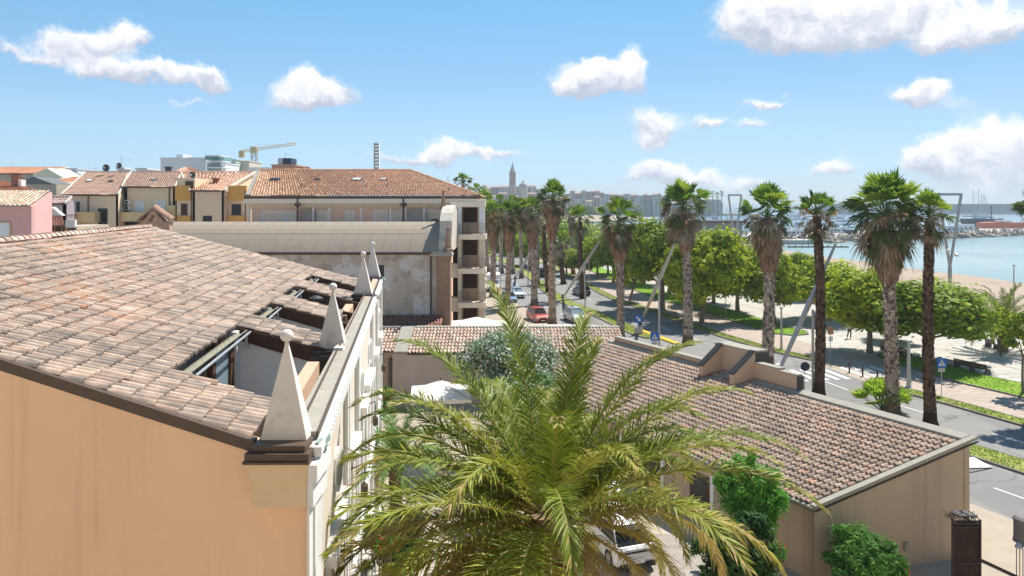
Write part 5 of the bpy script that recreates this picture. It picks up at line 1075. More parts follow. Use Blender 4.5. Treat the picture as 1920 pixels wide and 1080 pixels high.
feather_palm('huge feathery date palm filling the courtyard between villa and annex', (pc.x+.25, pc.y, 0), (pc.x, pc.y, pc.z), 102, 4.72, 203, ll=.60, npair=124, tr=.34, emin=-55, lw=.028, old=.42, greens=((.19,.245,.022),(.26,.285,.028),(.36,.325,.04),(.50,.40,.09)), etop=70, skip=(-84,14,22), special=[(76,120,1.0,.08),(70,62,.95,.1),(60,30,1.0,.12),(62,152,1.0,.12),(50,14,1.02,.15),(50,165,1.02,.15),(40,4,1.05,.2),(36,180,1.05,.2),(27,-3,1.08,.3),(26,190,1.05,.3),(14,4,1.08,.8),(10,186,1.05,.7),(2,198,1.05,.85),(2,22,1.1,.9),(-30,-112,.9,.97),(-38,-140,.9,.98),(-46,-95,.8,.99),(-20,-160,1.0,.95),(-10,205,1.0,.9)])
# small palms
g = G(1881,659); feather_palm('feather palm on the beach side of the promenade wall', (g.x, g.y, 0), (g.x, g.y, ZY(590, g.y)), 40, m(86,g.y), 212, ll=.7, npair=34, tr=.4, emin=-20, perfrond=False, lw=.07, old=.3)
feather_palm('smaller green palm in the courtyard corner by the villa facade', (-4.6, 27, 0), (-4.6, 27, 5.2), 30, 2.6, 213, ll=.45, npair=44, tr=.22, emin=-10, perfrond=False, lw=.04, greens=((.12,.26,.05),(.14,.28,.06),(.18,.30,.07)), old=.1, name='young_palm')
feather_palm('low green palm under the huge date palm near the villa door', (-3.0, 19.5, 0), (-3.0, 19.5, 1.7), 24, 1.9, 214, ll=.4, npair=34, tr=.2, emin=0, perfrond=False, lw=.035, greens=((.12,.26,.05),(.16,.30,.06)), old=.1, name='young_palm')

# ================================================================ BROADLEAF TREES
def leafball(mb, blobs, n, size, palette, rr, shell=.55, flat=.5, long=1.25):
    tot = sum(b[1]**2 for b in blobs)
    for (c, r, sq) in blobs:
        for _ in range(int(n*r*r/tot)):
            u = rr.uniform(-1,1); a = rr.uniform(0,2*pi); w_ = sqrt(1-u*u); d = Vector((w_*cos(a), w_*sin(a), u)); k = (shell + (1-shell)*rr.random()**.6)*(1+.38*rr.random()**5); nn = noise.noise(Vector((c[0],c[1],c[2]))*1.7 + d*2.2)
            p = Vector(c) + Vector((d.x, d.y, d.z*sq))*r*k*(1+.50*nn); nrm = (d + Vector((rr.uniform(-1,1), rr.uniform(-1,1), rr.uniform(-.2,1.1)))*.85).normalized(); t = nrm.cross(Vector((rr.uniform(-1,1), rr.uniform(-1,1), rr.uniform(-1,1)))).normalized(); b = nrm.cross(t); s = size*rr.uniform(.6,1.25)
            g = noise.noise(p*.9)*.5+.5; col = palette[min(len(palette)-1, int((g*.6+rr.random()*.4)*len(palette)))]; col = jit(col, .2, rr)
            mb.face([p - t*s*.5*long, p + b*s*.34, p + t*s*.5*long, p - b*s*.34], col)
def tree_proto(seed, h, r, n, size, pal, name, label, loc, sub=11, trunk=.2, bare=.25, sparse=False, group='leafy trees along the promenade lawns', lean=0.0):
    rr = random.Random(seed); t_ = thing(name, label, 'tree', loc, group); L = Vector(loc); zb = h*bare; blobs = []
    for i in range(sub):
        a = i*2.4+rr.uniform(-.4,.4); f = (i+.5)/sub; z = zb + (h-zb)*(.22+.62*f); k = sqrt(max(.05, 1-((f-.35)/.72)**2)); rad = r*.62*k*rr.uniform(.6,1.05); blobs.append(((L.x+cos(a)*rad+lean*.6, L.y+sin(a)*rad, z), r*rr.uniform(.28,.46)*(.75+.25*k), .8))
    mb = MB(); leafball(mb, blobs, n, size, pal, rr, .45 if not sparse else .2); mb.build('crown', M_leafG, t_)
    mb = MB(); fork = Vector((L.x+lean, L.y, zb*1.25)); mb.tube([L, L.lerp(fork,.5)+Vector((rr.uniform(-.08,.08),0,0)), fork], [trunk*1.25, trunk, trunk*.85], 9, (.23,.19,.15))
    for (c, rb, sq) in blobs[::2]: c = Vector(c); mid = fork.lerp(c, .5) + Vector((0,0,-.2)); mb.tube([fork, mid, c], [trunk*.55, trunk*.33, trunk*.12], 6, (.20,.16,.13))
    mb.build('trunk', M_bark, t_); return t_
LIME = [(.11,.18,.014),(.24,.33,.018),(.39,.48,.022),(.52,.58,.028),(.62,.66,.045)]
DGR = [(.09,.15,.014),(.19,.28,.018),(.31,.41,.022),(.46,.54,.03)]
protos = [tree_proto(301, 9.5, 4.4, 13000, .38, LIME, 'broadleaf_tree', 'x', (0,0,0), sub=17, trunk=.22, bare=.2), tree_proto(302, 9.0, 4.2, 13000, .38, LIME, 'broadleaf_tree', 'x', (0,0,0), sub=19, trunk=.25, bare=.2), tree_proto(303, 10, 4.6, 13000, .38, DGR, 'broadleaf_tree', 'x', (0,0,0), sub=18, trunk=.25, bare=.22), tree_proto(304, 9.2, 4.3, 13000, .38, LIME, 'broadleaf_tree', 'x', (0,0,0), sub=16, trunk=.2, bare=.2, lean=-.9)]
used = set()
def put_tree(k, px, py, ptop, rpx, rot, label, z=0.0):
    g = G(px, py); Y = g.y; h = ZY(ptop, Y); src = protos[k]; base_h = (9.5,9.0,10,9.2)[k]; base_r = (4.4,4.2,4.6,4.3)[k]; sz = h/base_h; sx = m(rpx, Y)/base_r*1.06
    if k not in used: used.add(k); o = src; o.location = g; o.rotation_euler = (0,0,rot); o.scale = (sx,sx,sz); o['label'] = label; return o
    return dup(src, g, rot, label, (sx,sx,sz))
for a in ((2,1740,676,524,118,.3,'big rounded tree behind the two front palms, beside the blue crossing sign'),
          (1,1631,662,500,82,1.2,'tree with slim trunk standing on the lawn tip behind the biggest palm'),
          (0,1556,600,486,72,2.1,'bushy lime tree between the slanting lamp and the slim trunked tree'),
          (3,1453,602,468,62,.7,'lime tree right behind the stump and skirted palm'),
          (1,1383,584,452,58,3.0,'tree with a thick dark trunk on the long lawn'),
          (3,1315,607,424,88,4.1,'big lime tree with a pale leaning trunk on the verge'),
          (0,1338,569,430,60,5.0,'dark trunked tree just behind the leaning one'),
          (2,1242,582,404,76,2.6,'tall dense tree between the median nose palm and annex palm'),
          (1,1255,553,420,54,.2,'bright tree behind the tall dense tree toward the sea'),
          (0,1207,533,418,52,1.9,'tree at the far bend of the lawn with hidden trunk'),
          (3,1181,564,436,40,3.3,'thin trunked tree beside the cycle path'),
          (2,1150,530,430,42,.9,'tree behind the drooping skirted palm'),
          (0,1120,520,444,40,2.2,'lime tree under the medium dark palm'),
          (2,1140,515,452,34,4.4,'shady tree behind the medium dark palm'),
          (2,1096,520,470,30,5.4,'low dark tree at the far kerb by the black car'),
          (1,1062,517,465,28,.5,'low tree over the far lawn end'),
          (2,1040,509,452,28,1.5,'dark tree on the outer side of the road bend'),
          (2,1020,503,448,26,3.5,'dark tree at the vanishing end of the road'),
          (2,985,500,445,24,2.5,'dark tree seen between two skirted trunks'),
          (2,1000,497,440,22,.5,'dark tree over the end of the carriageway'),
          (1,962,498,440,22,4.5,'green tree seen behind the van'),
          (2,940,497,430,24,5.5,'green tree close to the far pavement'),
          (0,905,500,352,34,1.0,'tall green tree behind the hipped roof end'),
          (2,1500,560,472,40,.8,'distant tree toward the beach behind the slim dark palm'),
          (0,1410,548,470,40,2.8,'lime tree toward the beach behind the skirted palm'),
          (1,1680,640,560,50,.2,'low bushy tree peeking between the two front palms')): put_tree(*a)
def bush(name, label, c, r, n, size, pal, seed, sq=.9, flowers=None, cat='shrub', stems=True, long=2.4, z0=0):
    rr = random.Random(seed); o = thing(name, label, cat, (c[0],c[1],z0)); mb = MB()
    def on_ball(k):
        z = rr.uniform(-.7,1); t = rr.uniform(0,2*pi); q = sqrt(max(0,1-z*z)); return (c[0]+cos(t)*q*r*k, c[1]+sin(t)*q*r*k, c[2]+z*r*k*sq)
    bl = [((c[0],c[1],c[2]), r*.72, sq)] + [(on_ball(rr.uniform(.35,.6)), r*rr.uniform(.38,.52), sq) for _ in range(9)] + [(on_ball(rr.uniform(.75,1.0)), r*rr.uniform(.12,.24), sq) for _ in range(22)]
    leafball(mb, bl, n, size, pal, rr, .4, long=long); mb.build('foliage', M_leafG, o)
    if flowers:
        mb = MB(); leafball(mb, bl, flowers[0], flowers[1], [flowers[2]], rr, .85, long=1.0); mb.build('blossoms', mat('petals', (1,1,1), .7, attr=True, trans=.3), o)
    if stems:
        mb = MB()
        for b in bl[:6]: mb.tube([(c[0],c[1],z0), Vector((c[0],c[1],z0)).lerp(Vector(b[0]),.5), b[0]], [.06,.04,.02], 6, (.18,.13,.09))
        mb.build('stems', M_bark, o)
    return o
SHR = [(.045,.13,.02),(.08,.21,.03),(.13,.30,.045),(.19,.38,.07)]; OLE = [(.12,.19,.09),(.20,.29,.15),(.30,.38,.23)]
bush('rounded_shrub', 'glossy rounded green shrub against the brown annex gable', P(1618,1045,25.6), 1.35, 16000, .10, SHR, 401, .8)
bush('oleander', 'tall bright green oleander with a few white flowers at the annex corner', P(1410,925,27.2), 1.4, 14000, .11, [(.06,.20,.02),(.09,.28,.03),(.14,.38,.04),(.18,.42,.06)], 402, 1.15, (60,.10,(.85,.85,.80)))
bush('oleander', 'grey green white flowering oleander behind the huge date palm', P(960,690,40), 2.9, 15000, .15, OLE, 403, .8, (7000,.15,(.80,.82,.74)))
bush('oleander', 'smaller white flowering oleander below the taller flowering one', P(985,745,37), 1.9, 8000, .12, [(.10,.22,.05),(.15,.30,.07)], 404, .8, (2600,.13,(.80,.84,.66)))
bush('courtyard_shrub', 'dark low shrub with red blossoms at the annex doorway', P(1385,1030,24), 1.5, 4500, .16, [(.03,.08,.015),(.05,.12,.02)], 405, .8)
bush('courtyard_shrub', 'small dark shrub beside the villa facade at the courtyard entry', P(735,1010,20), 1.0, 3000, .14, [(.03,.08,.02),(.05,.13,.03)], 406, .9)
bush('red_geranium', 'red geranium shrub at the far end of the villa facade', P(712,745,44), .7, 1200, .14, SHR, 407, 1.3, (260,.16,(.70,.03,.02)), cat='plant')
bush('red_geranium', 'red flowering plant beneath the villa windows', P(722,1016,18.5), .35, 500, .10, SHR, 408, 1.0, (160,.10,(.75,.04,.02)), cat='plant')
bush('red_geranium', 'red flowering plant beside the annex corner', P(1452,1035,24.5), .4, 500, .10, SHR, 409, 1.0, (170,.12,(.75,.03,.02)), cat='plant')
g = G(1918,740); tt = tree_proto(320, 7.0, 1.7, 1500, .32, DGR, 'young_tree', 'thin young tree with sparse leaves at the lawn edge by the picture border', g, sub=8, trunk=.09, bare=.35, sparse=True, group=None)
tt['label'] = 'thin young tree with sparse leaves on the lawn beside the beach feather palm'
bush('ivy_clump', 'green leafy mass of ivy climbing below the beach feather palm', P(1876,606,67), 1.3, 1500, .28, LIME, 410, 1.6, cat='shrub', long=1.3)
# ================================================================ STREET LAMPS with slanting beams
def slant_lamp(label, foot, head, top, r=.16, gnd=0.0):
    """a tapering beam from foot through the pole head to its top; a slim pole props it"""
    foot, head, top = map(Vector, (foot, head, top)); o = thing('slanting_lamp', label, 'street lamp', (head.x, head.y, gnd), 'slanting street lamps'); mb = MB()
    d = (top-foot).normalized(); u = d.cross(Vector((0,0,1))).normalized(); w = u.cross(d).normalized()
    k = [(0,.10),(.35,.20),(.62,.24),(1,.10)]; vs = []
    for t, a in k:
        p = foot.lerp(top, t)
        for sx, sy in ((-1,-1),(1,-1),(1,1),(-1,1)): vs.append(p + u*sx*a*r/.16*.8 + w*sy*a*r/.16*.45)
    fs = [(3,2,1,0),(12,13,14,15)]
    for i in range(3):
        for j in range(4): fs.append((i*4+j, i*4+(j+1)%4, (i+1)*4+(j+1)%4, (i+1)*4+j))
    mb.faces(vs, fs); mb.tube([top, top + (top-foot).normalized()*.0 + Vector((0,0,.02))], .1, 6); mb.build('beam', mat('brushed_grey', (.44,.44,.43), .5, .05, 3.0, spec=.4, metal=.35), o)
    mb = MB(); mb.tube([(head.x,head.y,gnd),(head.x,head.y,head.z)], .10, 10); mb.box((head.x-.2,head.y-.2,gnd),(head.x+.2,head.y+.2,gnd+.04)); mb.build('pole', M_metal, o)
    mb = MB(); q = foot.lerp(head, .93); mb.obox(q - u*.22 - w*.30, u*.44, (head-foot).normalized()*.5, -w*.12); mb.build('lamp_head', M_metal, o)
    mb = MB(); mb.lathe((foot.x,foot.y,gnd), [(.32,0),(.32,.12),(.16,.5),(.12,.7)], 12); mb.build('foot_shoe', M_slate, o)
    return o
def sl(label, fp_, hp, tp, r=.16):
    pass
# (head x, head row, pole ground row) known, foot and top from the picture rays
Yp_ = 71.1; slant_lamp('slanting lamp standing before the yellow median nose', (15.9,84.6,.1), P(1236,525,Yp_), Vector((15.9,84.6,.1)).lerp(P(1236,525,Yp_), 1.60))
f = P(1440,742,54.2); hd = P(1524,580,54.2); slant_lamp('big slanting lamp beside the dark slender palm', f, hd, P(1567,457,54.2), .19)
Yp_ = 97.; f = G(1055,560); slant_lamp('slanting lamp planted on the median near the silver car', (f.x,f.y,.1), P(1097,495,Yp_), f.lerp(P(1097,495,Yp_), 1.55), .18)
Yp_ = 125.; f = G(966,523); hd = P(990,482,Yp_); slant_lamp('far slanting lamp between the two skirted palms', (f.x,f.y,.1), hd, f.lerp(hd, 1.5), .2)
def post(name, label, px, pt, pb, r=.08, cat='lamp post', group='plain lamp posts', arm=0):
    g = G(px, pb); o = thing(name, label, cat, g, group); zt = ZY(pt, g.y); mb = MB(); mb.tube([g, (g.x,g.y,zt)], [r*1.15,r*.8], 10); mb.lathe(g, [(r*2.2,0),(r*2.2,.05),(r*1.5,.12),(r*1.2,.6)], 10); mb.build('pole', M_metal, o)
    mb = MB(); mb.box((g.x-r*1.3,g.y-r*1.3,zt-.05),(g.x+r*1.3,g.y+r*1.3,zt+.10)); mb.build('lamp_head', M_metal, o); return o
post('lamp_post', 'grey post on the verge between stump palm and slanting lamp', 1465, 578, 657, .10); post('lamp_post', 'grey post on the verge between the two front palms', 1704, 640, 727, .14)
post('lamp_post', 'slim grey post far down the road beside the skirted palm', 938, 455, 560, .07); post('lamp_post', 'slim post on the long lawn between two thick tree trunks', 1361, 548, 591, .05); post('lamp_post', 'slim post at the verge near the leaning tree', 1279, 548, 600, .05); post('lamp_post', 'grey post rising from the sand behind the beach palm', 1901, 498, 600, .09)
post('lamp_post', 'thin post on the far verge beside the black car', 1104, 490, 549, .07)
def frame_lamp(label, px, ptop, pv, pbase, wtop, Y, hw):
    o = thing('frame_lamp', label, 'street lamp', (xr(px,Y), Y, 0), 'tall open frame lamps on the promenade'); x = xr(px,Y); zt, zv = ZY(ptop,Y), ZY(pv,Y); a = m(wtop,Y); mb = MB()
    mb.tube([(x,Y,0),(x,Y,zv)], m(hw,Y)*1.1, 10); 
    for sg in (-1,1): mb.tube([(x,Y,zv),(x+sg*a*.5,Y,lerp(zv,zt,.48)),(x+sg*a,Y,zt)], m(hw,Y)*.8, 8)
    mb.obox((x-a-.1,Y-.2,zt-.05), (2*a+.2,0,0), (0,.4,0), (0,0,m(hw,Y)*1.4)); mb.build('frame', mat('lamp_grey', (.40,.39,.38), .5, .05, 2, metal=.3), o)
    mb = MB()
    for sg, z in ((-1,lerp(zv,zt,.24)),(1,lerp(zv,zt,.18))): c = Vector((x+sg*a*.34, Y-.3, z)); mb.tube([c, c+Vector((sg*.1,-.35,-.2))], [m(2.0,Y), m(3.0,Y)], 12)
    split_build(mb, 'spotlight', M_metal, o); return o
frame_lamp('tall open lamp frame by the beach behind the two front palms', 1781, 366, 500, 570, 21, 100, 3.2)
frame_lamp('more distant open lamp frame rising over the lime trees', 1378, 367, 452, 500, 12, 190, 2.3)
# ================================================================ SIGNS
M_blue = mat('sign_blue', (.03,.16,.50), .45); M_signw = mat('sign_white', (.82,.82,.82), .5); M_blk = mat('sign_black', (.02,.02,.02), .5); M_yel = mat('kerb_yellow', (.72,.50,.04), .7, .1, 3)
def ped_sign(label, px, pc, pb, w, plate=True):
    g = G(px, pb); z = ZY(pc, g.y); o = thing('crossing_sign', label, 'road sign', g, 'pedestrian crossing signs'); mb = MB(); mb.tube([g, (g.x,g.y,z+w*.5)], .03, 8); mb.build('pole', M_metal, o)
    mb = MB(); y = g.y-.05; mb.box((g.x-w/2,y-.02,z-w/2),(g.x+w/2,y,z+w/2)); pn = mb.build('panel', M_blue, o); mb = MB(); mb.prism([(g.x-w*.37,y-.024,z-w*.32),(g.x+w*.37,y-.024,z-w*.32),(g.x,y-.024,z+w*.36)], (0,-.004,0)); mb.build('triangle', M_signw, pn)
    mb = MB(); y -= .032; X = g.x
    mb.prism([(X+cos(a*pi/4)*w*.045, y, z+w*.13+sin(a*pi/4)*w*.045) for a in range(8)], (0,-.004,0)); mb.obox((X-w*.035,y,z-w*.08),(w*.09,0,0),(0,-.004,0),(w*.0,0,w*.16)); mb.obox((X-w*.01,y,z-w*.08),(w*.04,0,0),(0,-.004,0),(w*.12,0,-w*.18)); mb.obox((X-w*.01,y,z-w*.08),(w*.04,0,0),(0,-.004,0),(-w*.14,0,-w*.18)); mb.obox((X-w*.02,y,z+w*.03),(w*.03,0,0),(0,-.004,0),(-w*.12,0,-w*.08)); mb.build('walking_figure', M_blk, pn)
    if plate: mb = MB(); mb.box((X-w*.35,g.y-.05,z-w*.95),(X+w*.35,g.y-.03,z-w*.58)); mb.build('plate', M_metal, o)
    return o
ped_sign('blue pedestrian crossing sign on the verge in front of the long bench', 1765, 680, 742, .75)
ped_sign('blue pedestrian crossing sign on the median by the slanting lamp pole', 1227, 631, 668, .82)
g = G(1197, 628); o = thing('arrow_sign', 'round blue keep-side arrow sign at the yellow median nose', 'road sign', g); z = ZY(598, g.y); mb = MB(); mb.tube([g,(g.x,g.y,z)], .04, 8); mb.box((g.x-.45,g.y-.2,.0),(g.x+.45,g.y+.2,.9)); mb.build('pole', M_metal, o); mb = MB(); mb.prism([(g.x+cos(k*pi/10)*.52,g.y-.06,z+sin(k*pi/10)*.52) for k in range(20)], (0,-.02,0)); dsk = mb.build('disc', M_blue, o)
mb = MB(); mb.prism([(g.x+a*.85,g.y-.085,z+b*.85) for a, b in ((-.35,.25),(-.22,.38),(.10,.05),(.22,.18),(.30,-.30),(-.18,-.22),(-.03,-.08))], (0,-.005,0)); mb.build('arrow', M_signw, dsk)
g = G(1509, 744); o = thing('round_sign', 'round dark backed road sign beside the big slanting lamp', 'road sign', g); z = ZY(687, g.y); mb = MB(); mb.tube([g,(g.x,g.y,z+.3)], .03, 8); mb.build('pole', M_metal, o); mb = MB(); mb.prism([(g.x+cos(k*pi/10)*.36,g.y-.04,z+sin(k*pi/10)*.36) for k in range(20)], (0,-.02,0)); mb.build('disc', mat('sign_back', (.04,.05,.08), .5), o)
g = G(1557, 676); o = thing('bus_stop_sign', 'tall thin sign post with a small orange brown panel by the crossing', 'road sign', g); z = ZY(620, g.y); mb = MB(); mb.tube([g,(g.x,g.y,z+.4)], .035, 8); mb.build('pole', M_metal, o); mb = MB(); mb.box((g.x-.28,g.y-.06,z-.35),(g.x+.28,g.y-.03,z+.35)); mb.build('panel', mat('sign_orange', (.50,.24,.12), .6, .2, 6), o); mb = MB(); mb.box((g.x-.2,g.y-.06,z-1.0),(g.x+.2,g.y-.03,z-.55)); mb.build('timetable', M_signw, o)
g = G(1279, 602); o = thing('warning_sign', 'triangular red bordered sign in the verge shade by the leaning tree', 'road sign', g); z = ZY(558, g.y); mb = MB(); mb.tube([g,(g.x,g.y,z+.4)], .035, 8); mb.build('pole', M_metal, o); mb = MB(); mb.prism([(g.x-.5,g.y-.06,z-.35),(g.x+.5,g.y-.06,z-.35),(g.x,g.y-.06,z+.5)], (0,-.02,0)); pn = mb.build('panel', mat('sign_red', (.50,.05,.03), .5), o); mb = MB(); mb.prism([(g.x-.32,g.y-.085,z-.25),(g.x+.32,g.y-.085,z-.25),(g.x,g.y-.085,z+.28)], (0,-.005,0)); mb.build('face', M_signw, pn)
# yellow nose of the median
mb = MB(); ya, yb = G(1270,646), G(1196,619); d = yb-ya; n = Vector((-d.y,d.x,0)).normalized()
for k in range(7): mb.obox(ya + d*(k/7.) - n*.35, d/7.6, n*.7, (0,0,.16))
tag(mb.build('kerb_blocks', M_yel, None, loc=ya), 'row of yellow kerb blocks at the median nose', 'kerb')
g = G(1459, 702); mb = MB(); mb.lathe(g, [(.28,0),(.28,.85),(.22,.92)], 14); tag(mb.build('white_stump', M_white, None, loc=g), 'short white cylindrical post at the road edge behind the annex parapet', 'post')
for i, (px, pb) in enumerate(((1592.5,699),(1617.5,706),(1645,716))):
    g = G(px,pb); mb = MB(); mb.lathe(g, [(.09,0),(.085,.02),(.07,.04),(.07,.80),(.085,.82),(.085,.90),(.04,.95)], 12); b_ = mb.build('bollard', mat('bollard_iron', (.07,.05,.045), .5, .1, 4), None, loc=g); tag(b_, ('dark iron bollard at the far end of the crossing, nearest the dark slender palm','middle one of three dark bollards at the crossing','dark bollard of the crossing closest to the biggest palm trunk')[i], 'bollard', 'bollards at the crossing')
# benches
def bench(label, pa, pb, seats=3):
    a, b = G(*pa), G(*pb); d = b-a; L = d.length; dn = d.normalized(); n = Vector((-dn.y,dn.x,0)); n = n if n.y > 0 else -n; o = thing('bench', label, 'bench', (a+b)/2, 'dark promenade benches'); mb = MB()
    for k in range(3): mb.obox(a + n*(.06+k*.16) + Vector((0,0,.42)), d, n*.13, (0,0,.04))
    mb.build('seat', M_dkwood, o); mb = MB()
    for k in range(3): mb.obox(a + n*(-.02-k*.05) + Vector((0,0,.50+k*.15)), d, n*.035, (0,0,.12))
    mb.build('backrest', M_dkwood, o)
    for k in range(seats):
        q = a + d*((k+.08)/(seats-.84)) if seats > 1 else a; mb = MB(); mb.obox(q - n*.05, dn*.07, n*.60, (0,0,.42)); mb.obox(q - n*.14 + Vector((0,0,.0)), dn*.07, n*.06, (0,0,.92)); mb.build('leg', M_slate, o)
    return o
bench('long dark bench at the lawn edge beside the blue crossing sign', (1789,690), (1851,704)); bench('dark bench on the promenade partly behind the biggest palm trunk', (1652,656), (1662,659.5), 2); bench('dark bench between the two front palms', (1683,667), (1702,672), 2); bench('short dark bench near the foot of the beach palm', (1848,650), (1866,655), 2)
mb = MB(); g = G(1762,688); mb.lathe(g, [(.22,0),(.26,.75),(.28,.80),(.12,.92)], 14); tag(mb.build('litter_bin', M_slate, None, loc=g), 'dark round litter bin behind the crossing sign', 'litter bin')
# ================================================================ PERSON walking on the promenade
g = G(1592.5, 635); pr = thing('person', 'person in a pale shirt and dark trousers walking on the sunny promenade', 'person', g)
def skin(name, verts, edges, radii, material, parent, root=0, sub=2):
    me = bpy.data.meshes.new(name); me.from_pydata(verts, edges, []); ob = bpy.data.objects.new(name, me); sc.collection.objects.link(ob); ob.parent = parent
    md = ob.modifiers.new('skin', 'SKIN'); 
    for i, r in enumerate(radii): me.skin_vertices[0].data[i].radius = (r if isinstance(r, tuple) else (r, r)); me.skin_vertices[0].data[i].use_root = (i == root)
    md.use_smooth_shade = True; s = ob.modifiers.new('sub', 'SUBSURF'); s.levels = sub; s.render_levels = sub; me.materials.append(material); return ob
M_skin = mat('skin', (.45,.28,.20), .6)
bv = [(0,0,.95),(0,0,1.12),(0,0,1.38),(0,-.01,1.50),(0,-.03,1.60),(0,-.035,1.70), (.17,0,1.42),(.22,.07,1.15),(.21,-.05,.92),(.21,-.08,.84), (-.17,0,1.42),(-.23,-.08,1.16),(-.22,-.20,.94),(-.22,-.24,.87), (.09,0,.88),(.10,-.12,.50),(.10,-.02,.08),(.10,-.18,.04), (-.09,0,.88),(-.10,.06,.50),(-.10,.26,.13),(-.10,.14,.05)]
be = [(0,1),(1,2),(2,3),(3,4),(4,5),(2,6),(6,7),(7,8),(8,9),(2,10),(10,11),(11,12),(12,13),(0,14),(14,15),(15,16),(16,17),(0,18),(18,19),(19,20),(20,21)]
br_ = [(.15,.11),(.14,.10),(.16,.11),(.055,.055),(.085,.095),(.07,.08),.06,.045,.032,.03,.06,.045,.032,.03,.085,.06,.04,.035,.085,.06,.04,.035]
skin('body', bv, be, br_, M_skin, pr)
skin('shirt', [bv[i] for i in (0,1,2)] + [(.17,0,1.42),(.21,.05,1.2),(-.17,0,1.42),(-.22,-.06,1.2)], [(0,1),(1,2),(2,3),(3,4),(2,5),(5,6)], [(.165,.125),(.16,.12),(.175,.13),.08,.065,.08,.065], mat('pale_shirt', (.70,.68,.70), .9), pr, sub=1)
skin('trousers', [bv[i] for i in (0,14,15,16,18,19,20)], [(0,1),(1,2),(2,3),(0,4),(4,5),(5,6)], [(.16,.12),.10,.075,.06,.10,.075,.06], mat('dark_trousers', (.05,.03,.04), .9), pr, sub=1)
mb = MB(); mb.sphere((g.x, g.y+.0, 1.70), .105, 14, 9, sq=(.9,1.05,.9)); mb.build('hair', mat('dark_hair', (.06,.04,.03), .8), pr)
mb = MB()
for sx in (-.035,.035): mb.sphere((g.x+sx, g.y-.125, 1.655), .012, 6, 4)
split_build(mb, 'eye', M_blk, pr)
pr.scale = (1.08,1.08,1.08)
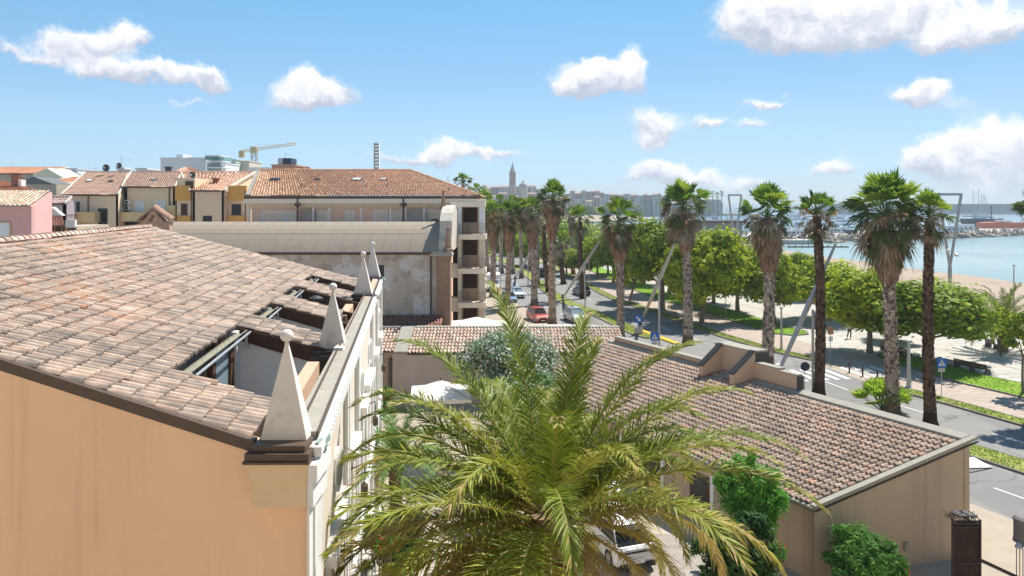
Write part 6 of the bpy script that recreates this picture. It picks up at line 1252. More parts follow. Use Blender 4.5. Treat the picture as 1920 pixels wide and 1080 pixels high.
# ================================================================ VEHICLES
M_glow = mat('headlight_glass', (.75,.76,.78), .1, spec=.8); M_tail = mat('tail_lamp', (.35,.02,.015), .25, spec=.6)
def car(name, label, cat, loc, head, prof, W, col, cabin, wheels=((.82,.34),), group=None, L=4.3, glass=M_glassd, rear_dark=False, front='-', extras=None):
    """prof: lower body outline (x,z) list, cabin: greenhouse outline; x runs to the front"""
    loc = Vector(loc); o = thing(name, label, cat, loc, group); Rm = Matrix.Rotation(head, 4, 'Z')
    def tr(mb):
        mb.v = [tuple(Rm @ Vector(v) + loc) for v in mb.v]; return mb
    def hull(outline, w0, w1, zsplit, top=False, inset=0.0):
        mb = MB(); n = len(outline); vs = []
        for sx, k in ((-1,1),(-1,0),(1,0),(1,1)):
            for (x, z) in outline: t = max(0, min(1, (z - zsplit[0])/(zsplit[1]-zsplit[0]))); w = lerp(w0, w1, t); e = .07 if k == 0 else 0; xx = x*(1-inset if k == 0 else 1)
            
        # three rings across the width give rounded shoulders
        rings = ((-1,.90,.97),(-.93,1,1),(0,1.0,1.0),(.93,1,1),(1,.90,.97))
        for (f, sxk, _) in rings:
            for (x, z) in outline:
                t = max(0, min(1, (z-zsplit[0])/(zsplit[1]-zsplit[0]))); w = lerp(w0, w1, t); cx_ = (min(a for a, b in outline)+max(a for a, b in outline))/2; vs.append(((x-cx_)*(.985 if abs(f) == 1 else 1)+cx_, f*w/2, z-(.02 if abs(f) == 1 and z > zsplit[0]+.05 else 0)))
        fs = [tuple(range(n)), tuple(reversed(range(4*n,5*n)))]
        for r_ in range(4):
            for i in range(n): j = (i+1) % n; fs.append((r_*n+j, r_*n+i, (r_+1)*n+i, (r_+1)*n+j))
        mb.faces(vs, fs, col); return mb
    body = tr(hull(prof, W, W*.93, (.45,.95))).build('body', M_car, o, smooth=False, bevel=.035)
    zb, zt = min(z for x, z in cabin), max(z for x, z in cabin); g = hull(cabin, W*.90, W*.70, (zb, zt)); tr(g).build('glasshouse', glass, o, bevel=.02)
    roof = [(x, z) for x, z in cabin if z > zt-.12]; xa, xb = min(x for x, z in roof), max(x for x, z in roof); mb = MB(); mb.box((xa+.02,-W*.355,zt-.03),(xb-.02,W*.355,zt+.035), col)
    xs = sorted(set(round(x,2) for x, z in cabin if z < zb+.05)); xf0, xr0 = max(x for x, z in cabin if z < zb+.1), min(x for x, z in cabin if z < zb+.1)
    for sy in (-1,1):
        for (xl_, xh_) in ((xf0, xb), (xr0, xa), ((xf0+xr0)/2, (xa+xb)/2)): mb.tube([(xl_*.99, sy*W*.452, zb), (xh_*.99, sy*W*.352, zt)], .035, 6, col)
        mb.box((xf0-.55, sy*W*.5 - .09 + sy*.08, .95),(xf0-.42, sy*W*.5+.09 + sy*.08, 1.08), col)
    tr(mb).build('roof', M_car, o, bevel=.015)
    xsA, xsB, rw = wheels
    for x in (xsA, xsB):
        for sy in (-1,1):
            mb = MB(); y0, y1 = sy*(W/2-.2), sy*(W/2+.01); mb.tube([(x,y0,rw),(x,y1,rw)], rw, 20); w_ = tr(mb).build('tyre', M_rubber, o); mb = MB(); mb.tube([(x,y1,rw),(x,y1+sy*.012,rw)], rw*.62, 16); mb.tube([(x,y1+sy*.01,rw),(x,y1+sy*.02,rw)], rw*.2, 8); tr(mb).build('rim', M_metal, w_)
            mb = MB(); 
    xmx, xmn = max(x for x, z in prof), min(x for x, z in prof)
    for sy in (-1,1):
        mb = MB(); mb.box((xmx-.22, sy*W*.36-.2, .62),(xmx-.01, sy*W*.36+.2, .78)); tr(mb).build('headlight', M_glow, o, bevel=.02); mb = MB(); mb.box((xmn+.0, sy*W*.38-.16, .72),(xmn+.16, sy*W*.38+.16, .90)); tr(mb).build('tail_light', M_tail, o, bevel=.02)
    mb = MB(); mb.box((xmx-.05,-W*.30,.40),(xmx+.012,W*.30,.58)); tr(mb).build('grille', M_blk, o); mb = MB(); mb.box((xmx-.1,-W*.42,.20),(xmx+.03,W*.42,.30)); tr(mb).build('bumper', M_blk, o); mb = MB(); mb.box((xmn-.02,-W*.42,.22),(xmn+.1,W*.42,.40)); tr(mb).build('bumper', M_blk, o)
    for sx, xx in ((1, xmx+.02),(-1, xmn-.025)): mb = MB(); mb.box((min(xx,xx+sx*.008),-.26,.36 if sx > 0 else .50),(max(xx,xx+sx*.008),.26,.47 if sx > 0 else .61)); tr(mb).build('number_plate', M_signw, o)
    return o, tr
HATCH = [(-2.05,.28),(-2.12,.55),(-2.08,.92),(-1.9,1.0),(1.15,.98),(1.75,.88),(2.05,.70),(2.10,.45),(2.05,.25),(1.72,.22),(1.60,.5),(1.35,.62),(1.08,.5),(.98,.22),(-.95,.22),(-1.05,.5),(-1.3,.62),(-1.55,.5),(-1.68,.22)]
HCAB = [(-1.95,.97),(-1.72,1.42),(-1.2,1.52),(.05,1.52),(.5,1.42),(1.2,.96)]
SUV = [(a*1.03, b*1.12) for a, b in HATCH]; SCAB = [(-2.0,1.08),(-1.86,1.58),(-1.4,1.70),(.15,1.70),(.55,1.60),(1.15,1.07)]
WH = (1.33,-1.30,.33)
g = G(1078,602); hd_ = atan2(-1, .42)
car('silver_car', 'silver estate car driving beside the slanting median lamp', 'car', g, atan2(-1,.28), SUV, 1.82, (.50,.54,.58), SCAB, WH, glass=M_glassb)
g = G(970,557); car('white_car', 'white hatchback parked between two skirted palms', 'car', g, atan2(-1,.2), HATCH, 1.78, (.82,.82,.80), HCAB, WH, glass=M_glassb)
g = G(952,562); car('blue_car', 'light blue car parked at the kerb under the palms', 'car', G(954,566), atan2(-1,.25), HATCH, 1.75, (.22,.36,.52), HCAB, WH)
g = G(1090,553); car('black_car', 'dark convertible style car on the far carriageway', 'car', g, atan2(1,-.25), HATCH, 1.8, (.02,.02,.025), HCAB, WH)
g = G(1013,518); car('black_car', 'black car far down the shaded carriageway', 'car', g, atan2(1,-.3), SUV, 1.8, (.012,.012,.015), SCAB, WH)
g = G(1008,602); car('red_van', 'orange red small van parked at the pavement below the tall palm', 'van', g, atan2(-1,.3), SUV, 1.8, (.45,.07,.03), SCAB, WH)
# white box van
g = G(925,547); o = thing('white_van', 'white box van parked behind the skirted palm by the balconies', 'van', g); mb = MB(); mb.box((g.x-1.1,g.y,.5),(g.x+1.1,g.y+4.2,2.9)); mb.build('cargo_box', M_signw, o, bevel=.04)
mb = MB(); mb.prism([(g.x-1.0,g.y-1.6,.45),(g.x-1.0,g.y-1.6,1.15),(g.x-1.0,g.y-.9,1.35),(g.x-1.0,g.y-.45,2.1),(g.x-1.0,g.y,2.15),(g.x-1.0,g.y,.45)], (2.0,0,0)); cab = mb.build('cab', M_signw, o, bevel=.05)
mb = MB(); mb.prism([(g.x-.88,g.y-.93,1.36),(g.x-.88,g.y-.50,2.05),(g.x-.88,g.y-.40,2.05),(g.x-.88,g.y-.83,1.36)], (1.76,0,0)); mb.build('windscreen', M_glassb, cab); mb = MB(); mb.box((g.x-.9,g.y-1.63,.45),(g.x+.9,g.y-1.55,.75)); mb.build('bumper', M_blk, cab)
for sx in (-1,1):
    for y in (-.9,3.2): mb = MB(); mb.tube([(g.x+sx*.78,g.y+y,.36),(g.x+sx*1.02,g.y+y,.36)], .36, 16); mb.build('wheel', M_rubber, o)
# white car parked in the courtyard, tail to the camera
CX = [(-2.1,.32),(-2.2,.55),(-2.17,.86),(-2.02,1.02),(-1.9,1.06),(1.2,1.02),(1.85,.90),(2.15,.70),(2.2,.45),(2.15,.28),(1.78,.24),(1.66,.55),(1.40,.68),(1.12,.55),(1.0,.24),(-1.0,.24),(-1.1,.55),(-1.38,.68),(-1.66,.55),(-1.78,.24)]
CC = [(-1.98,1.03),(-1.55,1.40),(-1.30,1.50),(.05,1.55),(.55,1.47),(1.25,1.0)]
cg = Vector((4.45,27.9,0)); hd = radians(108)
o, tr = car('white_coupe_suv', 'white crossover car with dark rear window parked under the date palm', 'car', (cg.x,cg.y+1.9,0), hd, CX, 1.86, (.84,.83,.80), CC, (1.40,-1.38,.35))
mb = MB(); mb.box((-2.24,-.86,.84),(-2.10,.86,.93)); mb.box((-2.22,-.88,.78),(-1.95,-.80,.92)); mb.box((-2.22,.80,.78),(-1.95,.88,.92)); tr(mb).build('rear_light_band', M_blk, o, bevel=.01); mb = MB(); mb.box((-1.72,-.62,1.50),(-1.40,.62,1.55)); tr(mb).build('spoiler', M_blk, o, bevel=.01)
mb = MB(); mb.box((-2.245,-.28,.42),(-2.225,.28,.54)); tr(mb).build('rear_plate', M_signw, o)
# ================================================================ COURTYARD FURNITURE
def parasol(label, c, w, zt, drop, rot=0.0, frame=True):
    o = thing('parasol', label, 'parasol', (c[0],c[1],0), 'white courtyard parasols'); mb = MB(); cs = []
    n = 8
    for k in range(4): a = rot + pi/4 + k*pi/2; cs.append(Vector((c[0]+cos(a)*w*.707, c[1]+sin(a)*w*.707, zt-drop)))
    top = Vector((c[0],c[1],zt))
    for k in range(4):
        a, b = cs[k], cs[(k+1)%4]
        for i in range(n):
            p, q = a.lerp(b,i/n), a.lerp(b,(i+1)/n); s1 = Vector((0,0,-.10*sin(pi*i/n))); s2 = Vector((0,0,-.10*sin(pi*(i+1)/n))); pm, qm = p.lerp(top,.5)+Vector((0,0,-.08)) , q.lerp(top,.5)+Vector((0,0,-.08)); mb.face([p+s1*-.6,q+s2*-.6,qm,pm]); mb.face([pm,qm,top])
            mb.face([p+s1*-.6,q+s2*-.6,q+Vector((0,0,-.18)),p+Vector((0,0,-.18))])
    mb.build('canopy', M_canvas, o); mb = MB(); mb.tube([(c[0],c[1],0),(c[0],c[1],zt+.12)], .035, 8)
    for q in cs: mb.tube([top-Vector((0,0,.12)), q+Vector((0,0,-.02))], .015, 5)
    mb.build('pole', M_dkwood, o); mb = MB(); mb.box((c[0]-.45,c[1]-.45,0),(c[0]+.45,c[1]+.45,.08)); mb.build('base', M_cap, o); return o
c = P(826,740,41); parasol('white square parasol in the courtyard beside the pinkish wall', (c.x,c.y), 3.5, ZY(713,41), .75, .12)
c = P(893,612,59); parasol('large white parasol top rising behind the courtyard tile roof', (c.x,c.y), 5.2, ZY(594,59), .8, 0)
c = P(1055,618,58); parasol('white parasol behind the courtyard roof near the red van', (c.x,c.y), 6.5, ZY(608,58), .65, 0)
c = P(965,800,32); parasol('pale parasol glimpsed through the date palm fronds', (c.x,c.y), 3.4, 3.1, .6, .3); c = P(1100,845,31); parasol('pale parasol behind the date palm near the annex', (c.x,c.y), 2.6, 2.9, .5, .1)
g = G(941,1046); o = thing('lamp_shade_light', 'low mushroom shaped garden light on the courtyard gravel', 'garden light', g); mb = MB(); mb.lathe(g, [(.06,0),(.06,.5)], 10); mb.build('stem', M_metal, o); mb = MB(); mb.lathe(g+Vector((0,0,.5)), [(.30,0),(.31,.05),(.20,.14),(.05,.18)], 18); mb.build('cap', M_metal, o)
# stone paved drive under the car, low planters
mb = MB(); a = G(900,1075); 
paving = mat('cobbled_drive', (.34,.30,.26), .9, .2, 2.5, stain=(.20,.18,.16), sscale=2.2, sstr=.7)
poly_sheet('courtyard_paving', [(-5.6,12),(13,12),(13,27),(10.5,31),(4.5,38),(-3,46),(-6.2,46)], .006, mat('courtyard_paving', (.46,.40,.33), .95, .2, 1.8, stain=(.30,.26,.22), sscale=1.2, sstr=.6))
poly_sheet('drive', [(4.2,12),(12,12),(12.4,26.2),(9.0,31),(4.0,31)], .010, paving)
for (px, Y, hh, lab, i) in ((735,24,1.0,'grey stone pier with ball lamp at the villa steps',0),(1300,24.5,1.6,'white painted pier beside the parked white car',1)):
    x = xr(px,Y); o = thing('gate_pier', lab, 'pier', (x,Y,0)); mb = MB(); mb.box((x-.22,Y-.22,0),(x+.22,Y+.22,hh)); mb.build('shaft', M_white, o); mb = MB(); mb.box((x-.28,Y-.28,hh),(x+.28,Y+.28,hh+.08)); mb.build('cap', M_cap, o)
    if i == 0: mb = MB(); mb.sphere((x,Y,hh+.22), .15, 12, 8); mb.build('ball_lamp', M_metal, o)
# ---- iron gate leaf folded against the annex, gate pier beyond
gt = thing('iron_gate', 'open rusty brown iron gate leaf with backing sheet beside the annex wall', 'gate', (P(1812,1000,26.4).x, 26.4, 0)); Yg = 26.4
M_rust = mat('rusty_iron', (.075,.042,.03), .75, .3, 4.0, stain=(.17,.085,.05), sscale=1.5, sstr=.7, stretch=(3,3,.6))
X0, X1, Zt = xr(1786,Yg), xr(1838,Yg), ZY(975,Yg)
mb = MB(); mb.box((X0+.04,Yg+.05,.1),(X1-.04,Yg+.08,Zt-.05)); mb.build('sheet', M_rust, gt)
mb = MB(); 
for i in range(12): x = lerp(X0+.06,X1-.06,i/11); mb.tube([(x,Yg,.05),(x,Yg,Zt)], .012, 6)
for z in (.15,1.1,Zt-.12,Zt-.28): mb.box((X0,Yg-.02,z-.02),(X1,Yg+.02,z+.02))
mb.box((X0-.03,Yg-.03,0),(X0+.03,Yg+.03,Zt+.1)); mb.box((X1-.03,Yg-.03,0),(X1+.03,Yg+.03,Zt+.02)); mb.build('bars', mat('gate_iron', (.05,.035,.03), .5, .2, 4), gt)
mb = MB(); rr = random.Random(8)
for i in range(60): x = lerp(X0,X1,rr.random()); y = Yg + rr.uniform(-.05,.5); z = Zt + rr.uniform(-.12,.16)*(1-abs((x-X0)/(X1-X0)-.5)); a = rr.uniform(0,6); mb.tube([(x,y,z),(x+cos(a)*.12,y+.05,z+.08),(x+cos(a+1)*.16,y,z-.02)], .012, 4)
for k in range(5): mb.cbox((lerp(X0,X1,.35+.1*k), Yg+.25, Zt+.10+.02*(k%2)), (1,.3), .28, .5, .05)
mb.build('scroll_crest', M_slate, gt)
Yg = 24.5; X0, X1 = xr(1905,Yg), xr(1960,Yg); g2 = thing('iron_gate', 'second gate leaf and round capped dark post at the pavement', 'gate', (X0,Yg,0)); zt_ = ZY(1018,Yg)
mb = MB()
for i in range(10): x = lerp(X0+.02,X1,i/9); mb.tube([(x,Yg,.05),(x,Yg,zt_)], .014, 6)
for z in (.2,1.2,zt_-.1): mb.box((X0,Yg-.02,z-.02),(X1,Yg+.02,z+.02))
mb.build('bars', MATS['gate_iron'], g2); mb = MB(); xc_ = xr(1921,Yg); mb.lathe((xc_,Yg+.1,zt_), [(.30,0),(.29,.05),(.27,.2),(.27,.72),(.30,.78),(.30,.84),(.2,.9)], 18); mb.build('drum_cap', mat('drum_grey', (.16,.14,.13), .6, .15, 4), g2); mb = MB(); mb.lathe((xc_-.28,Yg-.1,zt_-.12), [(.02,.2),(.12,.06),(.13,.0)], 10); mb.build('shade', M_metal, g2)
# menu board and wall fittings on the gable
q0 = P(1687,1075,25.4); o = thing('menu_board', 'orange framed dark menu board standing by the gable shrub', 'menu board', (q0.x,q0.y,0)); z1 = ZY(1063,q0.y); 
mb = MB(); xa, xb = xr(1672,q0.y), xr(1705,q0.y); mb.box((xa,q0.y-.04,0),(xa+.07,q0.y,z1)); mb.box((xb-.07,q0.y-.04,0),(xb,q0.y,z1)); mb.box((xa,q0.y-.04,z1-.07),(xb,q0.y,z1)); mb.build('frame', mat('orange_wood', (.42,.11,.03), .5, .1, 3), o); mb = MB(); mb.box((xa+.07,q0.y-.03,.2),(xb-.07,q0.y-.01,z1-.07)); bd = mb.build('slate', mat('slate_blue', (.03,.04,.07), .3), o)
mb = MB(); rr = random.Random(3)
for k in range(6): mb.box((xa+.12,q0.y-.033,z1-.16-k*.07),(xa+.12+rr.uniform(.2,.36),q0.y-.0305,z1-.14-k*.07))
mb.build('chalk_marks', M_signw, bd)
def on_gable(px, py): # point on the annex gable plane
    n = Vector((eA.y-rA.y, -(eA.x-rA.x), 0)).normalized(); o_ = Vector((0,0,H)); d = Vector(((px-960)/F,1,-(py-HZ)/F)); t = (rA-o_).dot(n)/d.dot(n); return o_+d*t, (n if n.y < 0 else -n)
p, n = on_gable(1723,1082); ax = Vector((-n.y,n.x,0)).normalized(); mb = MB(); pts = [p + n*.05 + ax*cos(k*pi/12)*.27 + Vector((0,0,sin(k*pi/12)*.27)) for k in range(25)]; mb.tube(pts, .014, 5, cap=False); pts = [p + n*.06 + ax*cos(k*pi/12)*.2 + Vector((0,0,sin(k*pi/12)*.2)) for k in range(25)]; mb.tube(pts, .012, 5, cap=False); mb.sphere(p + n*.05, .05, 8, 6); mb.build('hose_reel', M_bronze, annex)
p, n = on_gable(1697,1030); mb = MB(); mb.obox(p - ax*.1, ax*.2, n*.12, (0,0,.32)); mb.build('meter_box', M_cap, annex)
p, n = on_gable(1720,1001); mb = MB(); mb.tube([p, p+n*.02], .05, 10); mb.build('wall_plug', MATS['brown_stucco'], annex)
# little canopy sticking out on the street side of the annex
q = P(1818,872,30); o = MB(); 
mb = MB(); a = P(1815,878,30.2); b = P(1860,877,30.2); mb.obox(a, b-a, (0,1.2,0), (0,0,.03)); fr_ = mb.build('street_canopy', M_signw, annex); mb = MB(); mb.tube([a+Vector((0,0,-.02)),b+Vector((0,0,-.02))], .02, 6); mb.tube([a+Vector((0,0,-.22)),b+Vector((0,0,-.02))], .02, 6)
for k in range(9): t = k/9; mb.tube([a.lerp(b,t)+Vector((0,0,-.22*(1-t))), a.lerp(b,t+.03)+Vector((0,0,-.01))], .01, 4)
mb.build('canopy_truss', M_slate, fr_)
# ================================================================ HARBOUR
M_q = mat('quay_concrete', (.52,.48,.42), .9, .1, .1)
def quay(name, pts, z): 
    mb = MB(); mb.prism([(x,y,-2.5) for x, y in pts], (0,0,z+2.5)); return struct(mb.build(name, M_q))
# rocky mole towards the beach, parking quay behind
ra = [xy(p[0],p[1],-1) for p in ((1425,459),(1480,457),(1560,456),(1650,452),(1750,449),(1850,445),(1960,441),(2080,437))]
inn = [(x*1.02, y+9) for x, y in ra]
quay('quay', inn + [(x*1.18+10, y+68) for x, y in ra[::-1]], 1.2)
mb = MB(); rr = random.Random(12)
def rocks(mb, line, w, zt, nper, s0, s1):
    for i in range(len(line)-1):
        a, b = Vector(line[i]), Vector(line[i+1]); L = (b-a).length; d = (b-a).normalized(); n = Vector((-d.y, d.x))
        for _ in range(int(L*nper)):
            t = rr.random(); k = rr.random(); q = a.lerp(b,t) + n*w*k; s = rr.uniform(s0,s1); z = -1 + zt*k + rr.uniform(-.2,.4); vs = []
            for (x,y,zz) in ((1,0,0),(-1,0,0),(0,1,0),(0,-1,0),(0,0,1),(0,0,-1)): j = rr.uniform(.7,1.3); vs.append((q.x+x*s*j+rr.uniform(-.2,.2)*s, q.y+y*s*j+rr.uniform(-.2,.2)*s, z+zz*s*.75*j+rr.uniform(-.2,.2)*s))
            mb.faces(vs, [(0,2,4),(2,1,4),(1,3,4),(3,0,4),(2,0,5),(1,2,5),(3,1,5),(0,3,5)], jit(rr.choice(((1.2,1.1,1.0),(.8,.75,.7),(1.5,1.42,1.3),(.6,.55,.5))), .15, rr))
rocks(mb, ra, 10, 2.6, 1.7, .7, 1.7)
tag(mb.build('boulders', mat('mole_rock', (.34,.30,.26), .9, .2, .4, attr=True), None), 'grey brown boulders heaped along the harbour mole', 'rocks', kind='stuff')
# far breakwater
by0 = 1080; mb = MB(); mb.box((xr(1550,by0), by0, -2), (xr(2300,by0), by0+25, ZY(382.5,by0))); tag(mb.build('breakwater', mat('breakwater_grey', (.30,.32,.33), .9, .08, .05), None, loc=(xr(1800,by0),by0,0)), 'long grey breakwater wall closing the bay on the horizon', 'breakwater')
mb = MB(); 
for k in range(60): x = lerp(xr(1540,by0), xr(2250,by0), k/59); mb.box((x, by0-6, -2), (x+9.5, by0, rr.uniform(2,4.5)))
tag(mb.build('wave_blocks', mat('wave_block', (.42,.42,.40), .9, .1, .1), None, loc=(xr(1800,by0),by0-6,0)), 'pale concrete blocks stacked at the foot of the long breakwater', 'blocks', kind='stuff')
# campers and vans on the quay
def camper(label, px, py, l, hgt, col=(.8,.8,.8), seed=0):
    g = G(px, py, 1.2); o = thing('camper_van', label, 'camper van', g, 'campers and vans parked on the harbour quay'); mb = MB(); mb.box((g.x-l/2,g.y,1.6),(g.x+l*.28,g.y+2.3,1.2+hgt)); mb.prism([(g.x+l*.28,g.y,1.6),(g.x+l/2,g.y,1.6),(g.x+l/2,g.y,2.5),(g.x+l*.40,g.y,3.2),(g.x+l*.28,g.y,3.4)], (0,2.3,0)); mb.build('body', mat('camper_%d' % int(col[0]*100), col, .4), o)
    mb = MB()
    for k in range(3): x = g.x-l*.4+k*l*.22; mb.box((x,g.y-.03,2.5),(x+l*.12,g.y-.005,3.2))
    mb.prism([(g.x+l*.31,g.y-.03,2.5),(g.x+l*.46,g.y-.03,2.5),(g.x+l*.40,g.y-.03,3.1),(g.x+l*.31,g.y-.03,3.1)], (0,.02,0)); split_build(mb, 'window', M_glassd, o)
    for sx in (-.3,.33): mb = MB(); mb.tube([(g.x+l*sx,g.y-.05,1.6),(g.x+l*sx,g.y+.3,1.6)], .4, 12); mb.build('wheel', M_rubber, o)
for a in (('white camper at the quay end beside the beach lamp frame',1816,434,11,3.6,(.78,.78,.78)),('grey white camper next to it on the quay',1792,436,8,3.2,(.62,.66,.68)),('pale coach on the quay behind the dark trunked palm',1765,437,9,3.4,(.70,.72,.72)),('white van on the quay behind the slim dark palm',1500,443,7,3.0,(.8,.8,.8)),('box van on the quay beside the slim dark palm',1487,441,5,2.8,(.74,.76,.78)),('dark blue car shaped van on the mole',1598,440,5,2.2,(.06,.09,.16)),('white minibus on the mole left of the biggest palm crown',1570,439,7,2.8,(.76,.76,.74)),('small white van at the harbour shed',1369,443,5,2.2,(.78,.78,.76)),('white van parked beyond the harbour shed van',1392,442,5,2.2,(.72,.72,.70)),('grey van on the mole between palms',1478,444,5,2.4,(.5,.52,.54))): camper(*a)
# dark roofed harbour shed, red hull on blocks, barge
def shed(label, px0, px1, pyt, pyb, Y, d, wallm, roofm, name='harbour_shed'):
    o = thing(name, label, 'shed', (xr((px0+px1)/2,Y),Y,0)); X0, X1, zt, zb = xr(px0,Y), xr(px1,Y), ZY(pyt,Y), 0; mb = MB(); mb.box((X0,Y,zb),(X1,Y+d,zt)); mb.build('wall', wallm, o); mb = MB(); mb.box((X0-1,Y-2.2,zt),(X1+1,Y+d,zt+.9)); mb.build('roof', roofm, o)
    mb = MB(); n = int((X1-X0)/4)
    for k in range(n): x = lerp(X0,X1,(k+.3)/n); mb.box((x,Y-.06,.2),(x+2.0,Y-.01,zt*.7))
    split_build(mb, 'door', M_glassb, o); return o
shed('dark roofed low harbour shed seen between the palms', 1323, 1392, 418, 442, 285, 16, mat('shed_grey', (.22,.23,.26), .8, .1, .2), mat('shed_roof', (.10,.075,.075), .8, .1, .3))
q1 = [xy(1200,452), xy(1420,449)]; 
quay('harbour_ground', [(30,270),(120,270),(130,330),(60,420),(30,420)], .6)
Y = 372; o = thing('red_hull', 'long orange red hull laid up on the quay near the frame edge', 'boat', (xr(1890,Y),Y,1.2)); mb = MB(); X0, X1 = xr(1843,Y), xr(1960,Y); mb.prism([(X0,Y,1.6),(X0+.5,Y,4.6),(X0+8,Y,5.0),(X1,Y,4.4),(X1,Y,1.6)], (0,6,0)); mb.build('hull', mat('hull_red', (.58,.17,.09), .6, .15, .3), o); mb = MB(); mb.box((X0+9,Y+.5,4.9),(X0+16,Y+4,6.0)); mb.build('deckhouse', M_signw, o)
Y = 470; o = thing('barge', 'dark grey work barge with cabin moored beyond the red hull', 'boat', (xr(1845,Y),Y,-1)); X0, X1 = xr(1818,Y), xr(1878,Y); mb = MB(); mb.prism([(X0,Y,-1),(X0-1.5,Y,ZY(413,Y)+1),(X1+1.5,Y,ZY(413,Y)+1),(X1,Y,-1)], (0,8,0)); mb.build('hull', mat('hull_dark', (.07,.075,.09), .7, .1, .2), o); mb = MB(); mb.box((X0+6,Y+1,ZY(413,Y)+1),(X0+13,Y+6,ZY(404,Y)+1)); mb.build('cabin', M_wh, o); mb = MB(); mb.tube([(X1-5,Y+3,0),(X1-5,Y+3,ZY(385,Y))], .3, 6); mb.build('crane_post', M_slate, o)
# sailing boats
def boat_proto(): 
    o = thing('sailing_boat', 'white sailing boat with bare mast moored in the marina', 'boat', (0,0,0), 'sailing boats moored in the marina'); mb = MB(); L = 11
    prof = [(-.5,.55),(-.35,.95),(0,1.0),(.3,.75),(.5,.02)]; vs = []
    for z, k in ((-.1,.75),(1.2,1)):
        for sg in (1,-1):
            for x, w in prof: vs.append((x*L*(1 if z > 0 else .9), sg*w*1.7*k, z))
    n = len(prof)
    for i in range(n-1): mb.faces([vs[i],vs[i+1],vs[2*n+i+1],vs[2*n+i]], [(0,1,2,3)]); mb.faces([vs[n+i],vs[n+i+1],vs[3*n+i+1],vs[3*n+i]], [(3,2,1,0)]); mb.faces([vs[2*n+i],vs[2*n+i+1],vs[3*n+i+1],vs[3*n+i]], [(0,1,2,3)])
    mb.face([vs[0],vs[n],vs[3*n],vs[2*n]]); mb.prism([(-3.2,-1.0,1.2),(-2.8,-1.0,1.75),(1.6,-1.0,1.7),(2.4,-1.0,1.2)], (0,2.0,0)); mb.build('hull', M_signw, o)
    mb = MB(); mb.tube([(.6,0,1.2),(.6,0,14.5)], [.13,.08], 6); mb.tube([(.6,0,2.4),(-3.9,0,2.5)], .12, 6); mb.tube([(.6,0,14.3),(5.3,0,1.3)], .03, 3); mb.tube([(.6,0,14.3),(-5.2,0,1.3)], .03, 3); mb.tube([(.6,-.9,8),(.6,.9,8)], .04, 4); mb.build('mast', mat('mast_alu', (.42,.44,.47), .5), o); mb = MB(); mb.tube([(.3,0,2.62),(-3.6,0,2.66)], .22, 8); mb.build('sail_cover', mat('cover_blue', (.05,.12,.28), .8), o); return o
bp = boat_proto(); rr = random.Random(77); first = True; nb = 0
slots = []
for row, (Yb, n, a, b) in enumerate(((420,16,1150,1560),(500,18,1160,1640),(590,18,1180,1690),(690,20,1200,1660),(800,16,1250,1640),(900,12,1300,1620))):
    for i in range(n): slots.append((lerp(a,b,(i+rr.uniform(.1,.9))/n), Yb + rr.uniform(-20,20)))
slots += [(1712,620),(1735,700),(1875,640),(1755,560),(1702,520),(1822,600),(1841,610),(1850,606),(1838,600),(1846,603),(1853,612)]
for i, (px, Yb) in enumerate(slots):
    x = xr(px, Yb); s = rr.uniform(.75,1.25)*(1.65 if i >= len(slots)-6 else 1); r_ = rr.uniform(-.5,.5) + (pi/2 if rr.random() < .6 else 0)
    if first: o = bp; o.location = (x,Yb,-1); o.rotation_euler = (0,0,r_); o.scale = (s,s,s); first = False
    else: o = dup(bp, (x,Yb,-1), r_, None, s)
    if i >= len(slots)-6: o['label'] = 'tall masted sailing ship in the close cluster beyond the barge'; o['group'] = 'tall masted ships beyond the barge'
# motor boats in front
def motor(label, px, py, L):
    g = G(px,py,-1); o = thing('motor_boat', label, 'boat', g, 'motor boats in the marina'); mb = MB(); mb.prism([(g.x-L/2,g.y,-1),(g.x-L/2-.3,g.y,.4),(g.x+L/2+.8,g.y,.9),(g.x+L/2-.6,g.y,-1)], (0,3.2,0)); mb.build('hull', M_signw, o, bevel=.1); mb = MB(); mb.prism([(g.x-L*.3,g.y+.4,.5),(g.x-L*.25,g.y+.4,1.9),(g.x+L*.05,g.y+.4,1.9),(g.x+L*.22,g.y+.4,.7)], (0,2.4,0)); mb.build('cabin', M_glassb, o, bevel=.1)
i = 0
for px, py in ((1330,421),(1352,423),(1342,414),(1365,417),(1590,428),(1570,431),(1548,427),(1622,424),(1500,426),(1530,433)): motor('white motor boat moored %s' % ('by the shed roof','in front of the shed masts','behind the shed in the second row','beside the distant lamp frame','off the mole by the biggest palm crown','on the mole side nearest the minibus','off the quay between the slim palm and the biggest palm','close to the biggest palm crown fronds','behind the quay vans','next to the quay end rocks')[i], px, py, rr.uniform(8,11)); i += 1
mb = MB(); g = G(1608,441,1.2)
# long pontoon in the bay
mb = MB(); mb.obox(P(1530,463,247), (30,2,0), (0,2,0), (0,0,.7)); 
mb = MB(); a = G(1530,462,-.6); mb.box((a.x-10,a.y,-1.2),(a.x+12,a.y+1.5,-.6)); 
for k in range(9): mb.box((a.x-10+k*2.4,a.y-.1,-.6),(a.x-9.8+k*2.4,a.y+.1,.1))
tag(mb.build('pontoon', M_slate, None, loc=(a.x,a.y,-1)), 'low floating swim pontoon in the turquoise water', 'pontoon')
for i, (px, pt, pb) in enumerate(((1902,499,507),)): pass
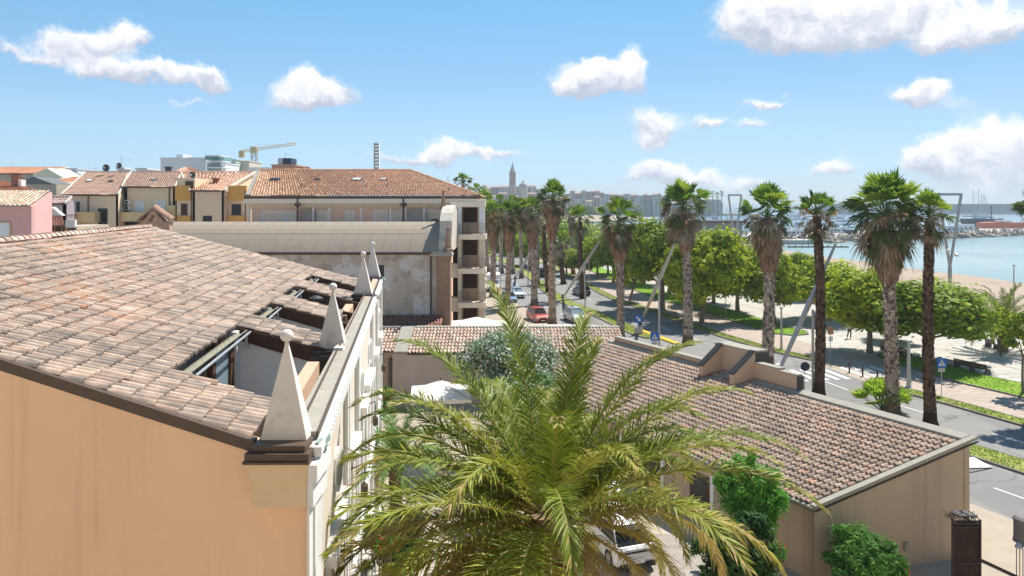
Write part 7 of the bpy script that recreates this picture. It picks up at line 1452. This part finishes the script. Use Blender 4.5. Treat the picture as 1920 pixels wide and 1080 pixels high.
# ================================================================ OLD TOWN across the bay
M_ot = [mat('old_town_%s' % n, c, .9, .08, .05, stain=(.35,.30,.25), sscale=.06, sstr=.3) for n, c in (('ochre',(.40,.34,.27)),('pale',(.48,.45,.40)),('rose',(.38,.31,.27)),('white',(.52,.50,.48)))]
hill = MB(); Yh_ = 930; pr_ = [(880,372),(920,357),(950,352),(1000,350),(1060,358),(1100,362),(1180,368),(1260,374),(1340,386),(1420,394)]
hill.prism([(xr(860,Yh_),Yh_,-1)] + [(xr(a,Yh_),Yh_,max(ZY(b+14,Yh_),1)) for a, b in pr_] + [(xr(1440,Yh_),Yh_,-1)], (0,260,0)); struct(hill.build('hill', mat('old_town_ground', (.36,.34,.26), .9, .2, .03)))
rr = random.Random(31)
def tb_(label, px0, px1, pyt, Y, k, rows=3, roof=True):
    X0, X1 = xr(px0,Y), xr(px1,Y); zt = ZY(pyt,Y); o = thing('old_town_house', label, 'house', ((X0+X1)/2,Y,0), 'old town houses across the bay'); mb = MB(); mb.box((X0,Y,-1),(X1,Y+14,zt)); mb.build('wall', M_ot[k], o)
    if roof: mb = MB(); mb.prism([(X0-.3,Y-.4,zt),(X1+.3,Y-.4,zt),(X1-1,Y+7,zt+1.8),(X0+1,Y+7,zt+1.8)], (0,.01,.3)); mb.build('roof', mat('far_roof', (.38,.26,.20), .9, .1, .1), o)
    mb = MB(); n = max(1, int((X1-X0)/4.2))
    for j in range(rows):
        for i in range(n): x = lerp(X0,X1,(i+.5)/n); z = zt-2.2-j*3.6; mb.box((x-.7,Y-.1,z-1.9),(x+.7,Y-.02,z))
    split_build(mb, 'window', M_glassd, o)
X = 905; j = 0; seen_ = {}
ORD = ['first','second','third','fourth','fifth','sixth','seventh','eighth']
side_ = ['west of the bell tower', 'between bell tower and dome', 'east of the dome', 'above the marina masts', 'toward the harbour mouth']
cols_ = ['ochre','pale','rosy','whitish']
while X < 1345:
    w = rr.uniform(7,20); base = 352 if X < 1010 else (361 if X < 1130 else (364 if X < 1190 else 368)); 
    if X > 1300: base = 378
    for row in range(2):
        lab_ = ('%s town house %s, %s row, %s' % (cols_[(j+row)%4], ('west of the bell tower' if X < 950 else 'below bell tower and dome' if X < 1000 else 'behind the long skirted palm' if X < 1060 else 'between the skirted palms' if X < 1170 else 'behind the drooping palm' if X < 1240 else 'over the marina masts'), ('upper','lower waterfront')[row], ('narrow' if w < 11 else 'medium wide' if w < 16 else 'broad') + ' front'))
        q_ = seen_.get(lab_, 0); seen_[lab_] = q_ + 1; lab_ = lab_ if not q_ else lab_.replace(' front', '') + ', %s one eastward' % ORD[q_]
        tb_(lab_, X, X+w, base + rr.uniform(-4,4) + row*13, 940 - row*30, (j+row)%4, 2+(row), rr.random() < .5)
    X += w*rr.uniform(.9,1.0); j += 1
for (a, b, t, k, lab) in ((1196,1207,367,1,'tall pale apartment block over the marina'),(1209,1222,366,2,'tall rosy apartment block over the marina'),(1224,1236,369,3,'whitish apartment block over the marina beside the rosy one'),(1340,1352,374,1,'tall pale block under the trio of slim palms'),(1325,1336,380,0,'squat ochre harbour block near the trio of palms')): tb_(lab, a, b, t, 880, k, 7, False)
Yb = 900; o = thing('bell_tower', 'tall octagonal stone bell tower with a pointed spire over the old town', 'tower', (xr(961,Yb),Yb,0)); x = xr(961,Yb); r = m(6.3,Yb); z1, z2, z3 = ZY(352,Yb), ZY(323,Yb), ZY(305,Yb); mb = MB(); mb.lathe((x,Yb,0), [(r*1.05,0),(r*1.02,z1),(r,z2-1),(r*1.12,z2-.8),(r*1.12,z2)], 8); mb.build('shaft', M_ot[2], o)
mb = MB(); mb.lathe((x,Yb,z2), [(r*.95,0),(r*.62,(z3-z2)*.30),(r*.10,(z3-z2)*.93),(.2,z3-z2+1.5)], 8); mb.build('spire', mat('spire_stone', (.40,.37,.36), .9), o); mb = MB()
for k, zf in ((0,.35),(1,.62),(2,.86)): z = lerp(z1,z2,zf); mb.box((x-1.4,Yb-r*1.0,z-1.8),(x-.2,Yb-r*.8,z+1.2)); mb.box((x+1.6,Yb-r*.95,z-1.8),(x+2.6,Yb-r*.7,z+1.2))
split_build(mb, 'belfry_opening', M_glassd, o)
Yb = 905; o = thing('church_dome', 'small grey church dome with lantern beside the bell tower', 'dome', (xr(981,Yb),Yb,0)); x = xr(981,Yb); r = m(8.5,Yb); z1 = ZY(350,Yb); mb = MB(); mb.lathe((x,Yb,0), [(r,0),(r,z1)], 16); mb.build('drum', M_ot[1], o); mb = MB(); mb.lathe((x,Yb,z1), [(r*cos(a*pi/16), r*.85*sin(a*pi/16)) for a in range(8)], 18); mb.lathe((x,Yb,z1+r*.80), [(1.3,0),(1.3,2.4),(.2,3.6),(.15,5)], 8); mb.build('cupola', mat('dome_slate', (.28,.30,.31), .7), o)
# harbour trees as one far green line
mb = MB(); rr = random.Random(91); bl = [((xr(px,830), 830, 4+rr.uniform(0,4)), rr.uniform(5,8), .8) for px in range(1080,1200,9)]; leafball(mb, bl, 2600, 2.4, [(.08,.14,.04),(.12,.19,.06)], rr, .6); tag(mb.build('woods', M_leafG), 'distant strip of green trees below the old town', 'woods', kind='stuff')
# dense foliage closing the far end of the avenue
mb = MB(); bl = []
for i in range(26): Y = rr.uniform(190,300); px = rr.uniform(880,1180); bl.append(((xr(px,Y), Y, rr.uniform(2,7)), rr.uniform(3.5,6), .85))
leafball(mb, bl, 16000, .9, DGR, rr, .4); tag(mb.build('foliage', M_leafG), 'dense distant avenue greenery closing the road', 'trees', kind='stuff')
# ================================================================ HAZE over the bay
mb = MB(); mb.box((-2600,-120,-3.5),(3200,3400,75))
m_ = bpy.data.materials.new('haze_air'); m_.use_nodes = True; T = NT(m_.node_tree); out = T.n('ShaderNodeOutputMaterial'); pv = T.n('ShaderNodeVolumePrincipled'); T.set(pv, 'Color', (.86,.93,1.0,1)); T.set(pv, 'Density', .00027); T.set(pv, 'Anisotropy', .2)
T.t.links.new(pv.outputs[0], out.inputs['Volume']); hz = mb.build('haze', m_); hz['kind'] = 'stuff'; hz['label'] = 'thin pale sea haze softening the far shore'; hz['category'] = 'haze'
